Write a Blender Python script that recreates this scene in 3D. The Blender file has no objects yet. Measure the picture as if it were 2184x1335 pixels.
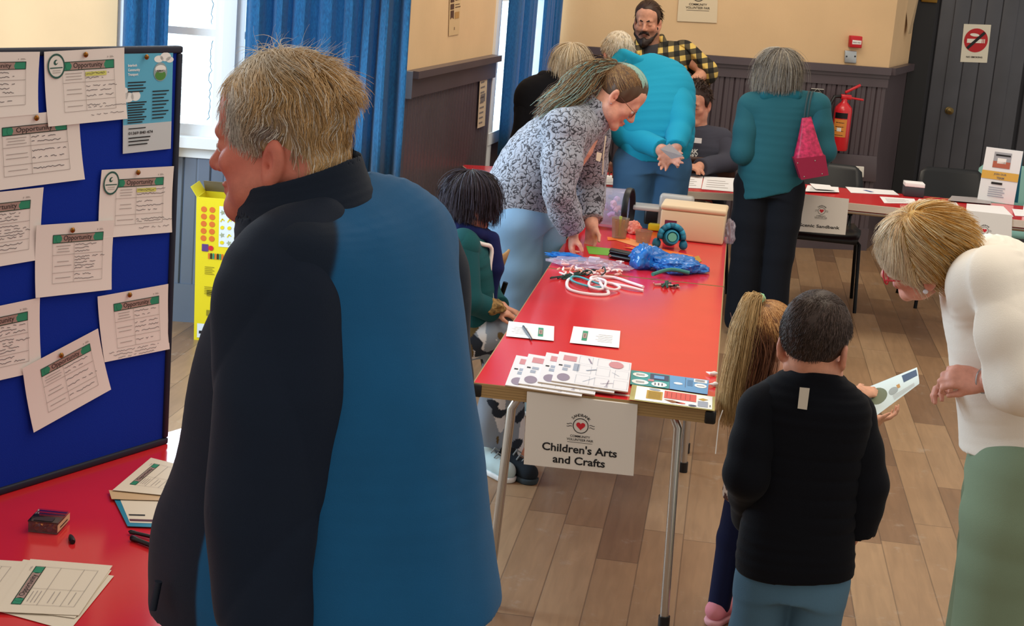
import bpy, bmesh, math, random
import numpy as np
from mathutils import Vector, Matrix
R_ = math.radians
S = bpy.context.scene
COL = S.collection
# ---------------------------------------------------------------- camera
FW, FH, FPX = 2184, 1335, 3545.5
CH, CP, CR = 1.945, R_(12.49), R_(4.79)          # height, pitch down, roll
cf = np.array([0, math.cos(CP), -math.sin(CP)]); cx0 = np.array([1., 0, 0]); cu0 = np.array([0, math.sin(CP), math.cos(CP)])
cr = math.cos(CR)*cx0 + math.sin(CR)*cu0; cu = -math.sin(CR)*cx0 + math.cos(CR)*cu0
EYE = np.array([0, 0, CH])
cam = bpy.data.cameras.new('camera'); co = bpy.data.objects.new('camera', cam); COL.objects.link(co)
cam.sensor_fit = 'HORIZONTAL'; cam.sensor_width = 36; cam.lens = 36*FPX/FW; cam.clip_end = 60
co.matrix_world = Matrix(((cr[0], cu[0], -cf[0], 0), (cr[1], cu[1], -cf[1], 0), (cr[2], cu[2], -cf[2], CH), (0, 0, 0, 1)))
S.camera = co
S.view_settings.view_transform = 'Standard'; S.view_settings.look = 'None'; S.view_settings.gamma = 1.0
S.view_settings.exposure = 0.0
S.cycles.max_bounces = 6; S.cycles.diffuse_bounces = 3; S.cycles.transparent_max_bounces = 8
# ---------------------------------------------------------------- sky and lamps
w = bpy.data.worlds.new('hall_daylight'); S.world = w; w.use_nodes = True
bg = w.node_tree.nodes['Background']; bg.inputs[0].default_value = (1.0, .93, .84, 1); bg.inputs[1].default_value = .68
def area(name, loc, to, sx, sy, power, col):
    l = bpy.data.lights.new(name, 'AREA'); l.shape = 'RECTANGLE'; l.size = sx; l.size_y = sy; l.energy = power; l.color = col
    o = bpy.data.objects.new(name, l); COL.objects.link(o); o.location = loc
    o.rotation_euler = (Vector(to)-Vector(loc)).to_track_quat('-Z', 'Y').to_euler(); return o
area('ceiling_lamp_light', (1.2, 5.0, 4.2), (1.2, 6.2, 0), 2.4, 2.4, 75, (1, .86, .68))
area('ceiling_lamp_light', (1.0, 9.2, 4.0), (1.2, 10.2, 0), 2.0, 1.6, 55, (1, .86, .68))
area('side_window_daylight', (-3.2, 5.8, 2.0), (0.6, 6.6, .8), 1.4, 2.0, 120, (.62, .82, 1))
area('window_daylight', (-1.3, 7.35, 1.7), (0.3, 5.5, .6), .9, 1.3, 30, (.6, .82, 1))

# ---------------------------------------------------------------- pixel -> place
def ray(px, py):
    return cf + (px-FW/2)/FPX*cr - (py-FH/2)/FPX*cu
def X(px, py, y=None, z=None, plane=None):
    d = ray(px, py)
    if plane is not None: t = float(np.dot(plane[0]-EYE, plane[1])/np.dot(d, plane[1]))
    elif z is not None: t = (z-CH)/d[2]
    else: t = y/d[1]
    return EYE + t*d
def unit(v):
    v = np.asarray(v, float); return v/np.linalg.norm(v)
V3 = lambda *a: np.array(a, float)
Z = V3(0, 0, 1)

# ---------------------------------------------------------------- materials
def lin(c):
    if isinstance(c, str): c = tuple(int(c[i:i+2], 16)/255 for i in (0, 2, 4))
    return tuple((v/12.92 if v <= .04045 else ((v+.055)/1.055)**2.4) for v in c[:3])+(1,)
MATS = {}
def nt(name):
    m = bpy.data.materials.new(name); m.use_nodes = True; t = m.node_tree
    return m, t, t.nodes['Principled BSDF']
def mat(name, col, rough=.6, metal=0, spec=.4, alpha=1, trans=0, emit=0, bump=None, vary=None, sheen=0):
    """vary=(scale, amount) mottles the colour, bump=(scale, strength) adds surface grain; both in object space"""
    if name in MATS: return MATS[name]
    m, t, b = nt(name); c = lin(col)
    b.inputs['Base Color'].default_value = c; b.inputs['Roughness'].default_value = rough; b.inputs['Metallic'].default_value = metal
    b.inputs['Specular IOR Level'].default_value = spec; b.inputs['Alpha'].default_value = alpha; b.inputs['Transmission Weight'].default_value = trans
    if sheen: b.inputs['Sheen Weight'].default_value = sheen; b.inputs['Sheen Roughness'].default_value = .5
    if emit: b.inputs['Emission Color'].default_value = c; b.inputs['Emission Strength'].default_value = emit
    tc = t.nodes.new('ShaderNodeTexCoord')
    if vary:
        n = t.nodes.new('ShaderNodeTexNoise'); n.inputs['Scale'].default_value = vary[0]; n.inputs['Detail'].default_value = 4
        t.links.new(tc.outputs['Object'], n.inputs['Vector'])
        r = t.nodes.new('ShaderNodeMapRange'); r.inputs[1].default_value = .3; r.inputs[2].default_value = .7; r.inputs[3].default_value = 1-vary[1]; r.inputs[4].default_value = 1+vary[1]
        t.links.new(n.outputs[0], r.inputs[0])
        x = t.nodes.new('ShaderNodeVectorMath'); x.operation = 'SCALE'; x.inputs[0].default_value = c[:3]
        t.links.new(r.outputs[0], x.inputs['Scale']); t.links.new(x.outputs[0], b.inputs['Base Color'])
    if bump:
        n = t.nodes.new('ShaderNodeTexNoise'); n.inputs['Scale'].default_value = bump[0]; n.inputs['Detail'].default_value = 3
        t.links.new(tc.outputs['Object'], n.inputs['Vector'])
        u = t.nodes.new('ShaderNodeBump'); u.inputs['Strength'].default_value = bump[1]; u.inputs['Distance'].default_value = .01
        t.links.new(n.outputs[0], u.inputs['Height']); t.links.new(u.outputs[0], b.inputs['Normal'])
    MATS[name] = m; return m
def vmat(name, rough=.7, spec=.3, bump=None, sss=0, sheen=0, mul=None):
    """colour comes from the mesh's 'tint' attribute (cloth panels, skin, hair strands)"""
    if name in MATS: return MATS[name]
    m, t, b = nt(name); a = t.nodes.new('ShaderNodeAttribute'); a.attribute_name = 'tint'
    if mul:
        tc = t.nodes.new('ShaderNodeTexCoord'); n = t.nodes.new('ShaderNodeTexNoise'); n.inputs['Scale'].default_value = mul[0]; n.inputs['Detail'].default_value = 5; t.links.new(tc.outputs['Object'], n.inputs['Vector'])
        r = t.nodes.new('ShaderNodeMapRange'); r.inputs[1].default_value = .3; r.inputs[2].default_value = .7; r.inputs[3].default_value = 1-mul[1]; r.inputs[4].default_value = 1+mul[1]; t.links.new(n.outputs[0], r.inputs[0])
        x = t.nodes.new('ShaderNodeVectorMath'); x.operation = 'SCALE'; t.links.new(a.outputs['Color'], x.inputs[0]); t.links.new(r.outputs[0], x.inputs['Scale']); t.links.new(x.outputs[0], b.inputs['Base Color'])
    else: t.links.new(a.outputs['Color'], b.inputs['Base Color'])
    b.inputs['Roughness'].default_value = rough; b.inputs['Specular IOR Level'].default_value = spec
    if sss: b.inputs['Subsurface Weight'].default_value = sss; b.inputs['Subsurface Radius'].default_value = (.012, .005, .003); b.inputs['Subsurface Scale'].default_value = .6
    if sheen: b.inputs['Sheen Weight'].default_value = sheen; b.inputs['Sheen Roughness'].default_value = .4
    if bump:
        tc = t.nodes.new('ShaderNodeTexCoord'); n = t.nodes.new('ShaderNodeTexNoise'); n.inputs['Scale'].default_value = bump[0]; n.inputs['Detail'].default_value = 3
        t.links.new(tc.outputs['Object'], n.inputs['Vector'])
        u = t.nodes.new('ShaderNodeBump'); u.inputs['Strength'].default_value = bump[1]; u.inputs['Distance'].default_value = .01
        t.links.new(n.outputs[0], u.inputs['Height']); t.links.new(u.outputs[0], b.inputs['Normal'])
    MATS[name] = m; return m

# ---------------------------------------------------------------- mesh helpers
class MB:
    """gathers shapes (with a material each) and links them as ONE mesh object"""
    def __init__(s): s.v = []; s.f = []; s.m = []; s.mats = []; s.sm = []
    def mi(s, m):
        if m not in s.mats: s.mats.append(m)
        return s.mats.index(m)
    def add(s, vs, fs, m, smooth=False):
        k = len(s.v); s.v += [tuple(map(float, p)) for p in vs]; i = s.mi(m)
        for f in fs: s.f.append(tuple(k+j for j in f)); s.m.append(i); s.sm.append(smooth)
        return s
    def hexa(s, c, m):        # 8 corners: bottom loop, top loop
        return s.add(c, [(3, 2, 1, 0), (4, 5, 6, 7), (0, 1, 5, 4), (1, 2, 6, 5), (2, 3, 7, 6), (3, 0, 4, 7)], m)
    def box(s, o, u, v, n, m):   # origin corner and three edge vectors
        o, u, v, n = map(np.asarray, (o, u, v, n)); return s.hexa([o, o+u, o+u+v, o+v, o+n, o+u+n, o+u+v+n, o+v+n], m)
    def bbox(s, lo, hi, m): return s.box(lo, (hi[0]-lo[0], 0, 0), (0, hi[1]-lo[1], 0), (0, 0, hi[2]-lo[2]), m)
    def rbox(s, o, u, v, n, m, r=.004, seg=2):  # bevelled box
        b = bmesh.new(); o, u, v, n = map(np.asarray, (o, u, v, n))
        vs = [b.verts.new(p) for p in (o, o+u, o+u+v, o+v, o+n, o+u+n, o+u+v+n, o+v+n)]
        for f in ((3, 2, 1, 0), (4, 5, 6, 7), (0, 1, 5, 4), (1, 2, 6, 5), (2, 3, 7, 6), (3, 0, 4, 7)): b.faces.new([vs[i] for i in f])
        bmesh.ops.recalc_face_normals(b, faces=b.faces)
        bmesh.ops.bevel(b, geom=list(b.edges), offset=r, segments=seg, affect='EDGES', profile=.5)
        b.verts.index_update(); s.add([q.co for q in b.verts], [[q.index for q in f.verts] for f in b.faces], m, True); b.free(); return s
    def tube(s, pts, r, m, n=10, cap=True, smooth=True):
        pts = [np.asarray(p, float) for p in pts]; rr = r if hasattr(r, '__len__') else [r]*len(pts); vs = []; fs = []; a = None
        for i, p in enumerate(pts):
            d = unit(pts[min(i+1, len(pts)-1)]-pts[max(i-1, 0)])
            if a is None: a = unit(np.cross(d, Z if abs(d[2]) < .9 else V3(1, 0, 0)))
            else: a = unit(a-d*np.dot(a, d))
            b = np.cross(d, a)
            for k in range(n): t = 2*math.pi*k/n; vs.append(p+rr[i]*(a*math.cos(t)+b*math.sin(t)))
        for i in range(len(pts)-1):
            for k in range(n): fs.append((i*n+k, i*n+(k+1) % n, (i+1)*n+(k+1) % n, (i+1)*n+k))
        if cap: fs.append(tuple(range(n))[::-1]); fs.append(tuple((len(pts)-1)*n+k for k in range(n)))
        return s.add(vs, fs, m, smooth)
    def lathe(s, c, prof, m, ax=Z, n=24):   # prof = [(r, h)...] along axis
        ax = unit(ax); a = unit(np.cross(ax, V3(0, 1, 0) if abs(ax[1]) < .9 else V3(1, 0, 0))); b = np.cross(ax, a); c = np.asarray(c); vs = []; fs = []
        for r, h in prof:
            for k in range(n): t = 2*math.pi*k/n; vs.append(c+ax*h+max(r, 1e-4)*(a*math.cos(t)+b*math.sin(t)))
        for i in range(len(prof)-1):
            for k in range(n): fs.append((i*n+k, i*n+(k+1) % n, (i+1)*n+(k+1) % n, (i+1)*n+k))
        return s.add(vs, fs, m, True)
    def build(s, name, parent=None, loc=None, **props):
        o = np.zeros(3)
        if parent is not None: o = np.array(parent['_o'])
        me = bpy.data.meshes.new(name); me.from_pydata([tuple(np.subtract(p, o)) for p in s.v], [], s.f)
        for m in s.mats: me.materials.append(m)
        me.polygons.foreach_set('material_index', s.m); me.polygons.foreach_set('use_smooth', s.sm); me.update()
        ob = bpy.data.objects.new(name, me); COL.objects.link(ob)
        if parent is not None: ob.parent = parent
        for k, v in props.items(): ob[k] = v
        if any(s.sm):
            try: me.set_sharp_from_angle(angle=R_(50))
            except Exception: pass
        # children of a mesh share its origin
        ob['_o'] = list(o); return ob
def thing(name, label, cat, loc=(0, 0, 0), group=None):
    o = bpy.data.objects.new(name, None); COL.objects.link(o); o.location = tuple(map(float, loc)); o.empty_display_size = .05
    o['label'] = label; o['category'] = cat; o['_o'] = [float(v) for v in loc]
    if group: o['group'] = group
    return o
def tag(o, label, cat, group=None):
    o['label'] = label; o['category'] = cat
    if group: o['group'] = group
    return o
def struct(o): o['kind'] = 'structure'; return o
# text as mesh
TXT = {}
def text(s, bold=0):
    k = (s, bold)
    if k not in TXT:
        c = bpy.data.curves.new('t', 'FONT'); c.body = s; c.size = 1; c.offset = bold; c.resolution_u = 3
        o = bpy.data.objects.new('t', c); me = bpy.data.meshes.new_from_object(o)
        v = np.array([q.co for q in me.vertices]).reshape(-1, 3)[:, :2]; f = [tuple(p.vertices) for p in me.polygons]
        bpy.data.objects.remove(o); bpy.data.curves.remove(c); bpy.data.meshes.remove(me); TXT[k] = (v, f)
    return TXT[k]
# flat printed sheets: four corners in space, print in sheet metres (origin bottom left)
class Sheet:
    def __init__(s, TL, TR, BR, BL, bend=0, lift=.0004, thick=.0004, base=None, wave=0):
        s.c = [np.asarray(p, float) for p in (TL, TR, BR, BL)]; s.w = (np.linalg.norm(s.c[1]-s.c[0])+np.linalg.norm(s.c[2]-s.c[3]))/2
        s.h = (np.linalg.norm(s.c[0]-s.c[3])+np.linalg.norm(s.c[1]-s.c[2]))/2
        s.n = unit(np.cross(s.c[1]-s.c[0], s.c[0]-s.c[3])); s.bend = bend; s.wave = wave; s.lift = lift; s.k = 1; s.mb = MB()
        base = base or mat('white_paper', 'f1eee8', .7, spec=.2)
        N = 8 if (bend or wave) else 1; vs = []; fs = []
        for q in (0, 1):
            for i in range(N+1):
                for j in range(N+1): vs.append(s.p(s.w*i/N, s.h*j/N, -thick*q))
        K = (N+1)**2
        for i in range(N):
            for j in range(N):
                a = i*(N+1)+j; fs.append((a, a+N+1, a+N+2, a+1)); fs.append((K+a, K+a+1, K+a+N+2, K+a+N+1))
        for i in range(N):
            for a, b in ((i, i+1), (N*(N+1)+i+1, N*(N+1)+i), ((i+1)*(N+1), i*(N+1)), (i*(N+1)+N, (i+1)*(N+1)+N)): fs.append((a, b, K+b, K+a))
        s.mb.add(vs, fs, base, bool(bend or wave))
    def p(s, x, y, up=0):
        a, b = x/s.w, y/s.h; q = (s.c[3]*(1-a)+s.c[2]*a)*(1-b)+(s.c[0]*(1-a)+s.c[1]*a)*b
        d = s.bend*4*(b-.5)**2 + s.wave*math.sin(2.2*a*3.1+b*2)
        return q+s.n*(d+up)
    def poly(s, pts, m, z=None):
        z = z or s.lift*s.k; s.mb.add([s.p(x, y, z) for x, y in pts], [tuple(range(len(pts)))], m); return s
    def up(s): s.k += 1; return s
    def rect(s, x0, y0, x1, y1, m):
        N = 6 if (s.bend or s.wave) else 1; vs = []; fs = []
        for i in range(N+1):
            for j in range(N+1): vs.append(s.p(x0+(x1-x0)*i/N, y0+(y1-y0)*j/N, s.lift*s.k))
        for i in range(N):
            for j in range(N): a = i*(N+1)+j; fs.append((a, a+N+1, a+N+2, a+1))
        s.mb.add(vs, fs, m); return s
    def ell(s, x, y, rx, ry, m, n=20, rot=0):
        c, q = math.cos(rot), math.sin(rot)
        return s.poly([(x+rx*math.cos(2*math.pi*k/n)*c-ry*math.sin(2*math.pi*k/n)*q, y+rx*math.cos(2*math.pi*k/n)*q+ry*math.sin(2*math.pi*k/n)*c) for k in range(n)], m)
    def ring(s, x, y, r, t, m, n=28, ry=None):
        ry = ry or r; vs = []; fs = []
        for k in range(n):
            a = 2*math.pi*k/n
            for f in (1, 1-t/r): vs.append(s.p(x+r*f*math.cos(a), y+ry*f*math.sin(a), s.lift*s.k))
        for k in range(n): a = 2*k; b = 2*((k+1) % n); fs.append((a, b, b+1, a+1))
        s.mb.add(vs, fs, m); return s
    def line(s, pts, wd, m):
        for (a, b), (c, d) in zip(pts[:-1], pts[1:]):
            L = math.hypot(c-a, d-b) or 1; nx, ny = -(d-b)/L*wd/2, (c-a)/L*wd/2
            s.poly([(a+nx, b+ny), (a-nx, b-ny), (c-nx, d-ny), (c+nx, d+ny)], m)
        return s
    def text(s, t, x, y, size, m, al='c', bold=0, sx=1, fit=None, rot=0):
        v, f = text(t, bold)
        if not len(v): return s
        w0 = v[:, 0].max()-v[:, 0].min(); k = size*sx
        if fit: k = fit/w0
        off = {'c': -(v[:, 0].max()+v[:, 0].min())/2, 'l': -v[:, 0].min(), 'r': -v[:, 0].max()}[al]
        c, q = math.cos(rot), math.sin(rot); px = (v[:, 0]+off)*k; py = v[:, 1]*size
        s.mb.add([s.p(x+a*c-b*q, y+a*q+b*c, s.lift*s.k) for a, b in zip(px, py)], f, m); return s
    def arctext(s, t, x, y, r, size, m, span, bold=.01):
        n = len(t)
        for i, ch in enumerate(t):
            a = math.pi/2+span/2-span*(i+.5)/n; s.text(ch, x+r*math.cos(a), y+r*math.sin(a), size, m, rot=a-math.pi/2, bold=bold)
        return s
    def scrib(s, x, y, L, hgt, m, rnd, wd=.0008):
        """a wavering pen line standing for one illegible line of writing"""
        n = max(4, int(L/.004)); xx = x; seg = []
        for i in range(n+1):
            if rnd.random() < .12 and len(seg) > 2: s.line(seg, wd, m); seg = []; continue
            seg.append((x+L*i/n, y+rnd.uniform(-.5, .5)*hgt))
        if len(seg) > 1: s.line(seg, wd, m)
        return s
    def build(s, name, label=None, cat=None, group=None, parent=None):
        o = s.mb.build(name, parent)
        if label: tag(o, label, cat, group)
        return o
# ================================================================ ROOM
CREAM = mat('cream_wall_paint', 'e2c094', .75, spec=.25, vary=(2.5, .05), bump=(60, .05))
DADO = mat('brown_grey_gloss_paint', '554a4f', .38, spec=.5, vary=(3, .1))
BLUELIT = mat('dado_paint_blue_lit', '6b7688', .4, spec=.5, vary=(3, .08))  # dado paint again, the window's blue light put into its colour
WHITEPAINT = mat('white_gloss_paint', 'eef2f4', .35)
DARKDOOR = mat('dark_grey_door_paint', '4a4c53', .42, vary=(4, .1))
SOCKETW = mat('white_plastic', 'e8e4da', .35)
BLACK = mat('black_plastic', '121214', .4)
INK = mat('black_ink', '1b1a1d', .7)
GREYINK = mat('grey_ink', '77716f', .8)
RED = mat('red_print', 'cf2230', .6)

# floor of oak boards running along the craft table
def floor_mat():
    m, t, b = nt('oak_boards'); N = t.nodes.new; L = t.links.new
    tc = N('ShaderNodeTexCoord'); mp = N('ShaderNodeMapping'); mp.inputs['Rotation'].default_value = (0, 0, R_(6.85)); L(tc.outputs['Object'], mp.inputs['Vector'])
    sp = N('ShaderNodeSeparateXYZ'); L(mp.outputs[0], sp.inputs[0])
    def ma(op, a, bb=None, c=None):
        n = N('ShaderNodeMath'); n.operation = op
        for i, q in enumerate((a, bb, c)):
            if q is None: continue
            if isinstance(q, (int, float)): n.inputs[i].default_value = q
            else: L(q, n.inputs[i])
        return n.outputs[0]
    u = ma('DIVIDE', sp.outputs[0], .138); row = ma('FLOOR', u); fu = ma('FRACT', u)
    wn = N('ShaderNodeTexWhiteNoise'); wn.noise_dimensions = '1D'; L(row, wn.inputs['W'])
    v = ma('ADD', ma('DIVIDE', sp.outputs[1], .95), ma('MULTIPLY', wn.outputs['Value'], 7.3)); fv = ma('FRACT', v)
    cid = ma('ADD', ma('MULTIPLY', row, 13.7), ma('FLOOR', v)); w2 = N('ShaderNodeTexWhiteNoise'); w2.noise_dimensions = '1D'; L(cid, w2.inputs['W'])
    ramp = N('ShaderNodeValToRGB'); e = ramp.color_ramp.elements; e[0].color = lin('7a5d45'); e[1].color = lin('a98967'); e.new(.5).color = lin('947252'); L(w2.outputs['Value'], ramp.inputs[0])
    mp2 = N('ShaderNodeMapping'); mp2.inputs['Scale'].default_value = (14, 1.3, 1); L(mp.outputs[0], mp2.inputs['Vector'])
    ad = N('ShaderNodeVectorMath'); ad.operation = 'ADD'; L(mp2.outputs[0], ad.inputs[0]); L(w2.outputs['Color'], ad.inputs[1])
    gr = N('ShaderNodeTexNoise'); gr.inputs['Scale'].default_value = 3; gr.inputs['Detail'].default_value = 6; gr.inputs['Distortion'].default_value = .6; L(ad.outputs[0], gr.inputs['Vector'])
    wear = N('ShaderNodeTexNoise'); wear.inputs['Scale'].default_value = 1.6; wear.inputs['Detail'].default_value = 6; wear.inputs['Roughness'].default_value = .7; L(tc.outputs['Object'], wear.inputs['Vector'])
    g2 = ma('ADD', ma('MULTIPLY', gr.outputs[0], .5), ma('MULTIPLY', wear.outputs[0], .35)); g3 = ma('ADD', g2, .58)
    seam = ma('MINIMUM', ma('MINIMUM', fu, ma('SUBTRACT', 1, fu)), ma('MULTIPLY', ma('MINIMUM', fv, ma('SUBTRACT', 1, fv)), 6.5))
    sr = N('ShaderNodeMapRange'); sr.inputs[1].default_value = .006; sr.inputs[2].default_value = .022; sr.inputs[3].default_value = .55; sr.inputs[4].default_value = 1; L(seam, sr.inputs[0])
    tot = ma('MULTIPLY', g3, sr.outputs[0])
    sc = N('ShaderNodeVectorMath'); sc.operation = 'SCALE'; L(ramp.outputs[0], sc.inputs[0]); L(tot, sc.inputs['Scale']); sf = N('ShaderNodeTexNoise'); sf.inputs['Scale'].default_value = 7; sf.inputs['Detail'].default_value = 9; sf.inputs['Roughness'].default_value = .75; L(mp.outputs[0], sf.inputs['Vector'])
    sm = N('ShaderNodeMapRange'); sm.inputs[1].default_value = .58; sm.inputs[2].default_value = .70; sm.inputs[3].default_value = 0; sm.inputs[4].default_value = .5; L(sf.outputs[0], sm.inputs[0])
    mx = N('ShaderNodeMix'); mx.data_type = 'RGBA'; L(sm.outputs[0], mx.inputs[0]); L(sc.outputs[0], mx.inputs[6]); mx.inputs[7].default_value = lin('b5a796'); L(mx.outputs[2], b.inputs['Base Color'])
    rr = N('ShaderNodeMapRange'); rr.inputs[3].default_value = .22; rr.inputs[4].default_value = .5; L(wear.outputs[0], rr.inputs[0]); L(rr.outputs[0], b.inputs['Roughness'])
    bu = N('ShaderNodeBump'); bu.inputs['Strength'].default_value = .25; bu.inputs['Distance'].default_value = .004; L(tot, bu.inputs['Height']); L(bu.outputs[0], b.inputs['Normal'])
    return m
struct(MB().bbox((-4, -1, -.05), (5.5, 14, 0), floor_mat()).build('floor'))

def boards(mb, a, b, z0, z1, m, nrm, bw=.075, depth=.012):
    """tongue and groove boarding between plan points a, b, projecting along nrm"""
    a = V3(*a, 0); b = V3(*b, 0); nrm = V3(*nrm, 0); L = np.linalg.norm(b-a); d = (b-a)/L; n = max(1, int(L/bw)); s = L/n; pts = []
    for i in range(n): pts += [(i*s, 0), (i*s+.007, depth), (i*s+s*.45, depth), (i*s+s*.5, depth*.75), (i*s+s*.55, depth), ((i+1)*s-.007, depth)]
    pts.append((L, 0)); vs = []
    for x, h in pts:
        for z in (z0, z1): q = a+d*x+nrm*h; vs.append((q[0], q[1], z))
    return mb.add(vs, [(2*i, 2*i+2, 2*i+3, 2*i+1) for i in range(len(pts)-1)], m)
def slab(mb, a, b, z0, z1, th, nrm, m):     # wall slab whose visible face runs a..b, thickness away from nrm
    a = V3(*a, z0); b = V3(*b, z0); n = V3(*nrm, 0); return mb.box(a, b-a, -n*th, (0, 0, z1-z0), m)
def bar(mb, a, b, z0, z1, d0, d1, nrm, m):
    a = V3(*a, z0); b = V3(*b, z0); n = V3(*nrm, 0); return mb.box(a+n*d0, b-a, n*(d1-d0), (0, 0, z1-z0), m)
def perp(a, b):
    d = unit((b[0]-a[0], b[1]-a[1])); return (d[1], -d[0])
RZ = 1.31                                   # dado rail top
P0 = (-.60, 8.04); P1 = (-.24, 9.73); P2 = (.08, 11.33); P3 = (2.50, 11.85); P4 = (2.82, 12.7)
PL = (-3.2, 7.88)
HT = 3.4
# back wall
nb = perp(P2, P3)
mb = MB(); slab(mb, P2, P3, 0, HT, .15, nb, CREAM); struct(mb.build('wall_back'))
mb = boards(MB(), P2, P3, .1, RZ-.02, DADO, nb); bar(mb, P2, P3, RZ-.14, RZ-.04, .01, .024, nb, DADO); bar(mb, P2, P3, RZ-.05, RZ, .0, .055, nb, DADO); bar(mb, P2, P3, RZ-.075, RZ-.05, .0, .035, nb, DADO); struct(mb.build('trim_1'))
mb = MB(); bar(mb, P2, P3, 0, .16, .0, .022, nb, DADO); struct(mb.build('baseboard_back'))
# return wall beside the doors
nr = (-perp(P3, P4)[0], -perp(P3, P4)[1]); nr = perp(P3, P4) if perp(P3, P4)[0] > 0 else nr
mb = MB(); slab(mb, P3, P4, RZ, HT, .12, nr, CREAM); slab(mb, P3, P4, 0, RZ, .12, nr, DADO); bar(mb, P3, P4, RZ-.05, RZ, 0, .05, nr, DADO); struct(mb.build('wall_right'))
# left return wall with the tall notice, then the curtained window
nl = perp(P0, P1); 
mb = MB(); slab(mb, P0, P1, 0, HT, .12, nl, CREAM); struct(mb.build('wall_left'))
mb = boards(MB(), P0, P1, .1, RZ-.02, DADO, nl, .06); bar(mb, P0, P1, RZ-.13, RZ-.03, .01, .03, nl, DADO); bar(mb, P0, P1, RZ-.035, RZ, 0, .06, nl, DADO); bar(mb, P0, P1, 0, .16, 0, .022, nl, DADO)
struct(mb.build('trim_2'))
# window wall of the alcove (faces the camera)
na = perp(PL, P0)
WX0, WX1 = -1.98, -.72; SILL = .915
def AP(x): t = (x-PL[0])/(P0[0]-PL[0]); return (x, PL[1]+(P0[1]-PL[1])*t)
mb = MB(); slab(mb, PL, AP(WX0), 0, HT, .2, na, CREAM); slab(mb, AP(WX1), P0, RZ, HT, .2, na, CREAM); slab(mb, AP(WX0), AP(WX1), 0, SILL-.03, .2, na, BLUELIT); slab(mb, AP(WX1), P0, 0, RZ, .2, na, BLUELIT); struct(mb.build('wall_alcove'))
mb = boards(MB(), PL, P0, .16, SILL-.03, BLUELIT, na, .13); boards(mb, AP(WX1), P0, SILL, RZ-.02, BLUELIT, na, .11); bar(mb, AP(WX1-.05), (P0[0]+.03, P0[1]), RZ-.13, RZ, .0, .05, na, BLUELIT); struct(mb.build('trim_3'))
mb = MB(); bar(mb, PL, P0, 0, .19, 0, .025, na, BLUELIT); struct(mb.build('baseboard_alcove'))
def pane_mat():
    m, t, b = nt('obscured_daylit_glass'); N = t.nodes.new; L = t.links.new
    tc = N('ShaderNodeTexCoord'); v = N('ShaderNodeTexVoronoi'); v.inputs['Scale'].default_value = 95; L(tc.outputs['Object'], v.inputs['Vector'])
    n = N('ShaderNodeTexNoise'); n.inputs['Scale'].default_value = 30; L(tc.outputs['Object'], n.inputs['Vector'])
    a = N('ShaderNodeMath'); a.operation = 'ADD'; L(v.outputs['Distance'], a.inputs[0]); L(n.outputs[0], a.inputs[1])
    r = N('ShaderNodeMapRange'); r.inputs[1].default_value = .3; r.inputs[2].default_value = 1.3; r.inputs[3].default_value = 5; r.inputs[4].default_value = 1.1; L(a.outputs[0], r.inputs[0])
    b.inputs['Base Color'].default_value = (.6, .8, .9, 1); b.inputs['Roughness'].default_value = .25
    b.inputs['Emission Color'].default_value = (.72, .90, 1, 1); L(r.outputs[0], b.inputs['Emission Strength']); return m
PANE = pane_mat(); LEAD = mat('etched_glass_border', '5f7f90', .5)
def window1():
    mb = MB(); d = V3(AP(WX1)[0]-AP(WX0)[0], AP(WX1)[1]-AP(WX0)[1], 0); L = np.linalg.norm(d); d /= L; n = V3(*na, 0); o = V3(*AP(WX0), 0)
    def B(x0, x1, z0, z1, d0, d1, m=WHITEPAINT): mb.box(o+d*x0+n*d0+Z*z0, d*(x1-x0), n*(d1-d0), (0, 0, z1-z0), m)
    st = [(0, .06), (.46, .60), (L-.07, L)]
    for a, b in st: B(a, b, SILL, HT, -.12, -.02)
    B(.50, .56, SILL, HT, -.03, .0)
    for a, b in ((.06, .46), (.60, L-.07)):
        B(a, b, SILL, SILL+.055, -.11, -.03); B(a, b, 1.395, 1.43, -.11, -.03); B(a, b, 2.0, 2.04, -.11, -.03)
    f = mb.build('window_1', kind='structure')
    mb = MB(); B(-.05, L+.02, SILL-.05, SILL, -.12, .06); B(-.03, L, SILL-.1, SILL-.05, 0, .02); mb.build('window_sill', f)
    rnd = random.Random(3)
    for a, b in ((.06, .46), (.60, L-.07)):
        for z0, z1 in ((SILL+.055, 1.395), (1.43, 2.0), (2.04, HT)):
            mb = MB(); B(a, b, z0, z1, -.08, -.074, PANE)
            # etched zigzag border
            for x in (a+.022, b-.022):
                z = z0+.02; pts = []
                while z < z1-.02: pts.append(o+d*(x+rnd.uniform(-.008, .008))+n*-.072+Z*z); z += .016
                mb.tube(pts, .0022, LEAD, 4, smooth=False)
            mb.build('pane', f)
window1()
def window2():
    a, b = V3(*P1, 0), V3(*P2, 0); d = b-a; L = np.linalg.norm(d); d /= L; n = V3(*nl, 0); mb = MB()
    def B(x0, x1, z0, z1, d0, d1, m=WHITEPAINT): mb.box(a+d*x0+n*d0+Z*z0, d*(x1-x0), n*(d1-d0), (0, 0, z1-z0), m)
    B(0, .10, .0, HT, -.1, .015); B(L-.1, L, .8, HT, -.1, -.02); B(.78, .84, .85, HT, -.09, -.03); B(0, L, .78, .85, -.1, .02)
    f = mb.build('window_2', kind='structure')
    for x0, x1 in ((.10, .78), (.84, L-.1)):
        for z0, z1 in ((.85, 1.6), (1.64, HT)):
            mb = MB(); B(x0, x1, z0, z1, -.07, -.064, PANE); mb.build('pane', f)
    mb = MB(); B(0, L, 0, .78, -.12, -.0, DADO); struct(mb.build('wall_left_window'))
window2()
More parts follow.
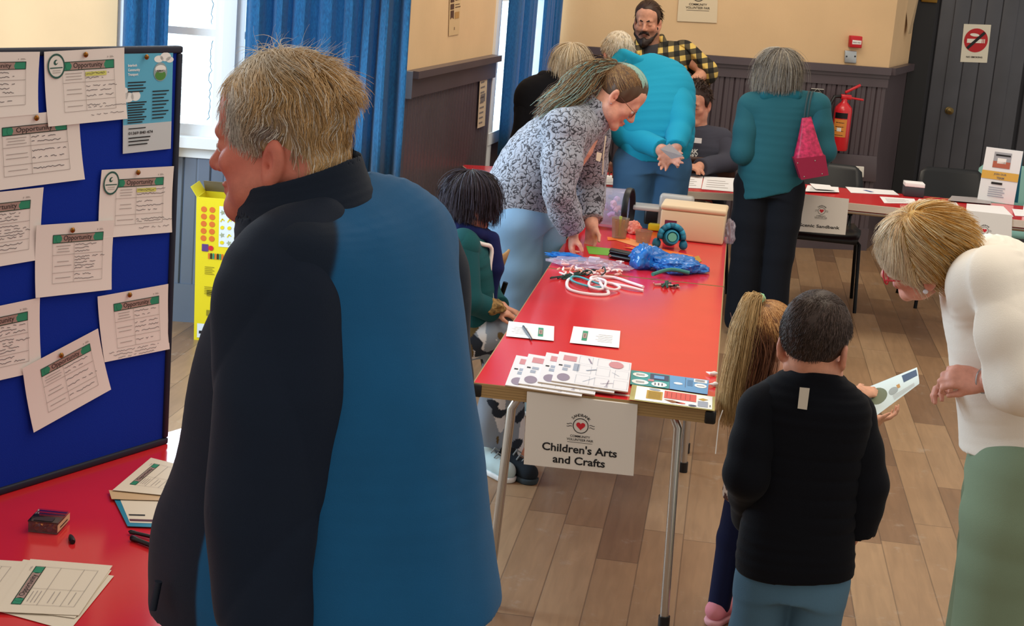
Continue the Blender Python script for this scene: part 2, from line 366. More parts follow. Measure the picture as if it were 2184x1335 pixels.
# door wall beyond the return
DY = 12.75
mb = MB(); mb.bbox((2.3, DY+.06, 0), (5.2, DY+.2, HT), DARKDOOR); struct(mb.build('wall_door'))
def door(n, x0, x1):
    mb = MB(); mb.rbox((x0, DY, .01), (x1-x0, 0, 0), (0, .045, 0), (0, 0, 2.6), DARKDOOR, .006)
    k = int((x1-x0)/.14); s = (x1-x0-.2)/k
    for i in range(k): mb.rbox((x0+.1+i*s+.003, DY-.012, .25), (s-.006, 0, 0), (0, .02, 0), (0, 0, 2.2), DARKDOOR, .004)
    d = mb.build(n, kind='structure')
    mb = MB(); mb.lathe((x0+.16, DY-.012, .98), [(.0, 0), (.028, .0), (.028, .008), (.014, .012), (.014, .035), (.026, .045), (.026, .06), (.0, .07)], mat('aged_brass', '6b5a36', .4, .8), (0, -1, 0)); mb.build('door_knob', d)
door('door_1', 3.02, 3.70); door('door_2', 3.735, 4.5)
struct(MB().bbox((2.83, DY-.02, 0), (2.98, DY+.05, HT), mat('black_door_gap', '17181b', .5)).build('gap_strip'))  # gap beside the doors, its darkness drawn as a black strip

# ---------------------------------------------------------------- curtains
def curtain_mat():
    m, t, b = nt('blue_woven_curtain'); N = t.nodes.new; L = t.links.new
    tc = N('ShaderNodeTexCoord'); mp = N('ShaderNodeMapping'); mp.inputs['Scale'].default_value = (220, 220, 60); L(tc.outputs['Object'], mp.inputs[0]); n = N('ShaderNodeTexNoise'); n.inputs['Scale'].default_value = 1; L(mp.outputs[0], n.inputs['Vector'])
    r = N('ShaderNodeValToRGB'); r.color_ramp.elements[0].position = .3; r.color_ramp.elements[1].position = .7
    r.color_ramp.elements[0].color = lin('0c4468'); r.color_ramp.elements[1].color = lin('1c6f9c'); L(n.outputs[0], r.inputs[0]); L(r.outputs[0], b.inputs['Base Color']); b.inputs['Roughness'].default_value = .85
    b.inputs['Sheen Weight'].default_value = .3
    tr = N('ShaderNodeBsdfTranslucent'); tr.inputs[0].default_value = lin('2aa2dc'); mx = N('ShaderNodeMixShader'); mx.inputs[0].default_value = .30
    L(b.outputs[0], mx.inputs[1]); L(tr.outputs[0], mx.inputs[2]); L(mx.outputs[0], t.nodes['Material Output'].inputs[0]); return m
CURT = curtain_mat()
def curtain(a, b, nrm, z0, z1, folds, amp, label, seed=1, off=.07):
    rnd = random.Random(seed); a = V3(*a, 0); b = V3(*b, 0); n = V3(*nrm, 0); d = b-a; K = folds*14; M = 10; vs = []; fs = []
    ph = [rnd.uniform(-.35, .35) for _ in range(folds+2)]; am = [rnd.uniform(.55, 1.25) for _ in range(folds+2)]
    for i in range(K+1):
        t = i/K; q = t*folds; k = int(q); fr = q-k; p0 = ph[k]*(1-fr)+ph[k+1]*fr; a0 = am[k]*(1-fr)+am[k+1]*fr
        h = amp*a0*(math.sin(2*math.pi*(q+p0))+.25*math.sin(6*math.pi*(q+p0)+1))
        for j in range(M+1):
            z = z1+(z0-z1)*j/M; g = 1-.25*j/M
            p = a+d*(t+.004*math.sin(j*.7+q*2))+n*(off+h*g); vs.append((p[0], p[1], z))
    for i in range(K):
        for j in range(M): e = i*(M+1)+j; fs.append((e, e+M+1, e+M+2, e+1))
    o = MB().add(vs, fs, CURT, True).build('curtain'); sm = o.modifiers.new('thick', 'SOLIDIFY'); sm.thickness = .004
    return tag(o, label, 'curtain', None)
curtain(AP(-1.36), AP(-.60), na, .78, 3.3, 7, .042, 'wide blue woven curtain hanging in folds behind the white-haired man', 4, .13)
curtain(AP(-1.93), AP(-1.72), na, .80, 3.3, 2, .03, 'narrow dark blue curtain at the window edge above the display board', 7, .12)
def LP(t, e=0): return (P1[0]+(P2[0]-P1[0])*t, P1[1]+(P2[1]-P1[1])*t)
curtain(LP(.05), LP(.46), nl, .72, 3.3, 4, .03, 'dark blue curtain beside the white jamb of the far side window', 8, .09)
curtain(LP(.60), LP(.98), nl, .72, 3.3, 4, .03, 'dark blue curtain meeting the back wall, beyond the strip of daylight', 9, .09)

# ---------------------------------------------------------------- fixings and notices on the walls
BP = (V3(*P2, 0)+V3(*nb, 0)*.004, V3(*nb, 0))
def bpx(px, py, off=.0): return X(px, py, plane=(BP[0]+BP[1]*off, BP[1]))
def logo(s, x, y, k, withtext=True):
    """heart in a ring with waves, SANDBANK above, COMMUNITY VOLUNTEER FAIR below; k = ring radius"""
    s.ring(x, y, k, k*.1, INK)
    h = []
    for i in range(28):
        t = 2*math.pi*i/28; h.append((x+k*.036*16*math.sin(t)**3, y+k*.036*(13*math.cos(t)-5*math.cos(2*t)-2*math.cos(3*t)-math.cos(4*t))))
    s.poly(h, RED)
    for sg in (-1, 1):
        for dy in (-.16, .16): s.line([(x+sg*k*(1.1+.17*i), y+k*(dy+.07*math.sin(i*1.5))) for i in range(5)], k*.07, INK)
    if withtext:
        s.arctext('SANDBANK', x, y, k*1.22, k*.52, INK, 1.9)
        s.text('COMMUNITY', x, y-k*1.55, k*.42, INK, bold=.012); s.text('VOLUNTEER FAIR', x, y-k*2.0, k*.42, INK, bold=.012, sx=1.02)
        s.rect(x-k*1.6, y-k*2.24, x+k*1.6, y-k*2.19, INK)
s = Sheet(bpx(1452, -62, .004), bpx(1533, -58, .004), bpx(1529, 49, .004), bpx(1444, 45, .004), lift=.0015, base=mat('cream_poster_paper', 'e2cfae', .7))
logo(s, s.w*.5, s.h*.56, s.w*.18); s.build('poster', 'cream fair poster with red heart on the back wall above the bearded man', 'poster')
# fire alarm call point
def callpoint():
    t = thing('fire_alarm_call_point', 'red square fire alarm call point on the cream back wall', 'fire alarm', bpx(1821, 88)); a, b, c = bpx(1808, 100), bpx(1833, 102), bpx(1810, 75)
    mb = MB(); mb.rbox(a, b-a, c-a, BP[1]*.045, mat('red_plastic', 'c8202a', .35), .006); mb.build('body', t)
    n = BP[1]*.047; q = lambda px, py: bpx(px, py)+n
    s = Sheet(q(1813, 84), q(1832, 86), q(1831, 94), q(1812, 93), lift=.002); s.text('PRESS HERE', s.w/2, s.h*.3, s.h*.4, INK, fit=s.w*.85); s.build('glass_label', parent=t)
callpoint()
def plate():
    a, b, c = bpx(1800, 133), bpx(1825, 135), bpx(1801, 107); mb = MB(); mb.rbox(a, b-a, c-a, BP[1]*.014, mat('brushed_steel', 'b9bfc2', .35, .6), .004)
    t = thing('switch_plate', 'pale blank switch plate below the red alarm', 'switch plate', bpx(1812, 122)); mb.build('plate', t)
    for x in (1804, 1822): MB().lathe(bpx(x, 120)+BP[1]*.014, [(.006, 0), (.006, .002), (0, .0025)], BLACK, BP[1], 10).build('screw', t)
plate()
def socket():
    t = thing('wall_socket', 'white double wall socket low on the dado panelling', 'socket', bpx(1820, 366, .03)); n = BP[1]
    mb = MB(); mb.rbox(bpx(1770, 380, .013), bpx(1866, 388, .013)-bpx(1770, 380, .013), bpx(1772, 325, .013)-bpx(1770, 380, .013), n*.022, DADO, .004); mb.build('backing_board', t)
    a, b, c = bpx(1798, 375, .037), bpx(1841, 378, .037), bpx(1799, 352, .037); mb = MB(); mb.rbox(a, b-a, c-a, n*.012, SOCKETW, .004); mb.build('plate', t)
    for px in (1809, 1831):
        m2 = MB()
        for dx, dy, w_, h_ in ((0, 5, 2.2, 4.5), (-4, -1.5, 4, 2), (4, -1.5, 4, 2)):
            q = bpx(px+dx, 366-dy+1, .0495); m2.box(q-unit(b-a)*w_*.0012, unit(b-a)*w_*.0024, Z*h_*.0024, n*.001, BLACK)
        m2.build('pin_holes', t)
        m3 = MB(); q = bpx(px+(5 if px < 1820 else -5), 361, .049); m3.rbox(q, unit(b-a)*.014, Z*.02, n*.006, SOCKETW, .002); m3.build('switch', t)
socket()
def extinguisher():
    c = bpx(1788, 320, .12); t = thing('fire_extinguisher', 'red fire extinguisher with orange label hanging on the panelled back wall', 'fire extinguisher', c)
    H = np.linalg.norm(bpx(1788, 222, .12)-c); r = .062
    REDM = mat('red_enamel', 'd3202a', .22, spec=.6)
    mb = MB(); mb.lathe(c, [(0, 0), (r*.9, .0), (r, .015), (r, H*.86), (r*.93, H*.93), (r*.6, H*1.0), (r*.34, H*1.05), (r*.34, H*1.12), (0, H*1.12)], REDM); mb.build('cylinder', t)
    # curved label band facing the room
    lab = mat('orange_label', 'd98a3a', .5)
    def band(z0, z1, m, a0=-.75, a1=.75, nm='label'):
        vs = []; fs = []
        for i in range(9):
            a = -math.pi/2-.35+a0+(a1-a0)*i/8
            for z in (z0, z1): vs.append(c+V3((r+.0015)*math.cos(a), (r+.0015)*math.sin(a), z))
        MB().add(vs, [(2*i, 2*i+2, 2*i+3, 2*i+1) for i in range(8)], m, True).build(nm, t)
    band(H*.3, H*.68, lab); band(H*.7, H*.82, BLACK); band(H*.42, H*.5, SOCKETW, -.3, .2)
    for k in range(4): band(H*(.33+.09*k), H*(.345+.09*k), INK, -.5, .45)
    top = c+Z*H*1.1; mb = MB(); mb.rbox(top+V3(-.03, -.02, 0), (.075, 0, 0), (0, .04, 0), (0, 0, .035), REDM, .008); mb.build('valve', t)
    mb = MB(); mb.rbox(top+V3(.0, -.014, .04), (.10, 0, .06), (0, .028, 0), (-.006, 0, .016), REDM, .004); mb.build('lever', t)
    mb = MB(); mb.rbox(top+V3(.01, -.014, .01), (.12, 0, -.01), (0, .028, 0), (0, 0, .014), REDM, .004); mb.build('carry_handle', t)
    pts = [top+V3(-.03, -.01, .02), top+V3(-.075, -.02, .015), top+V3(-.105, -.03, -.05), top+V3(-.11, -.03, -.16), top+V3(-.105, -.03, -.30), top+V3(-.1, -.03, -.36)]
    MB().tube(pts, [.011, .012, .012, .014, .02, .026], BLACK).build('hose', t)
    MB().box(c+V3(-.03, .05, H*.6), (.06, 0, 0), (0, .07, 0), (0, 0, .1), BLACK).build('wall_bracket', t)
extinguisher()
s = Sheet(bpx(1730, 188, .02), bpx(1757, 190, .02), bpx(1755, 216, .02), bpx(1729, 214, .02), lift=.0015, base=mat('black_sign_card', '22201f', .5))
s.ring(s.w/2, s.h/2, s.w*.49, s.w*.02, SOCKETW, 4); s.rect(s.w*.1, s.h*.28, s.w*.9, s.h*.36, SOCKETW); s.rect(s.w*.3, s.h*.55, s.w*.7, s.h*.72, SOCKETW); s.rect(0, 0, s.w, s.h*.05, SOCKETW); s.rect(0, s.h*.95, s.w, s.h, SOCKETW)
s.build('extinguisher_sign', 'small black and white sign beside the fire extinguisher', 'sign')
# no smoking sign on the door
dp = (V3(0, DY-.016, 0), V3(0, -1, 0)); D_ = lambda px, py: X(px, py, plane=dp)
s = Sheet(D_(2056, 51), D_(2114, 53), D_(2105, 134), D_(2048, 132), lift=.0015, thick=.004, base=mat('cream_sign_card', 'ddd9c8', .5)); NR = mat('sign_red', 'b71c24', .5)
cx, cy, rr = s.w*.5, s.h*.58, s.w*.44
s.ell(cx, cy, rr, rr*1.0, NR, 32).up(); s.rect(cx-rr*.75, cy-rr*.22, cx+rr*.5, cy+rr*.12, SOCKETW); s.rect(cx+rr*.55, cy-rr*.22, cx+rr*.62, cy+rr*.12, SOCKETW); s.rect(cx+rr*.68, cy-rr*.22, cx+rr*.75, cy+rr*.12, SOCKETW)
s.ell(cx-rr*.15, cy+rr*.45, rr*.4, rr*.13, SOCKETW, 16, -.1).up(); s.line([(cx-rr*.68, cy-rr*.68), (cx+rr*.68, cy+rr*.68)], rr*.24, BLACK); s.text('NO SMOKING', s.w/2, s.h*.12, s.h*.06, INK, bold=.02, fit=s.w*.6)
s.build('no_smoking_sign', 'no smoking sign with red disc on the dark grey door', 'sign')
# notices on the left return wall
lp = (V3(*P0, 0)+V3(*nl, 0)*.004, V3(*nl, 0)); L_ = lambda px, py, o=0: X(px, py, plane=(lp[0]+lp[1]*o, lp[1]))
s = Sheet(L_(960, -40), L_(985, -45), L_(979, 73), L_(957, 77), lift=.0015, base=mat('tan_poster_paper', 'd9b98a', .7)); BR = mat('brown_ink', '54372a', .7)
w_, h_ = s.w, s.h
for k in range(4): s.rect(w_*.08, h_*(.48+.13*k), w_*.40, h_*(.58+.13*k), BR); s.rect(w_*.5, h_*(.5+.13*k), w_*.98, h_*(.515+.13*k), BR); s.rect(w_*.5, h_*(.55+.13*k), w_*.9, h_*(.562+.13*k), BR)
s.poly([(w_*.1, h_*.46), (w_*.1, h_*.3), (w_*.25, h_*.34), (w_*.4, h_*.3), (w_*.4, h_*.46)], BR); s.rect(w_*.5, h_*.3, w_*.9, h_*.42, mat('ochre_print', 'b98c50', .7)); s.text('10', w_*.5, h_*.1, h_*.07, BR, bold=.03)
s.build('poster', 'tan timetable poster high on the left return wall', 'poster')
s = Sheet(L_(1024, 166, .02), L_(1040, 160, .02), L_(1034, 268, .02), L_(1018, 274, .02), lift=.0015, base=mat('cream_notice_paper', 'cbbba0', .7)); w_, h_ = s.w, s.h
for k in range(9): s.rect(w_*.15, h_*(.08+.1*k), w_*(.6+.03*(k % 4)), h_*(.11+.1*k), GREYINK)
s.rect(w_*.2, h_*.5, w_*.8, h_*.66, GREYINK); s.build('notice', 'narrow cream notice pinned on the brown panelling by the window jamb', 'notice')
# paper notices by the door corner, top of the picture
rp = (V3(*P3, 0)+V3(*nr, 0)*.006, V3(*nr, 0))
s = Sheet(X(1927, -60, 12.3), X(1972, -64, 12.4), X(1944, 71, 12.4), X(1937, 73, 12.3), lift=.0015, base=mat('beige_notice_paper', 'b9a07e', .7)); s.rect(s.w*.2, s.h*.3, s.w*.8, s.h*.9, mat('faded_print', '8a6f57', .7))
s.build('notice', 'faded beige notice hanging at the wall corner by the door', 'notice')
mb = MB(); a = X(1965, 4, y=DY-.05); mb.rbox(a, (.12, 0, 0), (0, .03, 0), (0, 0, .3), mat('dull_gold', '8a6a2c', .4, .6), .006); tag(mb.build('picture_frame'), 'gold lower edge of a frame above the black gap by the doors', 'picture frame')
# ================================================================ TABLES AND CHAIRS
TH = .72
LAM = mat('red_laminate', 'dd2a30', .15, spec=.5, vary=(5, .03))
EDGEW = mat('ribbed_wood_edging', 'a38457', .5); CHROME = mat('chrome_tube', 'b9b4ad', .22, .9); PALEEDGE = mat('pale_edging', 'd8c8b8', .5)
def frame(c, yaw):
    u = V3(math.cos(yaw), math.sin(yaw), 0); v = V3(-u[1], u[0], 0); o = V3(c[0], c[1], 0); return lambda a, b, z=0: o+u*a+v*b+Z*z
def table(label, c, yaw, W, L, cap=True, leg_in=.18, mid=True, edge=EDGEW, lr=.0135, group=None, splay=.03):
    """folding table: c = near left corner, W across, L deep"""
    Q = frame(c, yaw); t = thing('folding_table', label, 'table', Q(W/2, L/2), group)
    mb = MB(); mb.box(Q(.004, .004, TH-.036), Q(W-.004, .004)-Q(.004, .004), Q(.004, L-.004)-Q(.004, .004), Z*.036, LAM); mb.build('tabletop', t)
    mb = MB(); th = .041
    for a0, b0, a1, b1 in ((0, 0, W, .006), (0, L-.006, W, L), (0, .006, .006, L-.006), (W-.006, .006, W, L-.006)):
        for k in range(5):      # ribbed lipping
            z0 = TH-.040+k*.0078; mb.box(Q(a0, b0, z0), Q(a1, b0)-Q(a0, b0), Q(a0, b1)-Q(a0, b0), Z*.0068, edge)
        mb.box(Q(a0+.001, b0+.001, TH-.04), Q(a1-.001, b0)-Q(a0+.001, b0), Q(a0, b1-.001)-Q(a0, b0+.001), Z*.0395, edge)
    mb.build('edging', t)
    if cap:
        for a, b in ((W-.028, -.004), (-.004, -.004), (W-.028, L-.028), (-.004, L-.028)): MB().rbox(Q(a, b, TH-.042), Q(.032, 0)-Q(0, 0), Q(0, .032)-Q(0, 0), Z*.0395, BLACK, .006).build('corner_cap', t)
    zt = TH-.045
    for b, sg in ((leg_in, -1), (L-leg_in, 1)):
        for a in (.10, W-.10):
            o = 1 if a > W/2 else -1
            pts = [Q(W/2, b, zt-.012), Q(a-o*.06, b, zt-.012), Q(a-o*.02, b, zt-.022), Q(a+o*.0, b+sg*.01, zt-.06), Q(a+o*.02, b+sg*splay, .03)]
            g = MB().tube(pts, lr, CHROME, 12).build('leg', t); MB().tube([Q(a+o*.02, b+sg*splay, .04), Q(a+o*.021, b+sg*(splay+.001), .0)], lr*1.3, BLACK, 12).build('rubber_foot', g)
    for a in (.06, W-.06): MB().box(Q(a-.012, .1, TH-.05), Q(.024, 0)-Q(0, 0), Q(0, L-.1)-Q(0, .1), Z*.013, EDGEW).build('rail', t)
    return t, Q
CY = R_(-6.846)
t1, Q1 = table('red craft table with the Childrens Arts and Crafts sign on its front edge', (-.0952, 4.5765), CY, .69, 1.83, leg_in=.16)
E1 = Q1(0, 1.841)
t2, Q2 = table('red table behind the craft table, heaped with bags and boxes', (E1[0], E1[1]), CY, .69, 1.2, leg_in=.15)
# display table, parallel to the blue board
bd = unit((.255, .447, 0)); bn = unit((bd[1], -bd[0], 0))
d0 = V3(-.794, 3.784, 0)-bd*1.55+bn*.74
t3, Q3 = table('red display table under the blue notice board', (d0[0], d0[1]), math.atan2(bd[1], bd[0]), 1.70, .80, leg_in=.12)
# far tables
f1 = X(1572, 413, z=TH); f0 = X(1250, 397, z=TH); fy = math.atan2(f1[1]-f0[1], f1[0]-f0[0]); fu = unit(f1-f0)
a0 = f1-fu*1.42
t4, Q4 = table('white-papered red table in front of the seated man', (a0[0], a0[1]), fy, 1.42, .60, leg_in=.08, edge=PALEEDGE, cap=False, splay=.01)
g0 = X(1590, 410, z=TH); g1 = X(2184, 470, z=TH); gy = math.atan2(g1[1]-g0[1], g1[0]-g0[0])
t5, Q5 = table('long red table by the dark doors with leaflets on it', (g0[0], g0[1]), gy, 1.83, .62, leg_in=.07, edge=PALEEDGE, cap=False, splay=.01)

SEATB = mat('black_chair_plastic', '17191c', .4); SEATG = mat('dark_green_chair_plastic', '2b3a38', .45); SEATT = mat('pale_teal_chair_plastic', '7fb0a8', .45); BLKTUBE = mat('black_tube', '101113', .35, .5)
def chair(label, c, yaw, m, group=None, tube_m=None):
    """stacking chair: moulded shell on a bent tube frame; faces local -b"""
    Q = frame(c, yaw); t = thing('stacking_chair', label, 'chair', Q(0, 0), group); tm = tube_m or BLKTUBE
    def shell(rows, nm):   # rows of (b, z, halfwidth, dish)
        vs = []; fs = []; n = 10
        for b, z, hw, dish, nb_, nz_ in rows:
            for i in range(n+1): s = -1+2*i/n; vs.append(Q(s*hw, b+nb_*dish*s*s, z+nz_*dish*s*s))
        for r in range(len(rows)-1):
            for i in range(n): e = r*(n+1)+i; fs.append((e, e+1, e+n+2, e+n+1))
        o = MB().add(vs, fs, m, True).build(nm, t); k = o.modifiers.new('t', 'SOLIDIFY'); k.thickness = .009; k.offset = 0; return o
    shell([(-.235, .405, .185, .0, 0, 1), (-.225, .435, .2, .004, 0, 1), (-.19, .45, .21, .014, 0, 1), (-.05, .44, .22, .022, 0, 1), (.10, .43, .21, .024, 0, 1), (.16, .45, .19, .02, 0, 1)], 'seat')
    shell([(.165, .52, .17, .02, -1, 0), (.185, .60, .2, .03, -1, 0), (.215, .70, .215, .032, -1, 0), (.24, .78, .2, .03, -1, 0), (.25, .81, .16, .02, -1, 0)], 'backrest')
    for s in (-1, 1):
        MB().tube([Q(s*.10, -.17, .425), Q(s*.19, -.17, .42), Q(s*.21, -.18, .40), Q(s*.23, -.21, .0)], .011, tm).build('leg', t)
        MB().tube([Q(s*.10, .12, .41), Q(s*.19, .12, .41), Q(s*.21, .13, .39), Q(s*.235, .24, .0)], .011, tm).build('leg', t)
        MB().tube([Q(s*.155, .10, .42), Q(s*.16, .17, .48), Q(s*.165, .20, .58), Q(s*.165, .225, .68)], .010, tm).build('back_support', t)
    return t
q = X(1838, 667, z=0); chair('black plastic stacking chair under the long red table behind the Scenic Sandbank sign', (q[0]-.25, q[1]+.21), gy, SEATB)
q = X(1925, 642, z=0); chair('black plastic chair beneath the long red table, hidden behind the blonde woman', (q[0]+.26, q[1]+.02), gy+.15, SEATB)
chair('pale teal chair by the dark doors behind the folded display card', (q[0]+.74, q[1]+.50), gy+.1, SEATT)
chair('brown chair the man in the dark sweatshirt sits on', (1.02, 10.02), math.pi+.1, mat('brown_chair_vinyl', '4a2c22', .4))
chair('chair the dark-haired child sits on, mostly hidden by the man in the blue jacket', (-.30, 6.16), -1.9, mat('tan_chair_ply', 'a7814e', .5))

# ================================================================ NOTICE BOARD
GREENP = mat('green_print', '2c8f6d', .65); TAUPEP = mat('taupe_print', 'a98c84', .65); GRID = mat('grid_grey_print', 'a39a96', .7); PENINK = mat('pen_ink', '3f3b46', .7); YEL = mat('yellow_highlight', 'd9d873', .7)
SHEETW = mat('board_sheet_paper', 'efe6e0', .7, spec=.2)
bo = V3(-.794, 3.784, TH); bplane = (bo+bn*.0, bn)
def bx(px, py, off=.003): return X(px, py, plane=(bo+bn*off, bn))
def board():
    H = X(382, 98, plane=bplane)[2]-TH; Lb = 1.22
    t = thing('notice_board', 'blue felt notice board standing on the red display table, full of pinned sheets', 'notice board', bo-bd*Lb/2)
    o = bo-bd*Lb; FELT = mat('royal_blue_felt', '14309c', .9, spec=.1, bump=(500, .15)); TRIM = mat('navy_board_edge', '10162c', .6)
    MB().box(o+bd*.012-bn*.012+Z*.012, bd*(Lb-.024), bn*.0115, Z*(H-.024), FELT).build('felt_panel', t)
    mb = MB(); r = .016
    for a, du, dv in ((o, bd*Lb, Z*r), (o+Z*(H-r), bd*Lb, Z*r), (o+Z*r, bd*r, Z*(H-2*r)), (o+bd*(Lb-r)+Z*r, bd*r, Z*(H-2*r))): mb.rbox(a-bn*.016, du, bn*.022, dv, TRIM, .004)
    mb.build('frame', t)
    for s in (.2, 1.0): MB().rbox(o+bd*s-bn*.14, bd*.03, bn*.12, Z*.02, TRIM, .004).build('foot', t)
board()
def opp(s, rnd, badge=False, style=0, table_px=(.21, .17, .86, .73)):
    """an Opportunity form: green and taupe banner, ruled table, handwriting"""
    W, H = s.w, s.h; x0, y0, x1, y1 = [a*b for a, b in zip(table_px, (W, H, W, H))]; bh = H*.115
    s.rect(x0, y1, x1, y1+bh, GREENP).up(); s.rect(x0+(x1-x0)*.15, y1+bh*.06, x0+(x1-x0)*.83, y1+bh*.94, TAUPEP)
    s.ell(x0+(x1-x0)*.12, y1+bh*.5, bh*.5, bh*.45, GREENP, 9); s.ell(x0+(x1-x0)*.86, y1+bh*.45, bh*.5, bh*.45, GREENP, 9); s.up()
    s.line([(x0, y1), (x1, y1), (x1, y1+bh), (x0, y1+bh), (x0, y1)], W*.005, INK)
    s.text('Opportunity', (x0+x1)/2-(x1-x0)*.01, y1+bh*.27, bh*.86, INK, bold=.0, fit=(x1-x0)*.56)
    s.text('7', x1-W*.08, y1+bh*1.25, H*.03, INK, bold=.03); s.rect(x1-W*.055, y1+bh*1.3, x1-W*.005, y1+bh*1.36, GRID); s.rect(x1-W*.055, y1+bh*1.42, x1-W*.015, y1+bh*1.47, GRID)
    ys = [y0, y0+(y1-y0)*.26, y0+(y1-y0)*.70, y1]; xm = x0+(x1-x0)*.42; g = W*.0035
    for y in ys: s.line([(x0, y), (x1, y)], g, GRID)
    for x in (x0, xm, x1): s.line([(x, y0), (x, y1)], g, GRID)
    for a, b, k in ((ys[0], ys[1], 1), (ys[1], ys[2], 2), (ys[2], ys[3], 3)):
        for i in range(k): y = a+(b-a)*(.5+(i-(k-1)/2)*.24); c = (x0+xm)/2; L = (xm-x0)*rnd.uniform(.25, .4); s.rect(c-L, y-H*.004, c+L, y+H*.004, GRID)
    n = {0: (1, 3, 2), 1: (1, 2, 2), 2: (2, 5, 3), 9: (0, 0, 0)}.get(style, (1, 3, 2))
    for (a, b), k in zip(((ys[0], ys[1]), (ys[1], ys[2]), (ys[2], ys[3])), n):
        for i in range(k):
            y = a+(b-a)*(.5+(i-(k-1)/2)*.8/max(k, 1)); s.scrib(xm+W*.012, y, (x1-xm)*rnd.uniform(.5, 1.05), H*.022, PENINK, rnd, W*.0045)
    if badge:
        s.rect(xm+W*.01, ys[2]+(y1-ys[2])*.45, x1-W*.1, ys[2]+(y1-ys[2])*.8, YEL); s.up(); s.scrib(xm+W*.02, ys[2]+(y1-ys[2])*.62, (x1-xm)*.6, H*.02, PENINK, rnd, W*.004)
        s.scrib(xm+W*.05, y0-H*.06, W*.42, H*.025, PENINK, rnd, W*.004); s.scrib(xm+W*.02, y0+H*.04, W*.5, H*.02, PENINK, rnd, W*.004)
        cx, cy, r = W*.135, H*.80, W*.105
        s.ell(cx, cy, r, r*1.08, mat('badge_paper', 'e8e4dd', .7), 28).up(); s.ring(cx, cy, r, r*.16, mat('badge_green', '27584f', .6), 28, r*1.08); s.rect(cx-r*.72, cy-r*.2, cx+r*.72, cy-r*.1, mat('badge_green', '27584f'))
        s.ell(cx-r*.05, cy+r*.32, r*.27, r*.22, mat('badge_green', '27584f'), 14, .6).up(); s.ell(cx+r*.05, cy+r*.36, r*.17, r*.12, mat('badge_paper', 'e8e4dd'), 12, .6)
        for i in range(2): s.rect(cx-r*.45, cy-r*(.4+.18*i), cx+r*.45, cy-r*(.36+.18*i), GRID)
    if style == 3:
        for i in range(3): s.scrib(W*.08+i*W*.06, y0-H*(.05+.045*i), W*.75-i*W*.1, H*.02, PENINK, rnd, W*.004)
PINM = mat('brass_pin', '8a5a22', .3, .8)
def pin(px, py, off, label):
    p = bx(px, py, off); t = MB(); t.lathe(p, [(0, 0), (.0012, 0), (.0012, .003), (.0055, .004), (.0062, .006), (.004, .009), (0, .0102)], PINM, bn, 12); tag(t.build('drawing_pin'), label, 'pin', 'brass drawing pins on the notice board')
rnd = random.Random(11)
SH = [  # corners in the photograph, offset from the board, badge, handwriting, label
 (((-135, 112), (83, 110), (80, 243), (-130, 262)), .004, 0, 0, 'Opportunity sheet at the top of the notice board, cut by the photo edge', None),
 (((-45, 253), (166, 232), (179, 382), (-40, 410)), .003, 0, 1, 'Opportunity sheet tucked under the badged sheet at the top of the board', (74, 251)),
 (((92, 110), (263, 101), (270, 253), (101, 270)), .006, 1, 0, 'Opportunity sheet with a round green badge beside the blue leaflet', (179, 116)),
 (((215, 362), (369, 354), (365, 495), (208, 508)), .004, 1, 0, 'Opportunity sheet with a round green badge below the blue leaflet', (291, 367)),
 (((-110, 420), (91, 399), (84, 553), (-105, 585)), .003, 0, 2, 'Opportunity sheet half overlapped by the central sheet on the board', None),
 (((76, 480), (242, 469), (236, 617), (74, 635)), .006, 0, 2, 'Opportunity sheet with printed text at the centre of the notice board', (151, 490)),
 (((-115, 675), (83, 634), (87, 790), (-110, 835)), .003, 0, 2, 'Opportunity sheet low on the board behind the steeply tilted sheet', None),
 (((206, 632), (357, 605), (360, 744), (221, 772)), .004, 0, 3, 'Opportunity sheet covered in long handwriting, above the tilted lowest sheet', (273, 628)),
 (((46, 785), (207, 700), (235, 830), (70, 922)), .007, 0, 1, 'steeply tilted Opportunity sheet, lowest on the notice board', (127, 757)),
]
for cs, off, bad, sty, lab, pn in SH:
    s = Sheet(*[bx(*p, off=off) for p in cs], bend=.003, base=SHEETW); opp(s, rnd, bad, sty); s.build('opportunity_sheet', lab, 'paper sheet', 'Opportunity sheets pinned on the notice board')
    if pn: pin(*pn, off+.001, 'brass pin holding the '+lab.replace('Opportunity ', '')[:60])
# blue leaflet
s = Sheet(*[bx(*p, off=.0045) for p in ((263, 113), (369, 110), (364, 317), (262, 328))], base=SHEETW); W, H = s.w, s.h; SKY = mat('sky_blue_print', '5cb2d4', .6); GREYP = mat('pale_grey_print', 'c9cfd3', .7); WH = mat('white_print', 'f4f4f2', .7)
s.rect(0, H*.285, W, H, SKY); s.rect(0, 0, W, H*.285, GREYP).up()
for x, y, rx, ry in ((.72, .93, .12, .035), (.86, .95, .14, .045), (.95, .92, .1, .03), (.1, .56, .14, .05), (.25, .57, .12, .05), (.05, .60, .06, .06)): s.ell(W*x*.98, H*y, W*rx*.8, H*ry, WH)
s.up(); s.ell(W*.74, H*.8, W*.14, H*.095, mat('badge_grey', '9aa9ad', .6)); s.up(); s.ell(W*.74, H*.765, W*.11, H*.05, mat('badge_grass', '4f8a3a', .6)); s.ell(W*.74, H*.83, W*.11, H*.04, WH); s.up()
for i, tx in enumerate(('Interloch', 'Community', 'Transport')): s.text(tx, W*.08, H*(.865-.045*i), H*.035, WH, 'l', bold=.03)
s.text('INTERLOCH', W*.74, H*.805, H*.022, INK, bold=.03)
for i in range(4): s.rect(W*.08, H*(.70-.03*i), W*(.44-.05*(i % 2)), H*(.712-.03*i), INK)
for i in range(9): s.rect(W*.08, H*(.50-.025*i), W*(.46-.04*(i % 3)), H*(.512-.025*i), INK)
for i in range(9): s.rect(W*.58, H*(.60-.034*i), W*(.92-.05*(i % 3)), H*(.612-.034*i), INK)
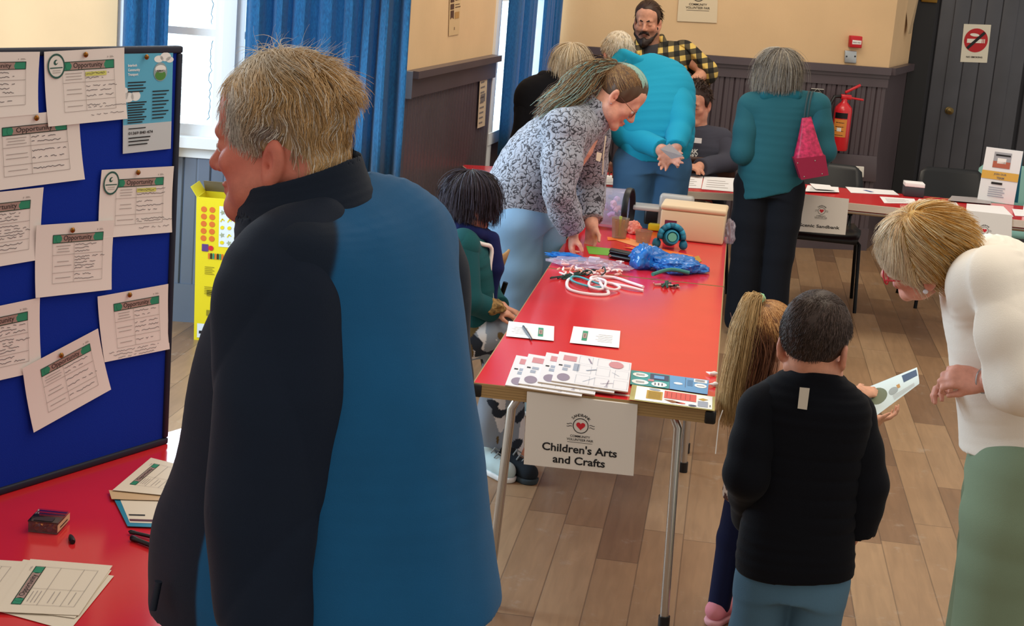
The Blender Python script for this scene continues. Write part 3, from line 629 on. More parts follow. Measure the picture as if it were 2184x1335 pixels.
s.text('01369 840 474', W*.1, H*.185, H*.04, INK, 'l', bold=.02, fit=W*.5); s.rect(W*.1, H*.24, W*.45, H*.25, INK)
for i in range(3): s.rect(W*.1, H*(.145-.035*i), W*(.55-.03*i), H*(.157-.035*i), INK)
s.build('leaflet', 'blue and grey transport leaflet pinned at the top corner of the notice board', 'leaflet'); pin(309, 121, .006, 'pale brass pin at the top of the blue leaflet')

# ================================================================ ON THE DISPLAY TABLE
zt = TH+.001
def T(px, py, dz=0): return X(px, py, z=zt+dz)
CLEAR = None
def clear_mat():
    m, t, b = nt('clear_plastic'); N = t.nodes.new; L = t.links.new
    tr = N('ShaderNodeBsdfTransparent'); tr.inputs[0].default_value = (.93, .93, .94, 1); gl = N('ShaderNodeBsdfGlossy'); gl.inputs['Roughness'].default_value = .08
    fr = N('ShaderNodeFresnel'); fr.inputs['IOR'].default_value = 1.4; ad = N('ShaderNodeMath'); ad.operation = 'ADD'; ad.inputs[1].default_value = .06; L(fr.outputs[0], ad.inputs[0])
    mx = N('ShaderNodeMixShader'); L(ad.outputs[0], mx.inputs[0]); L(tr.outputs[0], mx.inputs[1]); L(gl.outputs[0], mx.inputs[2]); L(mx.outputs[0], t.nodes['Material Output'].inputs[0]); return m
CLEAR = clear_mat()
PAPER = mat('white_paper', 'f1eee8', .7, spec=.2); DPAP = mat('cream_form_paper', 'ecdfcb', .7, spec=.2)
def formsheet(cs, z, label, grp, opponly=True, base=None, rot=True):
    TLq, TRq, BRq, BLq = [T(*p, dz=z) for p in cs]; s = Sheet(TLq, TRq, BRq, BLq, bend=.0, base=base or DPAP); W, H = s.w, s.h
    if opponly: opp(s, rnd, 0, 9, (.14, .12, .86, .76))
    return s.build('form_sheet', label, 'paper sheet', grp)
# pile at the front: blank sheets under one printed form, its top edge to the left
formsheet(((-15, 1300), (55, 1195), (243, 1228), (148, 1345)), .001, 'bottom blank sheet of the form pile, sticking out to the table front', 'forms piled on the display table', False)
formsheet(((-25, 1292), (50, 1193), (238, 1216), (160, 1318)), .003, 'middle sheet of the form pile on the display table', 'forms piled on the display table', False)
formsheet(((-10, 1304), (65, 1192), (240, 1206), (168, 1312)), .0045, 'printed Opportunity form on top of the pile at the table front', 'forms piled on the display table')
formsheet(((-150, 1290), (-70, 1190), (48, 1197), (-28, 1300)), .002, 'Opportunity form beside the pile, cut by the photo edge', 'forms piled on the display table')
# leaflets behind the man
def stack(cs, z, label, base, deco=0):
    s = Sheet(*[T(*p, dz=z) for p in cs], base=base); W, H = s.w, s.h
    if deco == 1: opp(s, rnd, 0, 9, (.2, .1, .86, .7))
    if deco == 2: s.rect(W*.1, H*.1, W*.9, H*.8, DPAP); s.up(); s.rect(W*.12, H*.14, W*.8, H*.2, mat('maroon_print', '5c2430', .6)); s.rect(W*.15, H*.3, W*.5, H*.34, INK)
    return s.build('leaflet', label, 'leaflet')
TEALP = mat('teal_card', '1f86a6', .5)
stack(((236, 1050), (372, 1052), (352, 1125), (272, 1122)), .003, 'teal edged leaflet below the white form on the display table', TEALP, 2)
stack(((232, 1045), (395, 1056), (372, 1068), (238, 1064)), .006, 'buff leaflet edge showing under the slanted form', mat('buff_card', 'd6b58c', .6))
stack(((240, 1045), (322, 976), (420, 1000), (350, 1056)), .009, 'white Opportunity form slanted on top of the teal leaflet', DPAP, 1)
for i, (a, b) in enumerate((((278, 1134), (345, 1150)), ((281, 1147), (345, 1172)))):
    p, q = T(*a, dz=.005), T(*b, dz=.005); t = thing('pen', ['thin black pen lying nearest the teal leaflet', 'thick black pen nearest the table front, by the man'][i], 'pen', p)
    r = .0045+.0012*i; MB().tube([p, p+(q-p)*.15, p+(q-p)*.16, q], [r, r, r*.85, r*.85], mat('black_pen_barrel', '1c1316', .3), 12).build('barrel', t); MB().tube([p-(q-p)*.06, p], [.001, r*.8], BLACK, 12).build('tip', t)
# clear box of drawing pins
def pinbox():
    a, b, c, d = T(60, 1134), T(122, 1140), T(148, 1112), T(84, 1108); h = .021; t = thing('pin_box', 'small clear plastic box of pins on the display table', 'box', (a+c)/2)
    mb = MB(); u = b-a; v = d-a; th = .0015
    for o, e1, e2, e3 in ((a, u, v, Z*th), (a, u, unit(v)*th, Z*h), (d-unit(v)*th, u, unit(v)*th, Z*h), (a, unit(u)*th, v, Z*h), (b-unit(u)*th, unit(u)*th, v, Z*h)): mb.box(o, e1, e2, e3, CLEAR)
    mb.build('tray', t); MB().box(a+Z*h-u*.02, u*1.04, v*1.02, Z*.003, CLEAR).build('lid', t)
    lab = Sheet(b+Z*h*.9+u*.012, c+Z*h*.9+u*.012, c+Z*.004+u*.012, b+Z*.004+u*.012, base=mat('buff_card', 'd6b58c')); lab.rect(lab.w*.2, lab.h*.3, lab.w*.8, lab.h*.5, INK); lab.build('side_label', parent=t)
    lb = Sheet(a+v*.25+u*.15+Z*(h+.004), a+v*.35+u*.8+Z*(h+.004), a+u*.8+v*.05+Z*(h+.004), a+u*.15+v*.05+Z*(h+.004), base=mat('dark_box_label', '34262a', .5))
    mb = MB(); r2 = random.Random(5)
    for i in range(46):
        p = a+u*r2.uniform(.08, .9)+v*r2.uniform(.08, .9)+Z*r2.uniform(.004, .014); mb.lathe(p, [(0, 0), (.0045, .001), (.0045, .003), (0, .004)], PINM if i % 3 else BLACK, unit((r2.uniform(-1, 1), r2.uniform(-1, 1), 1)), 8)
    o = mb.build('pins', t); o['kind'] = 'stuff'; lb.build('top_label', parent=t)
pinbox()
p = T(150, 1142, .004); q = T(155, 1156, .004); t = MB().tube([p, p+(q-p)*.3, q-(q-p)*.2, q], [.003, .0055, .0065, .005], BLACK, 12).build('pen_stub'); tag(t, 'small black pen stub lying near the clear pin box', 'pen stub')

# ================================================================ YELLOW BOX IN THE ALCOVE
def yellowbox():
    YB = mat('yellow_card', 'e6d51f', .5); INS = mat('grey_card', '8d8277', .8); pl = (V3(0, 7.62, 0), V3(0, -1, 0)); G = lambda px, py: X(px, py, plane=pl)
    bl = G(414, 712); bl[2] = 0; br = bl+V3(.30, 0, 0); ht = G(398, 418)[2]; lean = V3(-.015, .0, 0); D = V3(0, .2, 0)
    t = thing('toy_box', 'tall open yellow cardboard box against the alcove wall', 'box', bl+V3(.15, .1, 0))
    tl, tr = bl+lean+Z*ht, br+lean+Z*ht; mb = MB()
    mb.hexa([bl, br, br+D*.03, bl+D*.03, tl, tr, tr+D*.03, tl+D*.03], YB); mb.hexa([bl+D*.97, br+D*.97, br+D, bl+D, tl+D*.97, tr+D*.97, tr+D, tl+D], YB)
    e = V3(.006, 0, 0); mb.hexa([bl, bl+e, bl+e+D, bl+D, tl, tl+e, tl+e+D, tl+D], YB); mb.hexa([br-e, br, br+D, br-e+D, tr-e, tr, tr+D, tr-e+D], YB); mb.hexa([bl, br, br+D, bl+D, bl+Z*.004, br+Z*.004, br+D+Z*.004, bl+D+Z*.004], YB)
    mb.build('body', t)
    MB().hexa([tl+D, tr+D, tr+D*1.03, tl+D*1.03, tl+D*.75+Z*.055, tr+D*.75+Z*.055, tr+D*.78+Z*.055, tl+D*.78+Z*.055], INS).build('flap', t)
    MB().hexa([tl, tl+e*.6, tl+e*.6+D, tl+D, tl+V3(-.03, 0, .045), tl+V3(-.028, 0, .045), tl+V3(-.028, .2, .045), tl+V3(-.03, .2, .045)], YB).build('flap', t)
    f = V3(0, -.0015, 0); s = Sheet(tl+f, tr+f, br+f, bl+f, base=YB, lift=.0015); OR = mat('orange_print', 'd9702a', .6); W, H = s.w, s.h; PW = mat('pale_blue_print', 'dfe9ee', .6)
    for i in range(5):
        for j in range(2): s.ell(W*(.12+.13*j), H*(.92-.05*i), W*.045, W*.045, OR, 14)
    s.rect(W*.36, H*.67, W*.80, H*.95, PW).up(); r2 = random.Random(2)
    for i in range(4):
        for j in range(5):
            x, y = W*(.41+.11*i), H*(.70+.052*j); k = r2.randrange(3)
            if k == 0: s.ell(x, y, W*.035, W*.03, YB, 8, r2.random())
            elif k == 1: s.poly([(x+W*.045*(1 if q % 2 else .45)*math.cos(q*math.pi/5), y+W*.045*(1 if q % 2 else .45)*math.sin(q*math.pi/5)) for q in range(10)], mat('drab_print', '9fa98a', .6))
            else: s.line([(x-W*.03, y-W*.03), (x, y+W*.02), (x+W*.03, y-W*.01)], W*.018, YB)
    s.rect(W*.10, H*.63, W*.2, H*.68, mat('purple_print', '5d3b7c', .6)); s.ell(W*.24, H*.655, W*.04, W*.04, mat('red_print', 'cf2230'))
    for i in range(7): s.rect(W*(.2+.035*i), H*.58, W*(.225+.035*i), H*.62, (OR, INK, GREENP)[i % 3]); s.rect(W*(.5+.035*i), H*.58, W*(.515+.035*i), H*.62, INK)
    for i in range(3):
        for j in range(2): 
            for k in range(5): s.rect(W*(.15+.25*i), H*(.52-.012*k-.14*j), W*(.30+.25*i-.03*(k % 2)), H*(.524-.012*k-.14*j), mat('olive_print', '8f8418', .7))
            s.rect(W*(.19+.25*i), H*(.32-.14*j), W*(.27+.25*i), H*(.36-.14*j), mat('olive_print', '8f8418', .7))
    s.rect(W*.05, H*.02, W*.5, H*.12, PW); s.up(); s.rect(W*.08, H*.05, W*.3, H*.07, INK); s.build('front_print', parent=t)
yellowbox()
# ================================================================ ON THE CRAFT TABLES
def hang_sign(px, lines, label, lsz, top=None, face=None, yoff=-.004, withtext=True, ly=.62, lk=.115):
    """A4 sign hanging over a table edge; px = TL, TR, BR, BL in the photo, hung in the plane through the edge"""
    e0, e1, q = top; d = unit(e1-e0); n = unit((d[1], -d[0], 0)); pl = (e0+n*.006, n); c = [X(*p, plane=pl) for p in px]
    s = Sheet(*c, bend=.0, lift=.001, base=mat('sign_paper', 'e6e0d8', .7, spec=.2)); W, H = s.w, s.h
    if logo: logo(s, W*.5, H*ly, W*lk*.62, withtext)
    for tx, y, f in lines: s.text(tx, W*.5, H*y, H*lsz, INK, bold=.022, fit=W*f)
    # fold lying on the table
    if q: s.mb.add([c[0], c[1], c[1]-n*q+Z*(TH+.002-c[1][2]), c[0]-n*q+Z*(TH+.002-c[0][2])], [(0, 1, 2, 3)], s.mb.mats[0])
    return s.build('paper_sign', label, 'sign')
hang_sign(((1124, 836), (1360, 864), (1351, 1015), (1117, 990)), (("Children's Arts", .235, .68), ('and Crafts', .075, .475)), 'white sign reading Childrens Arts and Crafts hanging from the craft table', .15, (Q1(0, 0), Q1(.69, 0), .06))
n5 = (Q5(0, 0), Q5(1.83, 0), .10)
hang_sign(((1703, 413), (1811, 424), (1803, 501), (1689, 492)), (('Scenic Sandbank', .14, .76),), 'white sign reading Scenic Sandbank hanging over the black chair', .115, n5, withtext=True, ly=.60)
hang_sign(((2046, 447), (2159, 459), (2156, 560), (2036, 548)), (), 'white heart-logo sign on the red table behind the blonde woman', .1, n5, ly=.62)
def lay(tbl_px, label, name='paper', cat='paper', base=None, z=.0022, group=None, deco=None, wave=0):
    c = [X(*p, z=TH+z) for p in tbl_px]; s = Sheet(*c, base=base or mat('bright_paper', 'f4f4f6', .6, spec=.3), bend=abs(wave), lift=.0008)
    if deco: deco(s, s.w, s.h)
    return s.build(name, label, cat, group)
def mini(s, W, H, x, flip=0):
    s.rect(W*x, H*.22, W*(x+.11), H*.8, GREENP); s.up(); s.rect(W*(x+.015), H*.36, W*(x+.095), H*.66, TAUPEP)
    for i in range(5): s.rect(W*(.55-.42*flip+.0*i)-W*.05*(i % 2), H*(.25+.1*i), W*(.85-.42*flip), H*(.265+.1*i), GRID)
    s.up(); s.line([(W*(x+.055), H*.42), (W*(x+.055), H*.60)], W*.01, INK)
lay(((1085, 686), (1182, 697), (1181, 728), (1079, 718)), 'white form with a pen lying on it, on the red craft table', deco=lambda s, W, H: mini(s, W, H, .66, 1), wave=.002)
lay(((1223, 697), (1323, 707), (1320, 743), (1215, 732)), 'white form without a pen on the red craft table', deco=lambda s, W, H: mini(s, W, H, .22), wave=.002)
p, q = X(1116, 696, z=TH+.007), X(1134, 724, z=TH+.007); t = thing('pen', 'grey ballpoint pen lying on the white form', 'pen', p); MB().tube([p, p+(q-p)*.55, q], [.004, .005, .0035], mat('grey_pen', '4a4d57', .3), 10).build('barrel', t); MB().tube([p-(q-p)*.06, p], [.001, .0035], BLACK, 8).build('tip', t)
# fan of four magazines
PB = mat('magazine_paper', 'e8e6ea', .35, spec=.5); PK = mat('dusty_pink_print', 'c9858c', .5); GP = mat('grey_blue_print', '9aa3b4', .5); MV = mat('mauve_print', '8d7f92', .5); BF = mat('buff_pages', 'cdb79a', .7)
mags = [((1101, 760), (1130, 763), (1108, 825), (1076, 819)), ((1127, 760), (1165, 764), (1143, 829), (1107, 820)), ((1165, 760), (1195, 763), (1175, 833), (1141, 822)), ((1192, 761), (1346, 786), (1338, 848), (1175, 824))]
full = V3(0, 0, 0); base4 = [X(*p, z=TH) for p in mags[3]]
names = ['leftmost open craft magazine, lowest of the fan', 'second craft magazine from the fan bottom', 'third craft magazine, just under the top one', 'top craft magazine of the fan, fully visible with pictures of tools']
for i in range(4):
    o = X(*mags[i][0], z=TH)-base4[0]; hgt = .004+.0045*i; c = [q+o+Z*(hgt) for q in base4]; s = Sheet(*c, base=PB, lift=.0006, thick=.004); W, H = s.w, s.h
    s.rect(W*.08, H*.72, W*.26, H*.9, PK); s.rect(W*.04, H*.52, W*.09, H*.56, INK); s.rect(W*.11, H*.50, W*.20, H*.58, GP); s.rect(W*.10, H*.38, W*.17, H*.47, GP); s.ell(W*.14, H*.16, W*.085, H*.12, MV, 18)
    s.rect(W*.24, H*.42, W*.32, H*.66, GP)
    for x0 in (.30, .55, .80):
        for y0 in (.04, .38, .70): s.line([(W*x0, H*y0), (W*(x0+.18), H*y0), (W*(x0+.18), H*(y0+.26)), (W*x0, H*(y0+.26)), (W*x0, H*y0)], W*.004, GP)
    s.up(); s.ell(W*.80, H*.82, W*.10, H*.12, PK, 18); s.line([(W*.42, H*.9), (W*.47, H*.74)], W*.02, MV); s.line([(W*.42, H*.48), (W*.55, H*.56)], W*.03, GP); s.line([(W*.40, H*.1), (W*.55, H*.28)], W*.008, GP)
    for a in (.3, 1.4): s.line([(W*(.72-.06*math.cos(a)), H*(.16-.1*math.sin(a))), (W*(.72+.08*math.cos(a)), H*(.16+.1*math.sin(a)))], W*.012, MV); s.ring(W*(.72-.07*math.cos(a)), H*(.16-.12*math.sin(a)), W*.02, W*.006, MV, 12)
    s.line([(W*.76, H*.55), (W*.86, H*.45)], W*.008, GP); s.mb.add([s.p(0, -.001, -.001), s.p(W, -.001, -.001), s.p(W, 0, -.004), s.p(0, 0, -.004)], [(0, 1, 2, 3)], BF)
    s.build('magazine', names[i], 'magazine', 'craft magazines fanned on the table edge')
# activity cards
def cards():
    TL_ = mat('teal_print', '2f9a9c', .45); YL = mat('mustard_print', 'c0982f', .45); RD = mat('coral_print', 'd8524a', .45); LB = mat('light_blue_print', '5d9ccf', .45); PL_ = mat('peach_print', 'e9b9ad', .5); NV = mat('navy_print', '33405e', .5)
    def c1(s, W, H):
        for x, y, rx, ry in ((.25, .72, .2, .16), (.25, .22, .22, .17), (.74, .2, .2, .17)): s.ell(W*x, H*y, W*rx, H*ry, WH, 18)
        s.rect(W*.50, H*.5, W*.98, H*.92, NV); s.rect(W*.45, H*.36, W*.6, H*.5, PK); s.up(); s.rect(W*.6, H*.58, W*.86, H*.8, LB)
        for i in range(3): s.rect(W*(.62+.09*i), H*.12, W*(.65+.09*i), H*.28, NV)
        for i in range(3): s.rect(W*.14, H*(.66+.05*i), W*.36, H*(.675+.05*i), GREYINK); s.rect(W*.14, H*(.15+.05*i), W*.36, H*(.165+.05*i), GREYINK)
    def c2(s, W, H):
        s.rect(W*.62, H*.72, W*.96, H*.95, WH); s.ell(W*.8, H*.5, W*.16, H*.15, WH, 16); s.rect(W*.4, H*.25, W*.41, H*.95, NV); s.ell(W*.22, H*.45, W*.12, H*.08, WH, 10); s.up(); s.rect(W*.65, H*.78, W*.9, H*.81, NV); s.rect(W*.65, H*.86, W*.9, H*.89, NV)
        for i in range(5): s.rect(W*.45, H*(.4+.09*i), W*.6, H*(.42+.09*i), NV)
        s.rect(W*.7, H*.48, W*.9, H*.5, NV)
    def c3(s, W, H):
        s.rect(W*.06, H*.05, W*.97, H*.95, WH); s.up(); s.rect(W*.19, H*.2, W*.38, H*.75, YL); s.ell(W*.28, H*.85, W*.07, H*.07, GP, 12); s.rect(W*.40, H*.38, W*.78, H*.88, RD); s.rect(W*.80, H*.12, W*.92, H*.5, GP); s.poly([(W*.4, H*.28), (W*.5, H*.12), (W*.62, H*.2), (W*.5, H*.3)], mat('brown_print', '8a4f2a', .5)); s.ell(W*.6, H*.18, W*.06, H*.05, RD, 10)
        s.poly([(W*.8, H*.62), (W*.86, H*.54), (W*.92, H*.66), (W*.86, H*.72)], YL); s.ell(W*.74, H*.12, W*.05, H*.06, NV, 10); s.up()
        for i in range(7): s.rect(W*.21, H*(.26+.065*i), W*.36, H*(.27+.065*i), INK)
        for i in range(6): s.rect(W*(.43+.055*i), H*.44, W*(.433+.055*i), H*.8, INK)
        s.rect(W*.94, H*.15, W*.95, H*.3, INK)
    lay(((1346, 789), (1429, 800), (1427, 829), (1344, 819)), 'teal activity card with white bubbles beside the magazines', 'activity_card', 'card', TL_, .0055, None, c1)
    lay(((1429, 800), (1512, 811), (1509, 841), (1428, 829)), 'blue activity card at the table corner, behind the yellow one', 'activity_card', 'card', LB, .0055, None, c2)
    lay(((1348, 820), (1525, 846), (1524, 876), (1342, 852)), 'pale activity card with red and mustard pictures at the table front', 'activity_card', 'card', mat('olive_card', 'b5ac6a', .5), .007, None, c3)
cards()
# two feather clips at the edge and a hanging thread
for i, (a, b, c) in enumerate((((1506, 793), (1516, 797), (1530, 796)), ((1511, 819), (1521, 820), (1530, 818)))):
    p = [X(*k, z=TH+.008) for k in (a, b, c)]; tag(MB().tube([p[0], p[1], p[1]+(p[2]-p[1])*.5, p[2]], [.001, .006, .0075, .003], WH, 8).build('feather'), ['white feather at the table edge, farther from the sign', 'white feather at the table edge beside the blue card'][i], 'feather')
p = X(1524, 895, z=.68); q = X(1526, 968, y=p[1]-.02); tag(MB().tube([p+V3(.02, 0, .03), p+V3(.012, -.005, 0), (p+q)/2+V3(.006, 0, 0), q], .0016, WH, 6).build('thread'), 'thin white thread hanging from the craft table corner', 'thread')
# cords
def cord(pts, z, r, m, label, sub=8, name='cord', jit=0, seed=1):
    P = [X(x, y, z=TH+z+(k if len(a) > 2 else 0)) for a in pts for x, y, k in [(a[0], a[1], a[2] if len(a) > 2 else 0)]]
    return tag(MB().tube(spline(P, sub), r, m, 8).build(name), label, 'cord')
def spline(P, sub=8):
    P = [np.asarray(p, float) for p in P]; out = []
    for i in range(len(P)-1):
        p0, p1, p2, p3 = P[max(i-1, 0)], P[i], P[i+1], P[min(i+2, len(P)-1)]
        for k in range(sub):
            t = k/sub; out.append(.5*((2*p1)+(-p0+p2)*t+(2*p0-5*p1+4*p2-p3)*t*t+(-p0+3*p1-3*p2+p3)*t**3))
    out.append(P[-1]); return out
WC = mat('white_cord', 'f0e6ea', .6); GC = mat('dark_green_cord', '123a34', .6); TC = mat('teal_cord', '4fa6b0', .6); PC = mat('pink_cord', 'e2a5a5', .6)
cord(((1372, 620), (1340, 612, .004), (1300, 604), (1262, 596), (1270, 590, .004), (1310, 592), (1345, 603), (1372, 612)), .006, .006, WC, 'thick pale pink cord doubled back across the craft table')
cord(((1222, 590), (1210, 600), (1212, 615), (1235, 624), (1275, 629), (1297, 627), (1294, 618, .006), (1286, 612, .008), (1280, 603, .01)), .005, .006, WC, 'white cord in a wide open loop nearest the forms')
cord(((1293, 613), (1278, 617, .004), (1258, 611), (1258, 600), (1275, 594), (1292, 600, .008), (1291, 612, .01), (1310, 618), (1322, 613), (1310, 606)), .012, .005, WC, 'white cord coiled twice in the middle of the tangle')
cord(((1290, 612), (1262, 612), (1232, 604), (1218, 596), (1222, 590), (1240, 592), (1262, 600), (1286, 608)), .009, .0045, TC, 'teal cord inside the white tangle')
for i in range(8):
    r2 = random.Random(i); o = r2.uniform(-5, 5); cord(((1170+r2.uniform(0, 36), 594-r2.uniform(-2, 5)), (1205, 590+o), (1235, 583+o*.8), (1262+r2.uniform(0, 20), 578+o)), .005+.002*(i % 3), .0028, GC, 'dark green cord end in the bundle by the bag of pink pieces' if i == 0 else 'dark green cord among the bundle by the bag of pink pieces')['group'] = 'dark green cords in the bundle'
cord(((1240, 582), (1252, 576, .02), (1262, 580, .02), (1250, 588)), .01, .0028, GC, 'dark green cord arching up out of the bundle')
cord(((1281, 578), (1288, 569, .03), (1291, 580, .03), (1282, 587)), .01, .0028, GC, 'dark green cord looping up near the bundle end')
# small string doll
def doll():
    t = thing('string_figure', 'small knotted green string figure on the bare red table', 'toy', X(1422, 608, z=zt)); P = lambda a, b, h=.006: X(a, b, z=TH+h); DG = mat('green_yarn', '2c5148', .8)
    MB().tube([P(1394, 603, .014), P(1396, 607), P(1412, 607), P(1428, 608), P(1450, 613)], [.002, .004, .005, .005, .004], mat('pale_peg_wood', 'c7a59c', .6), 8).build('peg', t)
    for k, (a, b) in enumerate((((1412, 612), (1424, 600)), ((1424, 614), (1420, 601)), ((1408, 606), (1430, 604)), ((1430, 610), (1446, 608)))): MB().tube([P(*a), P((a[0]+b[0])/2, (a[1]+b[1])/2, .016), P(*b)], .0045, DG, 8).build('yarn', t)
doll()
# ---------- the far craft table: bags, cups, boxes
def blob(c, r, m, name, seed, rough=.25, sub=4, flat=1, parent=None, rot=0, freq=2.2):
    """crumpled film bag: a noisy closed shell resting on its lowest points"""
    from mathutils import noise
    b = bmesh.new(); bmesh.ops.create_icosphere(b, subdivisions=sub, radius=1); ca, sa = math.cos(rot), math.sin(rot); vs = []
    for q in b.verts:
        p = q.co.copy(); a = noise.noise(p*freq+Vector((seed, 0, 0)))*rough + abs(noise.noise(p*freq*2.7+Vector((0, seed, 0))))*rough*.8
        p *= 1+a; z = max(p.z, -.8)
        vs.append((c[0]+(p.x*r[0])*ca-(p.y*r[1])*sa, c[1]+(p.x*r[0])*sa+(p.y*r[1])*ca, c[2]+(z+.8)*r[2]))
    b.verts.index_update(); f = [[q.index for q in g.verts] for g in b.faces]; b.free()
    return MB().add(vs, f, m, True).build(name, parent)
def film(name, col, k=.45, rough=.1):
    m, t, b = nt(name); N = t.nodes.new; L = t.links.new; b.inputs['Base Color'].default_value = lin(col); b.inputs['Roughness'].default_value = rough; b.inputs['Specular IOR Level'].default_value = .8
    tr = N('ShaderNodeBsdfTransparent'); tr.inputs[0].default_value = tuple(.35+.65*v for v in lin(col)[:3])+(1,); mx = N('ShaderNodeMixShader'); mx.inputs[0].default_value = k; L(tr.outputs[0], mx.inputs[1]); L(b.outputs[0], mx.inputs[2]); L(mx.outputs[0], t.nodes['Material Output'].inputs[0]); return m
BLUEF = film('blue_plastic_film', '2a86e0', .72); CLRF = film('clear_plastic_film', 'e6dff0', .28); FOOTF = film('frosted_plastic', 'd8d4cf', .5, .3)
G2 = lambda x, y, h=0: X(x, y, z=TH+.002+h)
t = thing('plastic_bag', 'crumpled translucent blue plastic bag by the table seam', 'bag', G2(1420, 575)); t['_o'] = list(G2(1420, 575))
blob(G2(1436, 578), (.10, .09, .035), BLUEF, 'bag_body', 3, .26, 5, parent=t, freq=1.9); blob(G2(1368, 572), (.045, .05, .052), BLUEF, 'bag_neck', 6, .3, 4, parent=t, freq=1.8)
blob(G2(1385, 560, .01), (.075, .03, .035), BLUEF, 'bag_fold', 8, .3, 4, parent=t, rot=.3, freq=1.8); blob(G2(1484, 580), (.05, .04, .02), BLUEF, 'bag_corner', 9, .3, 4, parent=t, freq=1.8)
MB().tube(spline([G2(1392, 585, .02), G2(1430, 575, .03), G2(1470, 582, .02)], 5), .008, mat('green_filler', '2e7a72', .5), 8).build('contents', t)
t = thing('zip_bag', 'clear zip bag full of pale pink pieces at the table seam', 'bag', G2(1250, 565)); t['_o'] = list(G2(1250, 565))
s = [G2(1185, 553, .004), G2(1340, 556, .004), G2(1330, 590, .004), G2(1180, 576, .004)]
r2 = random.Random(8); PINKS = [mat('pale_pink_foam', 'eec0bd', .5), mat('peach_foam', 'e8a38f', .5), mat('white_foam', 'f2e9ea', .5)]
k = 0
for i in range(70):
    x, y = r2.uniform(1190, 1325), r2.uniform(556, 585); p = G2(x, y, r2.uniform(.004, .022)); d = unit((r2.uniform(-1, 1), r2.uniform(-1, 1), r2.uniform(-.3, .3)))*r2.uniform(.008, .02)
    MB().tube([p-d, p, p+d], [.003, .005, .003], PINKS[i % 3], 7).build('pink_piece', t)
blob(G2(1258, 570), (.155, .075, .018), CLRF, 'bag_film', 12, .22, 5, parent=t, rot=-.12)
tag(blob(G2(1208, 553), (.075, .03, .014), BLUEF, 'plastic_bag', 15, .4, 4, rot=-.3), 'flattened pale blue bag beside the bending womans hand', 'bag')
tag(MB().rbox(G2(1254, 560), V3(.045, -.005, 0), V3(.004, .03, 0), Z*.022, mat('white_rubber', 'dcdce4', .5), .004).build('eraser'), 'white eraser block lying behind the pink pieces', 'eraser')
# black glasses case
t = thing('glasses_case', 'rounded black case lying beside the blue plastic bag', 'case', G2(1325, 545)); t['_o'] = list(G2(1325, 545)); a, b = G2(1296, 550, .0), G2(1354, 562, .0)
MB().rbox(a, (b-a), V3(.01, .065, 0), Z*.022, mat('black_leather', '0d1017', .35), .011, 4).build('case_body', t); MB().rbox(a+Z*.0225+(b-a)*.02+V3(.0, .001, 0), (b-a)*.96, V3(.01, .062, 0), Z*.012, mat('black_leather', '0d1017', .35), .006, 3).build('case_lid', t)
MB().lathe(a+(b-a)*.08+Z*.012, [(0, 0), (.006, .001), (.006, .003), (0, .004)], CHROME, (-.1, -1, 0), 10).build('clasp', t)
# coloured papers
lay(((1250, 524), (1312, 531), (1300, 545), (1256, 541)), 'green paper lying beside the bending womans hand', 'coloured_paper', 'paper', mat('green_paper', '6fb53a', .6), .001)
lay(((1313, 512), (1345, 509), (1405, 526), (1390, 536)), 'pale orange paper pointing left behind the black case', 'coloured_paper', 'paper', mat('pale_orange_paper', 'f09a5c', .6), .0016)
lay(((1330, 527), (1400, 528), (1478, 545), (1478, 557)), 'bright orange paper running behind the blue bag', 'coloured_paper', 'paper', mat('orange_paper', 'ee7426', .6), .003)
lay(((1295, 505), (1340, 507), (1345, 512), (1296, 512)), 'narrow orange strip of paper in front of the plastic cup', 'coloured_paper', 'paper', mat('orange_paper', 'ee7426', .6), .002)
lay(((1478, 548), (1490, 545), (1497, 557), (1482, 562)), 'small mustard paper scraps at the end of the orange sheet', 'coloured_paper', 'paper', mat('mustard_paper', 'b98a2a', .6), .002)
# blue paper-cup turtle
def turtle():
    c = G2(1428, 530); t = thing('paper_creature', 'blue paper creature made from a cup with a frilled rim, on the craft table', 'craft toy', c); t['_o'] = list(c); BL = mat('turquoise_paper', '2790b4', .6); DB = mat('deep_teal_paper', '176d8c', .6); ax = unit((.1, -1, .22)); o = c+Z*.042+V3(0, .03, 0)
    MB().lathe(o, [(.0, -.02), (.032, -.02), (.036, .0), (.034, .03), (.030, .055), (.024, .058), (.02, .045)], BL, ax, 24).build('cup', t)
    e = MB().lathe(o+ax*.055, [(.0, 0), (.019, 0), (.019, -.01)], mat('pale_teal_paper', '5fae9c', .6), ax, 20); e.build('cup_base', t)
    a = unit(np.cross(ax, Z)); b = np.cross(a, ax)
    for k in range(9):
        th = math.pi*(.02+.96*k/8)+(0 if 1 else 0); d = a*math.cos(th)+b*math.sin(th); p = o+ax*.005
        pts = [p+d*.034, p+d*.055+ax*.012, p+d*.062+ax*.03, p+d*.052+ax*.042, p+d*.04+ax*.036]; mb = MB(); w_ = unit(np.cross(d, ax))*.011
        vs = [];
        for q in pts: vs += [q-w_, q+w_]
        o2 = mb.add(vs, [(2*i, 2*i+1, 2*i+3, 2*i+2) for i in range(4)], BL if k % 2 else DB, True).build('frill', t); sm = o2.modifiers.new('t', 'SOLIDIFY'); sm.thickness = .0015
    for sx, z in ((-1, .0), (1, .0)): blob(c+V3(sx*.058, .01, .0), (.018, .02, .022), DB, 'foot', 4+sx, .15, 3, parent=t)
turtle()
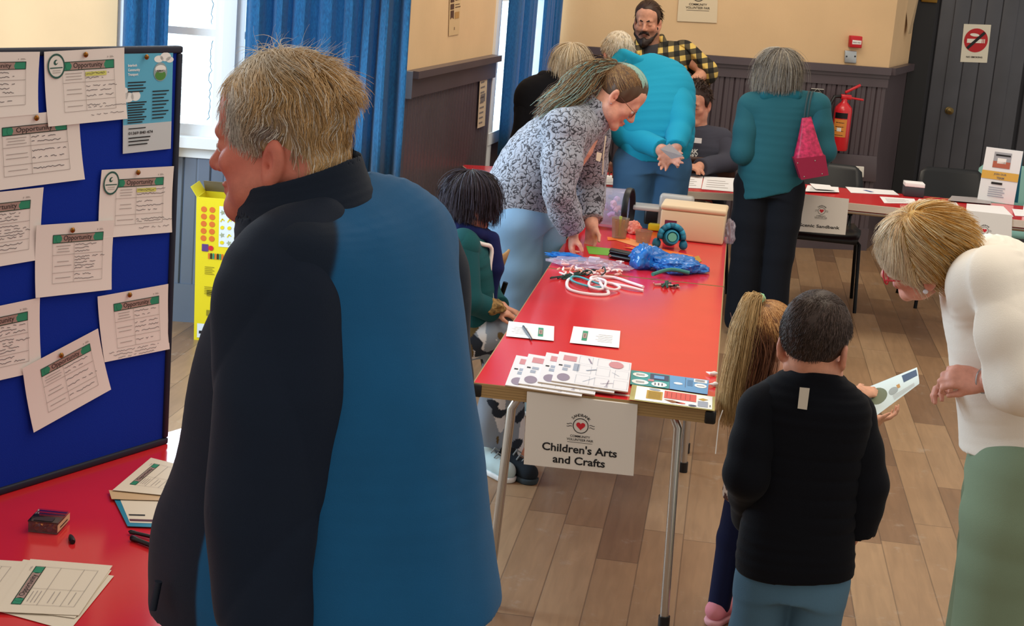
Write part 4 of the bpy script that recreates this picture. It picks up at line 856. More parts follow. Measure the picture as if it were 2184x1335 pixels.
# cups
def cup(px, py, r, h, label, m, fill=None):
    c = G2(px, py); t = thing('plastic_cup', label, 'cup', c); t['_o'] = list(c)
    MB().lathe(c, [(0, 0), (r*.78, 0), (r*.98, h*.98), (r*1.03, h), (r*.96, h), (r*.75, .003), (0, .003)], m, Z, 28).build('cup_wall', t)
    if fill: 
        for i, (dx, dy, hh, cc) in enumerate(fill): MB().tube([c+V3(dx, dy, .006), c+V3(dx*1.6, dy*1.5, hh)], .006, mat(*cc), 8).build('stick', t)
CUPF = film('smoky_plastic', 'dccdb8', .22, .2)
cup(1320, 507, .04, .088, 'tall translucent plastic cup in front of the tub of purple yarn', CUPF, [(0, .005, .095, ('lime_foam', 'b6cf6a', .5)), (.01, -.005, .08, ('tan_stick', 'b99a6a', .6)), (-.012, .0, .075, ('tan_stick', 'b99a6a'))])
cup(1371, 517, .039, .052, 'short clear plastic cup beside the blue paper creature', CUPF, [(0, 0, .02, ('peach_foam', 'e8a38f'))])
# clear domed tub with purple yarn and black rim
def tub():
    c = G2(1322, 490); t = thing('yarn_tub', 'round clear tub of purple craft stuff on its side with a black rim', 'tub', c); t['_o'] = list(c)
    ax = unit((.95, -.25, .02)); o = c+Z*.095+V3(-.10, .02, 0)
    MB().lathe(o, [(.0, -.075), (.055, -.065), (.082, -.03), (.09, .02), (.092, .125)], CLRF, ax, 28).build('tub_wall', t)
    MB().lathe(o+ax*.12, [(.090, 0), (.097, 0), (.1, .012), (.097, .026), (.088, .026), (.088, .0)], BLACK, ax, 32).build('rim', t)
    r2 = random.Random(4); cols = [mat('purple_yarn', '7b3f86', .8), mat('mauve_felt', 'b08ab4', .8), mat('navy_yarn', '2c2f63', .8), mat('pink_felt', 'd79aa6', .8)]
    for i in range(26):
        a = r2.uniform(0, 6.28); rr = r2.uniform(0, .065); e1 = unit(np.cross(ax, Z)); e2 = np.cross(e1, ax); p = o+ax*r2.uniform(-.04, .1)+e1*rr*math.cos(a)+e2*rr*math.sin(a); d = V3(r2.uniform(-1, 1), r2.uniform(-1, 1), r2.uniform(-.5, .5))*.025
        MB().tube([p-d, p+V3(0, 0, .006), p+d], .011, cols[i % 4], 8).build('yarn', t)
tub()
# bits between the tub and the boxes
for i, (px, py, h, rx, rz, m, lab) in enumerate(((1395, 492, 0, .03, .03, ('yellow_card', 'e6d51f', .5), 'yellow craft box behind the short cup'), (1398, 478, 0, .035, .062, ('red_card', 'd2392c', .5), 'red packet behind the yellow craft box'))):
    tag(MB().rbox(G2(px, py)-V3(rx, 0, 0), V3(2*rx, -.01, 0), V3(.01, .04, 0), Z*rz, mat(*m), .004).build('craft_packet'), lab, 'packet')
tag(blob(G2(1350, 498), (.03, .025, .03), mat('peach_felt', 'e58f7c', .8), 'felt_heap', 3, .4, 4), 'heap of peach felt pieces beside the tall cup', 'felt')
tag(MB().rbox(G2(1372, 478), V3(.10, -.01, 0), V3(.01, .07, 0), Z*.075, BLACK, .01).build('black_basket'), 'black basket behind the red packet on the craft table', 'basket')
def liddedbox():
    a, b = G2(1404, 508), G2(1541, 523); CB = mat('cream_plastic', 'dfc5a2', .5); d = unit((b[1]-a[1], -(b[0]-a[0]), 0))*-.19; t = thing('storage_box', 'cream lidded box with a small purple label on the craft table corner', 'box', (a+b)/2); t['_o'] = list((a+b)/2); h = .13
    MB().rbox(a, b-a, d, Z*h, CB, .008).build('box_body', t)
    MB().rbox(a+Z*h-(b-a)*.012-d*.02, (b-a)*1.024, d*1.04, Z*.024, CB, .01, 3).build('box_lid', t)
    n = -unit(d)*.001; f = lambda u_, v_: a+(b-a)*u_+Z*h*v_+n; s = Sheet(f(.075, .66), f(.26, .66), f(.26, .08), f(.075, .08), base=mat('plum_label', '6d2440', .6)); 
    for i in range(2): s.ell(s.w*(.38+.28*i), s.h*.62, s.w*.09, s.h*.1, mat('dark_plum_print', '43142a', .6), 10)
    s.rect(s.w*.2, s.h*.3, s.w*.8, s.h*.36, mat('dark_plum_print', '43142a')); s.build('label', parent=t)
    return a, b, d
la, lb, ld = liddedbox()
# second lid and clear bag behind
c = la+ld*1.25+Z*.0; tag(MB().rbox(c-V3(.03, .0, 0), (lb-la)*.55, ld*.35, Z*.165, FOOTF, .015, 3).build('storage_box'), 'frosted plastic box behind the cream lidded box', 'box')
tag(MB().rbox(la+ld*.9+V3(-.14, .0, .092), V3(.12, -.01, .0), V3(.01, .13, .0), Z*.018, FOOTF, .006, 3).build('plastic_tray'), 'frosted plastic tray resting on the black basket', 'tray')
tag(blob(lb+ld*.45+V3(.022, 0, 0), (.022, .07, .055), CLRF, 'plastic_bag', 21, .35, 4), 'clear plastic bag squeezed at the far end of the cream box', 'bag')
# ================================================================ ON THE FAR TABLES
WPP = mat('bright_paper', 'f4f4f6', .6, spec=.3)
def lines(s, W, H):
    for i in range(4): s.rect(W*.12, H*(.2+.16*i), W*(.8-.1*(i % 2)), H*(.225+.16*i), GRID)
lay(((1262, 372), (1400, 377), (1404, 400), (1252, 391)), 'white paper sheet on the far table left of the man in turquoise', 'paper_sheet', 'paper', None, .002, None, lines)
lay(((1440, 374), (1500, 376), (1495, 402), (1440, 399)), 'white paper sheet on the far table right of the man in turquoise', 'paper_sheet', 'paper', None, .002, None, lines)
lay(((1502, 376), (1568, 380), (1566, 409), (1496, 403)), 'white paper sheet at the far table end by the woman in teal', 'paper_sheet', 'paper', None, .002, None, lines)
# papers hanging over its front edge
fd = unit(Q4(1, 0)-Q4(0, 0)); fn = V3(fd[1], -fd[0], 0); pl = (Q4(0, 0)+fn*.006, fn)
for cs, lab in ((((1268, 396), (1322, 400), (1320, 412), (1267, 405)), 'white paper hanging over the far table edge behind the bending woman'),):
    c = [X(*p, plane=pl) for p in cs]; Sheet(*c, base=WPP).build('paper_sheet', lab, 'paper')
lay(((1722, 396), (1788, 400), (1790, 411), (1716, 409)), 'loose leaflets heaped behind the Scenic Sandbank sign', 'leaflet', 'leaflet', None, .006, None, lines, .003)
lay(((1727, 392), (1770, 396), (1782, 407), (1740, 404)), 'white leaflet lying crooked on the heap behind the Scenic Sandbank sign', 'leaflet', 'leaflet', None, .012, None, None, .003)
def bluemark(s, W, H): s.line([(W*.35, H*.6), (W*.48, H*.3)], H*.12, mat('blue_pen', '1b4f9c', .4))
lay(((1803, 398), (1905, 406), (1918, 416), (1815, 411)), 'white sheet with a blue pen in the middle of the long red table', 'paper_sheet', 'paper', None, .002, None, bluemark)
lay(((1876, 419), (1950, 424), (1955, 434), (1886, 433)), 'white sheet nearest the blonde womans hair on the long red table', 'paper_sheet', 'paper', None, .002, None, lines)
lay(((1960, 424), (2040, 432), (2050, 446), (1950, 436)), 'white sheet between the card stack and the heart-logo sign', 'paper_sheet', 'paper', None, .002, None, lines)
lay(((2062, 434), (2140, 440), (2162, 462), (2060, 452)), 'white folded top of the heart-logo sign area on the red table', 'paper_sheet', 'paper', None, .004, None, None)
lay(((2158, 445), (2215, 450), (2215, 463), (2165, 460)), 'white sheet cut by the photo edge on the red table', 'paper_sheet', 'paper', None, .002, None, None)
s_ = lay(((2030, 418), (2110, 424), (2115, 436), (2020, 428)), 'grey booklet lying open in front of the folded display card', 'booklet', 'booklet', mat('grey_booklet', 'a9a4a6', .5), .006, None, None, .002)
# tissue box like stack of cards
a = X(1928, 418, z=TH+.001); t = thing('card_box', 'dark box of white cards standing on the long red table', 'box', a); t['_o'] = list(a); u = V3(.11, -.01, 0); v = V3(.01, .11, 0)
MB().rbox(a, u, v, Z*.055, mat('slate_card', '3b3d45', .6), .003).build('box_body', t); MB().rbox(a+V3(.0, .0, .056), u, v, Z*.022, WPP, .002).build('cards', t)
# folded display card
def displaycard():
    a, b = X(2084, 426, z=TH+.002), X(2162, 437, z=TH+.002); u = b-a; n = unit((u[1], -u[0], 0)); H = .305; tp = Z*H-n*.05; s = Sheet(a+tp, b+tp, b, a, base=mat('display_card_white', 'e9edf2', .6), lift=.0015, thick=.002)
    W, Hh = s.w, s.h; s.rect(W*.25, Hh*.64, W*.72, Hh*.93, mat('grey_photo', '9fa2ab', .5)); s.up(); s.rect(W*.25, Hh*.64, W*.72, Hh*.76, mat('brick_photo', 'b0604a', .5)); s.rect(W*.36, Hh*.72, W*.6, Hh*.82, WH); s.rect(W*.30, Hh*.86, W*.7, Hh*.89, INK)
    s.rect(W*.0, Hh*.42, W, Hh*.57, mat('amber_print', 'd9ad4e', .6)); s.up(); s.text('JOIN OUR', W*.5, Hh*.505, Hh*.05, GREYINK, bold=.02); s.text('TEAM', W*.52, Hh*.435, Hh*.055, GREYINK, bold=.03)
    s.rect(W*.3, Hh*.33, W*.6, Hh*.37, INK)
    for i in range(5): s.rect(W*.25, Hh*(.10+.04*i), W*(.7-.05*(i % 2)), Hh*(.115+.04*i), GP)
    t = thing('display_card', 'white folded display card with an amber TEAM band on the red table', 'display card', (a+b)/2); t['_o'] = list((a+b)/2); s.build('front_face', parent=t)
    Sheet(a+tp-n*.004, b+tp-n*.004, b-n*.12, a-n*.12, base=mat('teal_card', '1f86a6')).build('back_face', parent=t)
    a2 = X(2182, 447, z=TH+.002); Sheet(a2+Z*.3-n*.05, a2+Z*.3+u-n*.05, a2+u, a2, base=mat('display_card_white', 'e9edf2')).build('display_card', 'white display card almost cut off by the photo edge', 'display card')
displaycard()
# ================================================================ FIGURES: smooth bodies and clothes from blended limbs
f32 = np.float32
def rot_frame(f, u):
    f = unit(f); u = np.asarray(u, float); u = unit(u-f*np.dot(u, f)); return np.cross(f, u), f, u      # right, forward, up
class Field:
    """a solid made of blended capsules, ellipsoids and lofted trunks, turned into one closed mesh"""
    def __init__(s): s.ops = []
    def add(s, lo, hi, fn, k=.012, op='u', clip=None): s.ops.append((np.minimum(lo, hi), np.maximum(lo, hi), fn, k, op, clip)); return s
    def cap(s, a, b, ra, rb, k=.012, op='u', clip=None):
        a, b = np.asarray(a, float), np.asarray(b, float); r = max(ra, rb); ab = b-a; L2 = max(ab@ab, 1e-9)
        def fn(P):
            q = P-a.astype(f32); t = np.clip((q@ab.astype(f32))/L2, 0, 1); return np.linalg.norm(q-t[..., None]*ab.astype(f32), axis=-1)-(ra+(rb-ra)*t)
        return s.add(np.minimum(a, b)-r, np.maximum(a, b)+r, fn, k, op, clip)
    def chain(s, pts, rs, k=.012, **kw):
        for i in range(len(pts)-1): s.cap(pts[i], pts[i+1], rs[i], rs[i+1], k, **kw)
        return s
    def ell(s, c, r, ax=None, k=.012, op='u', clip=None):
        c = np.asarray(c, float); r = np.asarray(r, float); A = np.eye(3) if ax is None else np.array(ax); m = r.max() if ax is not None else r
        M = (A/r[:, None]).astype(f32); mn = float(r.min())
        def fn(P):
            q = (P-c.astype(f32))@M.T; l = np.linalg.norm(q, axis=-1); q2 = q@np.diag(1/r).astype(f32).T; g = np.linalg.norm(q2, axis=-1); return l*(l-1)/np.maximum(g, 1e-6)
        return s.add(c-m, c+m, fn, k, op, clip)
    def seg(s, c0, c1, a0, a1, b0, b1, lat, k=.012, op='u', clip=None, pw=2.0, T=None):
        """a tapering elliptic slice between two (mitred) end planes"""
        c0, c1 = np.asarray(c0, float), np.asarray(c1, float); ax = c1-c0; L = np.linalg.norm(ax); axn = ax/L; l = unit(lat-axn*np.dot(lat, axn)); dp = np.cross(axn, l); r = max(a0, a1, b0, b1)
        c0f, c1f, axf, lf, df, T0, T1 = [np.asarray(v, f32) for v in (c0, c1, ax, l, dp, axn if T is None else T[0], axn if T is None else T[1])]
        def fn(P):
            q = P-c0f; s0 = q@T0; s1 = (P-c1f)@T1; t = np.clip(s0/np.maximum(s0-s1, 1e-5), -.5, 1.5); q = q-t[..., None]*axf; a = a0+(a1-a0)*t; b = b0+(b1-b0)*t; m = np.minimum(a, b)
            u, v = np.abs(q@lf)/a, np.abs(q@df)/b; rho = (u**pw+v**pw)**(1/pw) if pw != 2 else np.sqrt(u*u+v*v)
            return np.maximum((rho-1)*m, np.maximum(-s0, s1)-.010)
        ex = np.abs(l)*max(a0, a1)+np.abs(dp)*max(b0, b1)+.05
        return s.add(np.minimum(c0, c1)-ex, np.maximum(c0, c1)+ex, fn, k, op, clip)
    def loft(s, rows, lat, sub=3, k=.002, clip=None, pw=2.0, op='u'):
        """rows = [(centre, half width, half depth)...]"""
        C = np.array(spline([np.concatenate([np.asarray(c, float), [a, b]]) for c, a, b in rows], sub)); g = np.gradient(C[:, :3], axis=0)
        for _ in range(14): h_ = np.vstack([g[:1], g, g[-1:]]); g = .25*h_[:-2]+.5*h_[1:-1]+.25*h_[2:]
        g /= np.linalg.norm(g, axis=1)[:, None]
        for i in range(len(C)-1): p, q = C[i], C[i+1]; s.seg(p[:3], q[:3], p[3], q[3], p[4], q[4], lat, k, op, clip, pw, (g[i], g[i+1]))
        return s
    def mesh(s, h, disp=None, smooth=2):
        uo = [o for o in s.ops if o[4] == 'u']; lo = np.min([o[0] for o in uo], 0)-3*h-.006; hi = np.max([o[1] for o in uo], 0)+3*h+.006
        n = np.ceil((hi-lo)/h).astype(int)+1; D = np.full(n, .2, f32); ax = [(lo[i]+h*np.arange(n[i])).astype(f32) for i in range(3)]
        for l, u, fn, k, op, clip in s.ops:
            m = k+2.5*h; i0 = np.clip(np.floor((l-m-lo)/h).astype(int), 0, n-1); i1 = np.clip(np.ceil((u+m-lo)/h).astype(int)+1, 1, n)
            if np.any(i1 <= i0): continue
            sl = tuple(slice(a, b) for a, b in zip(i0, i1)); P = np.stack(np.meshgrid(*[ax[i][sl[i]] for i in range(3)], indexing='ij'), -1); d = fn(P)
            for cp, cn in clip or (): d = np.maximum(d, (P-np.asarray(cp, f32))@np.asarray(cn, f32))
            A = D[sl]
            if op == 'u': g = np.maximum(k-np.abs(A-d), 0); D[sl] = np.minimum(A, d)-g*g/(4*k)
            elif op == 's': g = np.maximum(k-np.abs(A+d), 0); D[sl] = np.maximum(A, -d)+g*g/(4*k)
        if disp is not None:
            m = np.abs(D) < 6*h; I = np.argwhere(m); D[m] += disp((lo+h*I).astype(f32)).astype(f32)
        V, F = surface_net(D, lo, h)
        for _ in range(smooth): V = relax(V, F)
        return V, F
def surface_net(D, lo, h):
    s = D < 0; n = D.shape; sl = [slice(0, -1), slice(1, None)]; c = np.zeros([k-1 for k in n], np.uint8)
    for a in (0, 1):
        for b in (0, 1):
            for d in (0, 1): c += s[sl[a], sl[b], sl[d]]
    mx = (c > 0) & (c < 8); idx = np.full(mx.shape, -1, np.int64); ii = np.argwhere(mx); idx[mx] = np.arange(len(ii)); acc = np.zeros((len(ii), 3)); cnt = np.zeros(len(ii))
    cor = [np.array((a, b, d)) for a in (0, 1) for b in (0, 1) for d in (0, 1)]
    for p in cor:
        for q in cor:
            if (q-p).sum() == 1 and (q >= p).all():
                da = D[tuple((ii+p).T)]; db = D[tuple((ii+q).T)]; cr_ = (da < 0) != (db < 0); t = np.where(cr_, da/np.where(cr_, da-db, 1), 0); acc += np.where(cr_[:, None], p+t[:, None]*(q-p), 0); cnt += cr_
    V = lo+h*(ii+acc/np.maximum(cnt, 1)[:, None]); Fs = []
    for a in range(3):
        b, d = (a+1) % 3, (a+2) % 3; e = np.zeros(3, int); e[a] = 1
        s0 = s[tuple(slice(0, -1) if i == a else slice(1, -1) for i in range(3))]; s1 = s[tuple(slice(1, None) if i == a else slice(1, -1) for i in range(3))]
        E = np.argwhere(s0 != s1)
        if not len(E): continue
        off = np.array([0 if i == a else 1 for i in range(3)]); G = E+off; fl = s0[tuple(E.T)]; B = np.zeros(3, int); B[b] = 1; Dd = np.zeros(3, int); Dd[d] = 1
        q = np.stack([idx[tuple(np.clip(G-B-Dd, 0, None).T)], idx[tuple((G-Dd).T)], idx[tuple(G.T)], idx[tuple((G-B).T)]], 1); q[~fl] = q[~fl][:, ::-1]; Fs.append(q[(q >= 0).all(1)])
    return V, np.concatenate(Fs)
def relax(V, F, w=.5):
    A = np.zeros_like(V); c = np.zeros(len(V))
    for i in range(4):
        j = F[:, (i+1) % 4]; k = F[:, i]
        for x in range(3): A[:, x] += np.bincount(k, V[j, x], len(V))+np.bincount(j, V[k, x], len(V))
        c += np.bincount(k, minlength=len(V))+np.bincount(j, minlength=len(V))
    return V*(1-w)+w*A/np.maximum(c, 1)[:, None]
def waves(amp, freq, seed, st=(1, 1, 1), n=7, ridge=0):
    """cloth folds: a few warped travelling ripples"""
    r = np.random.RandomState(seed); K = r.normal(size=(n, 3)); K /= np.linalg.norm(K, axis=1)[:, None]; K = K*freq*r.uniform(.6, 1.6, (n, 1))*np.array(st); ph = r.uniform(0, 6.28, n)
    def fn(P):
        d = 0
        w_ = .35*np.sin(P@(K[0]*.4)+1)
        for i in range(n): q = np.sin(P@K[i]+ph[i]+w_*2); d = d+(q if not ridge else 1.2-2.4*np.abs(q)**.7)
        return amp*d/n**.5
    return fn
def npmesh(name, V, F, m, tint=None, parent=None, smooth=True):
    o = np.array(parent['_o']) if parent is not None else np.zeros(3)
    me = bpy.data.meshes.new(name); V = np.asarray(V, float)-o; F = np.asarray(F); k = F.shape[1]
    me.vertices.add(len(V)); me.vertices.foreach_set('co', V.astype(f32).ravel()); me.loops.add(F.size); me.loops.foreach_set('vertex_index', F.astype(np.int32).ravel())
    me.polygons.add(len(F)); me.polygons.foreach_set('loop_start', np.arange(0, F.size, k, dtype=np.int32)); me.polygons.foreach_set('use_smooth', np.full(len(F), smooth)); me.update(calc_edges=True); me.validate()
    if tint is not None:
        a = me.color_attributes.new('tint', 'FLOAT_COLOR', 'POINT'); c = np.ones((len(V), 4), f32); c[:, :3] = tint; a.data.foreach_set('color', c.ravel())
    me.materials.append(m); ob = bpy.data.objects.new(name, me); COL.objects.link(ob)
    if parent is not None: ob.parent = parent
    ob['_o'] = list(o); return ob
def c3(h): return np.array(lin(h)[:3])
SKINM = vmat('skin', .5, .32, bump=(260, .08), sss=.1, mul=(42, .13)); HAIRM = vmat('hair', .5, .35); CLOTHM = vmat('plain_cloth', .88, .15, bump=(400, .12), sheen=.03)
JACKM = vmat('softshell_cloth', .78, .22, bump=(900, .15), sheen=.08, mul=(9, .07))
def head(F, C, f, u, k=1., ears=True, nose=1., jaw=1., cheeks=1., ear=(0, 0)):
    r, f, u = rot_frame(f, u); A = (r, f, u); L = lambda x, y, z: C+k*(x*r+y*f+z*u); E = lambda c, q, kk=.012, op='u': F.ell(L(*c), np.array(q)*k, A, kk*k, op)
    E((0, -.012, .022), (.074, .096, .088)); E((0, .028, -.055), (.058*jaw, .06, .075), .02); E((0, .045, .025), (.062, .046, .055), .02)
    for s in (-1, 1):
        F.cap(L(s*.052*jaw, .0, -.078), L(s*.024, .072, -.118), .022*k, .018*k, .02*k); E((s*.04, .060, -.048), (.024*cheeks, .024, .022), .02); E((s*.045, .03, -.085), (.022*cheeks, .035, .03), .02)
    E((0, .08, -.122), (.022, .018, .018), .02); F.cap(L(-.034, .082, -.003), L(.034, .082, -.003), .012*k, .012*k, .016*k)
    for s in (-1, 1): E((s*.032, .104, -.024), (.017, .016, .011), .012, 's'); E((s*.031, .079, -.024), (.0145, .0145, .0125), .004)
    F.cap(L(0, .09, -.016), L(0, .112*nose, -.052), .0085*k, .0125*k*nose, .012*k)
    for s in (-1, 1): E((s*.0125, .101, -.058), (.0085, .011, .008), .008)
    E((0, .093, -.084), (.023, .012, .0055), .006); E((0, .091, -.095), (.019, .012, .0065), .006); F.cap(L(-.022, .103, -.0895), L(.022, .103, -.0895), .0025*k, .0025*k, .004*k, 's')
    if ears:
        for s in (-1, 1):
            ea = unit(u-.2*f); o = unit(s*r+.22*f); o = unit(o-ea*np.dot(o, ea)); fw = np.cross(ea, o)*s; fw = fw if np.dot(fw, f) > 0 else -fw; c = L(s*.0790, -.016+ear[0], -.034+ear[1]); fr_ = (o, fw, ea)
            F.ell(c, np.array((.0095, .0185, .034))*k, fr_, .006*k); F.ell(c-ea*.025*k+fw*.006*k-o*.003*k, np.array((.008, .0115, .014))*k, fr_, .006*k)
            F.ell(c+o*.0095*k+fw*.004*k-ea*.002*k, np.array((.0075, .0105, .020))*k, fr_, .004*k, 's'); F.ell(c+fw*.007*k-ea*.008*k+o*.004*k, np.array((.012, .0045, .006))*k, fr_, .003*k, 's')
    return L, A
def face_tint(L, A, C, k, base, lip='b0605a', flush=.0, extra=None):
    b = c3(base); lc = c3(lip)
    def fn(V):
        q = (V-C)@np.array(A).T/k; t = np.tile(b, (len(V), 1))
        m = np.exp(-((q[:, 0]/.022)**4+((q[:, 2]+.089)/.0095)**4))*(q[:, 1] > .08); t = t*(1-m[:, None]*.7)+lc*m[:, None]*.7
        if flush:
            for x, y, z, rr in ((.05, .05, -.055, .03), (-.05, .05, -.055, .03), (0, .11, -.055, .018), (.08, -.01, -.03, .03), (-.08, -.01, -.03, .03)):
                m = flush*np.exp(-((q[:, 0]-x)**2+(q[:, 1]-y)**2+(q[:, 2]-z)**2)/rr**2); t = t*(1-m[:, None])+np.array(c3('b5493c'))*m[:, None]
        if extra: t = extra(q, t)
        return t
    return fn
def hand(F, W, d, n, side, k=1., curl=.5, thumb=(.55, .75, .3), spread=1., kk=.006):
    """palm, four bent fingers of unequal length and a thumb from the side of the palm; d = finger direction, n = way the palm faces"""
    d = unit(d); n = unit(n-d*np.dot(n, d)); l = np.cross(d, n)*side; c = curl if hasattr(curl, '__len__') else [curl]*4
    F.ell(W+d*.045*k, np.array((.038, .014, .05))*k, (l, n, d), .012*k); F.ell(W+d*.03*k+l*.022*k+n*.006*k, np.array((.018, .014, .03))*k, (l, n, d), .012*k)
    for i, (x, L_) in enumerate(zip((.028, .0095, -.0095, -.027), (.072, .08, .074, .058))):
        p = W+d*(.083-.006*abs(i-1.2))*k+l*x*k; a = 0; dd = unit(d+l*(.10-.07*i)*spread); r = (.0088, .009, .0088, .0078)[i]*k
        for j, (fr, ang) in enumerate(((.45, .7), (.3, 1.), (.25, .7))):
            a += ang*c[i]; q = p+(dd*math.cos(a)+n*math.sin(a))*L_*fr*k; F.cap(p, q, r*(1-.08*j), r*(1-.08*(j+1)), kk*k if j else .01*k); p = q
    td = unit(d*thumb[0]+l*thumb[1]+n*thumb[2]); p = W+d*.022*k+l*.026*k; q = p+td*.042*k; F.cap(p, q, .012*k, .010*k, .01*k); t2 = unit(td*.6+d*.6+n*.2); F.cap(q, q+t2*.03*k, .0098*k, .008*k, .005*k)
def inside_skin(F, hips, waist, chest, neck, lat, s=1.):
    F.loft([(hips, .12*s, .075*s), (waist, .11*s, .07*s), (chest, .13*s, .08*s), (neck, .05*s, .05*s)], lat, 2)
def limb(F, pts, rs, k=.02): F.chain([np.asarray(p, float) for p in pts], rs, k)
# hair strands: roots on the head, grown along a flow, kept outside the skull
def strands(roots, nrm, flow, steps, step, radius, push, rnd, gravity=.0, lift=0., jitter=.15, taper=.35, slen=1.):
    """roots Nx3, flow(p, i) -> Nx3 direction; push(p) -> p moved out of the skull"""
    N = len(roots); P = roots.copy(); d = flow(P, 0)+nrm*lift; out = [P.copy()]; st = step*rnd.uniform(.7, 1.25, (N, 1))*np.reshape(slen, (-1, 1)); wob = rnd.normal(size=(N, 3))*jitter
    for i in range(steps):
        d = .55*d+.45*flow(P, i)+wob*.5; wob = .7*wob+rnd.normal(size=(N, 3))*jitter*.6; d[:, 2] -= gravity*i/steps; d /= np.maximum(np.linalg.norm(d, axis=1), 1e-6)[:, None]; P = push(P+d*st); out.append(P.copy())
    out = np.stack(out, 1); K = steps+1; T = np.gradient(out, axis=1); T /= np.maximum(np.linalg.norm(T, axis=2, keepdims=True), 1e-9); a = np.cross(T, np.array([.3, .2, .93])); a /= np.maximum(np.linalg.norm(a, axis=2, keepdims=True), 1e-6); b = np.cross(T, a)
    rr = radius*rnd.uniform(.7, 1.3, (N, 1, 1))*np.linspace(1, taper, K)[None, :, None]; ring = [out+rr*(a*math.cos(t)+b*math.sin(t)) for t in (0, 2.094, 4.189)]
    V = np.stack(ring, 2).reshape(-1, 3); base = (np.arange(N)[:, None]*K+np.arange(K-1)[None])*3; F = []
    for j in range(3): F.append(np.stack([base+j, base+(j+1) % 3, base+3+(j+1) % 3, base+3+j], -1).reshape(-1, 4))
    return V, np.concatenate(F), K*3
def skull_push(C, A, k, grow=.0):
    c = C+k*(-.012*A[1]+.022*A[2]); r = np.array((.074, .096, .088))*k+grow; M = np.array(A)
    def fn(P):
        q = (P-c)@M.T; l = np.linalg.norm(q/r, axis=1); s = np.where(l < 1, 1/np.maximum(l, 1e-6), 1); return c+(q*s[:, None])@M
    return fn, c, r, M
def scalp(N, C, A, k, rnd, keep, grow=.004):
    _, c, r, M = skull_push(C, A, k, grow); out = []; nn = 0
    while nn < N:
        v = rnd.normal(size=(N*2, 3)); v /= np.linalg.norm(v, axis=1)[:, None]; m = keep(v); out.append(v[m]); nn += m.sum()
    v = np.concatenate(out)[:N]; nr = (v/r)@M; nr /= np.linalg.norm(nr, axis=1)[:, None]; return c+(v*r)@M, nr, v
def hairtint(n, per, rnd, cols, wts=None):
    i = rnd.choice(len(cols), n, p=wts); c = np.array([c3(x) for x in cols])[i]*rnd.uniform(.8, 1.2, (n, 1)); return np.repeat(c, per, 0)
def hairline(k, front, low, ear=True):
    """which scalp directions grow hair: behind the front line, above the low line, clear of the ears (local y, z)"""
    def fn(v):
        x, y, z = v[:, 0]*.078, v[:, 1]*.1-.012, v[:, 2]*.092+.022; (y0, z0, ny, nz), (y1, z1, my, mz) = front, low; m = ((y-y0)*ny+(z-z0)*nz < 0) & ((y-y1)*my+(z-z1)*mz < 0)
        return m & ~((np.abs(x) > .045) & (y > -.038) & (y < .006) & (z < .0)) if ear else m
    return fn
def downflow(c0, r, M, g=(0, 0, -1), out=.5, extra=None, hug=0.):
    """hair combed down over the skull, hanging straight once it clears it"""
    g = unit(g)
    def fn(P, i):
        q = (P-c0)@M.T; n = (q/r**2)@M; n /= np.maximum(np.linalg.norm(n, axis=1), 1e-6)[:, None]; dn = (n@g)[:, None]; t = g[None]-n*np.where(dn > 0, dn*hug*(dn < .7), dn); l = np.linalg.norm(t, axis=1)[:, None]; h = n-np.outer(n@g, g)
        t = t+h*np.maximum(.45-l, 0)*out*3; t = t/np.maximum(np.linalg.norm(t, axis=1), 1e-6)[:, None]; return t+extra(P, n, i) if extra else t
    return fn
def merge(parts):
    V, F, T, o = [], [], [], 0
    for v, f, t in parts: V.append(v); F.append(f+o); T.append(np.broadcast_to(t, (len(v), 3))); o += len(v)
    return np.concatenate(V), np.concatenate(F), np.concatenate(T)
def vnormals(V, F):
    n = np.cross(V[F[:, 2]]-V[F[:, 0]], V[F[:, 3]]-V[F[:, 1]]); N = np.zeros_like(V)
    for i in range(4):
        for x in range(3): N[:, x] += np.bincount(F[:, i], n[:, x], len(V))
    return N/np.maximum(np.linalg.norm(N, axis=1), 1e-9)[:, None]
def hair_cap(C, A, k, grow, clip, h, amp=.003, seed=1, more=None, fr=160):
    F = Field(); _, c, r, M = skull_push(C, A, k); F.ell(c, r+grow, A, .01, 'u', clip)
    if more: more(F)
    V, Q = F.mesh(h, waves(amp, fr, seed, (1, 1, .45)), 1); return V, Q
def eyes(t, L, A, k, iris='3b2a20', inset=0):
    W_ = mat('eye_white', 'e9e1da', .2); I_ = mat('iris_'+iris, iris, .2)
    for s in (-1, 1):
        c = L(s*.0315, .0815-inset, -.0245); d = A[1]
        g = MB().lathe(c-d*.012*k, [(.0125*k*math.sin(a), .012*k-.0125*k*math.cos(a)) for a in np.linspace(0, math.pi, 10)], W_, d, 14).build('eye', t)
        MB().lathe(c-d*.012*k+d*.0245*k, [(0, .0004), (.0055*k, -.0008)], I_, d, 12).build('iris', g)
def brows(t, L, A, k, col, w=.004):
    m = mat('brow_'+col, col, .8)
    for s in (-1, 1): MB().tube([L(s*.010, .0925, -.006), L(s*.026, .0915, -.001), L(s*.040, .083, -.002)], [w*.8*k, w*1.1*k, w*.5*k], m, 6).build('eyebrow', t)
def person(label, loc, group=None): 
    t = thing('person', label, 'person', loc, group); return t
def garment(name, F, h, m, tint, t, disp=None, smooth=2):
    V, Q = F.mesh(h, disp, smooth); T = tint(V) if callable(tint) else (c3(tint) if isinstance(tint, str) else tint); return npmesh(name, V, Q, m, T, t)
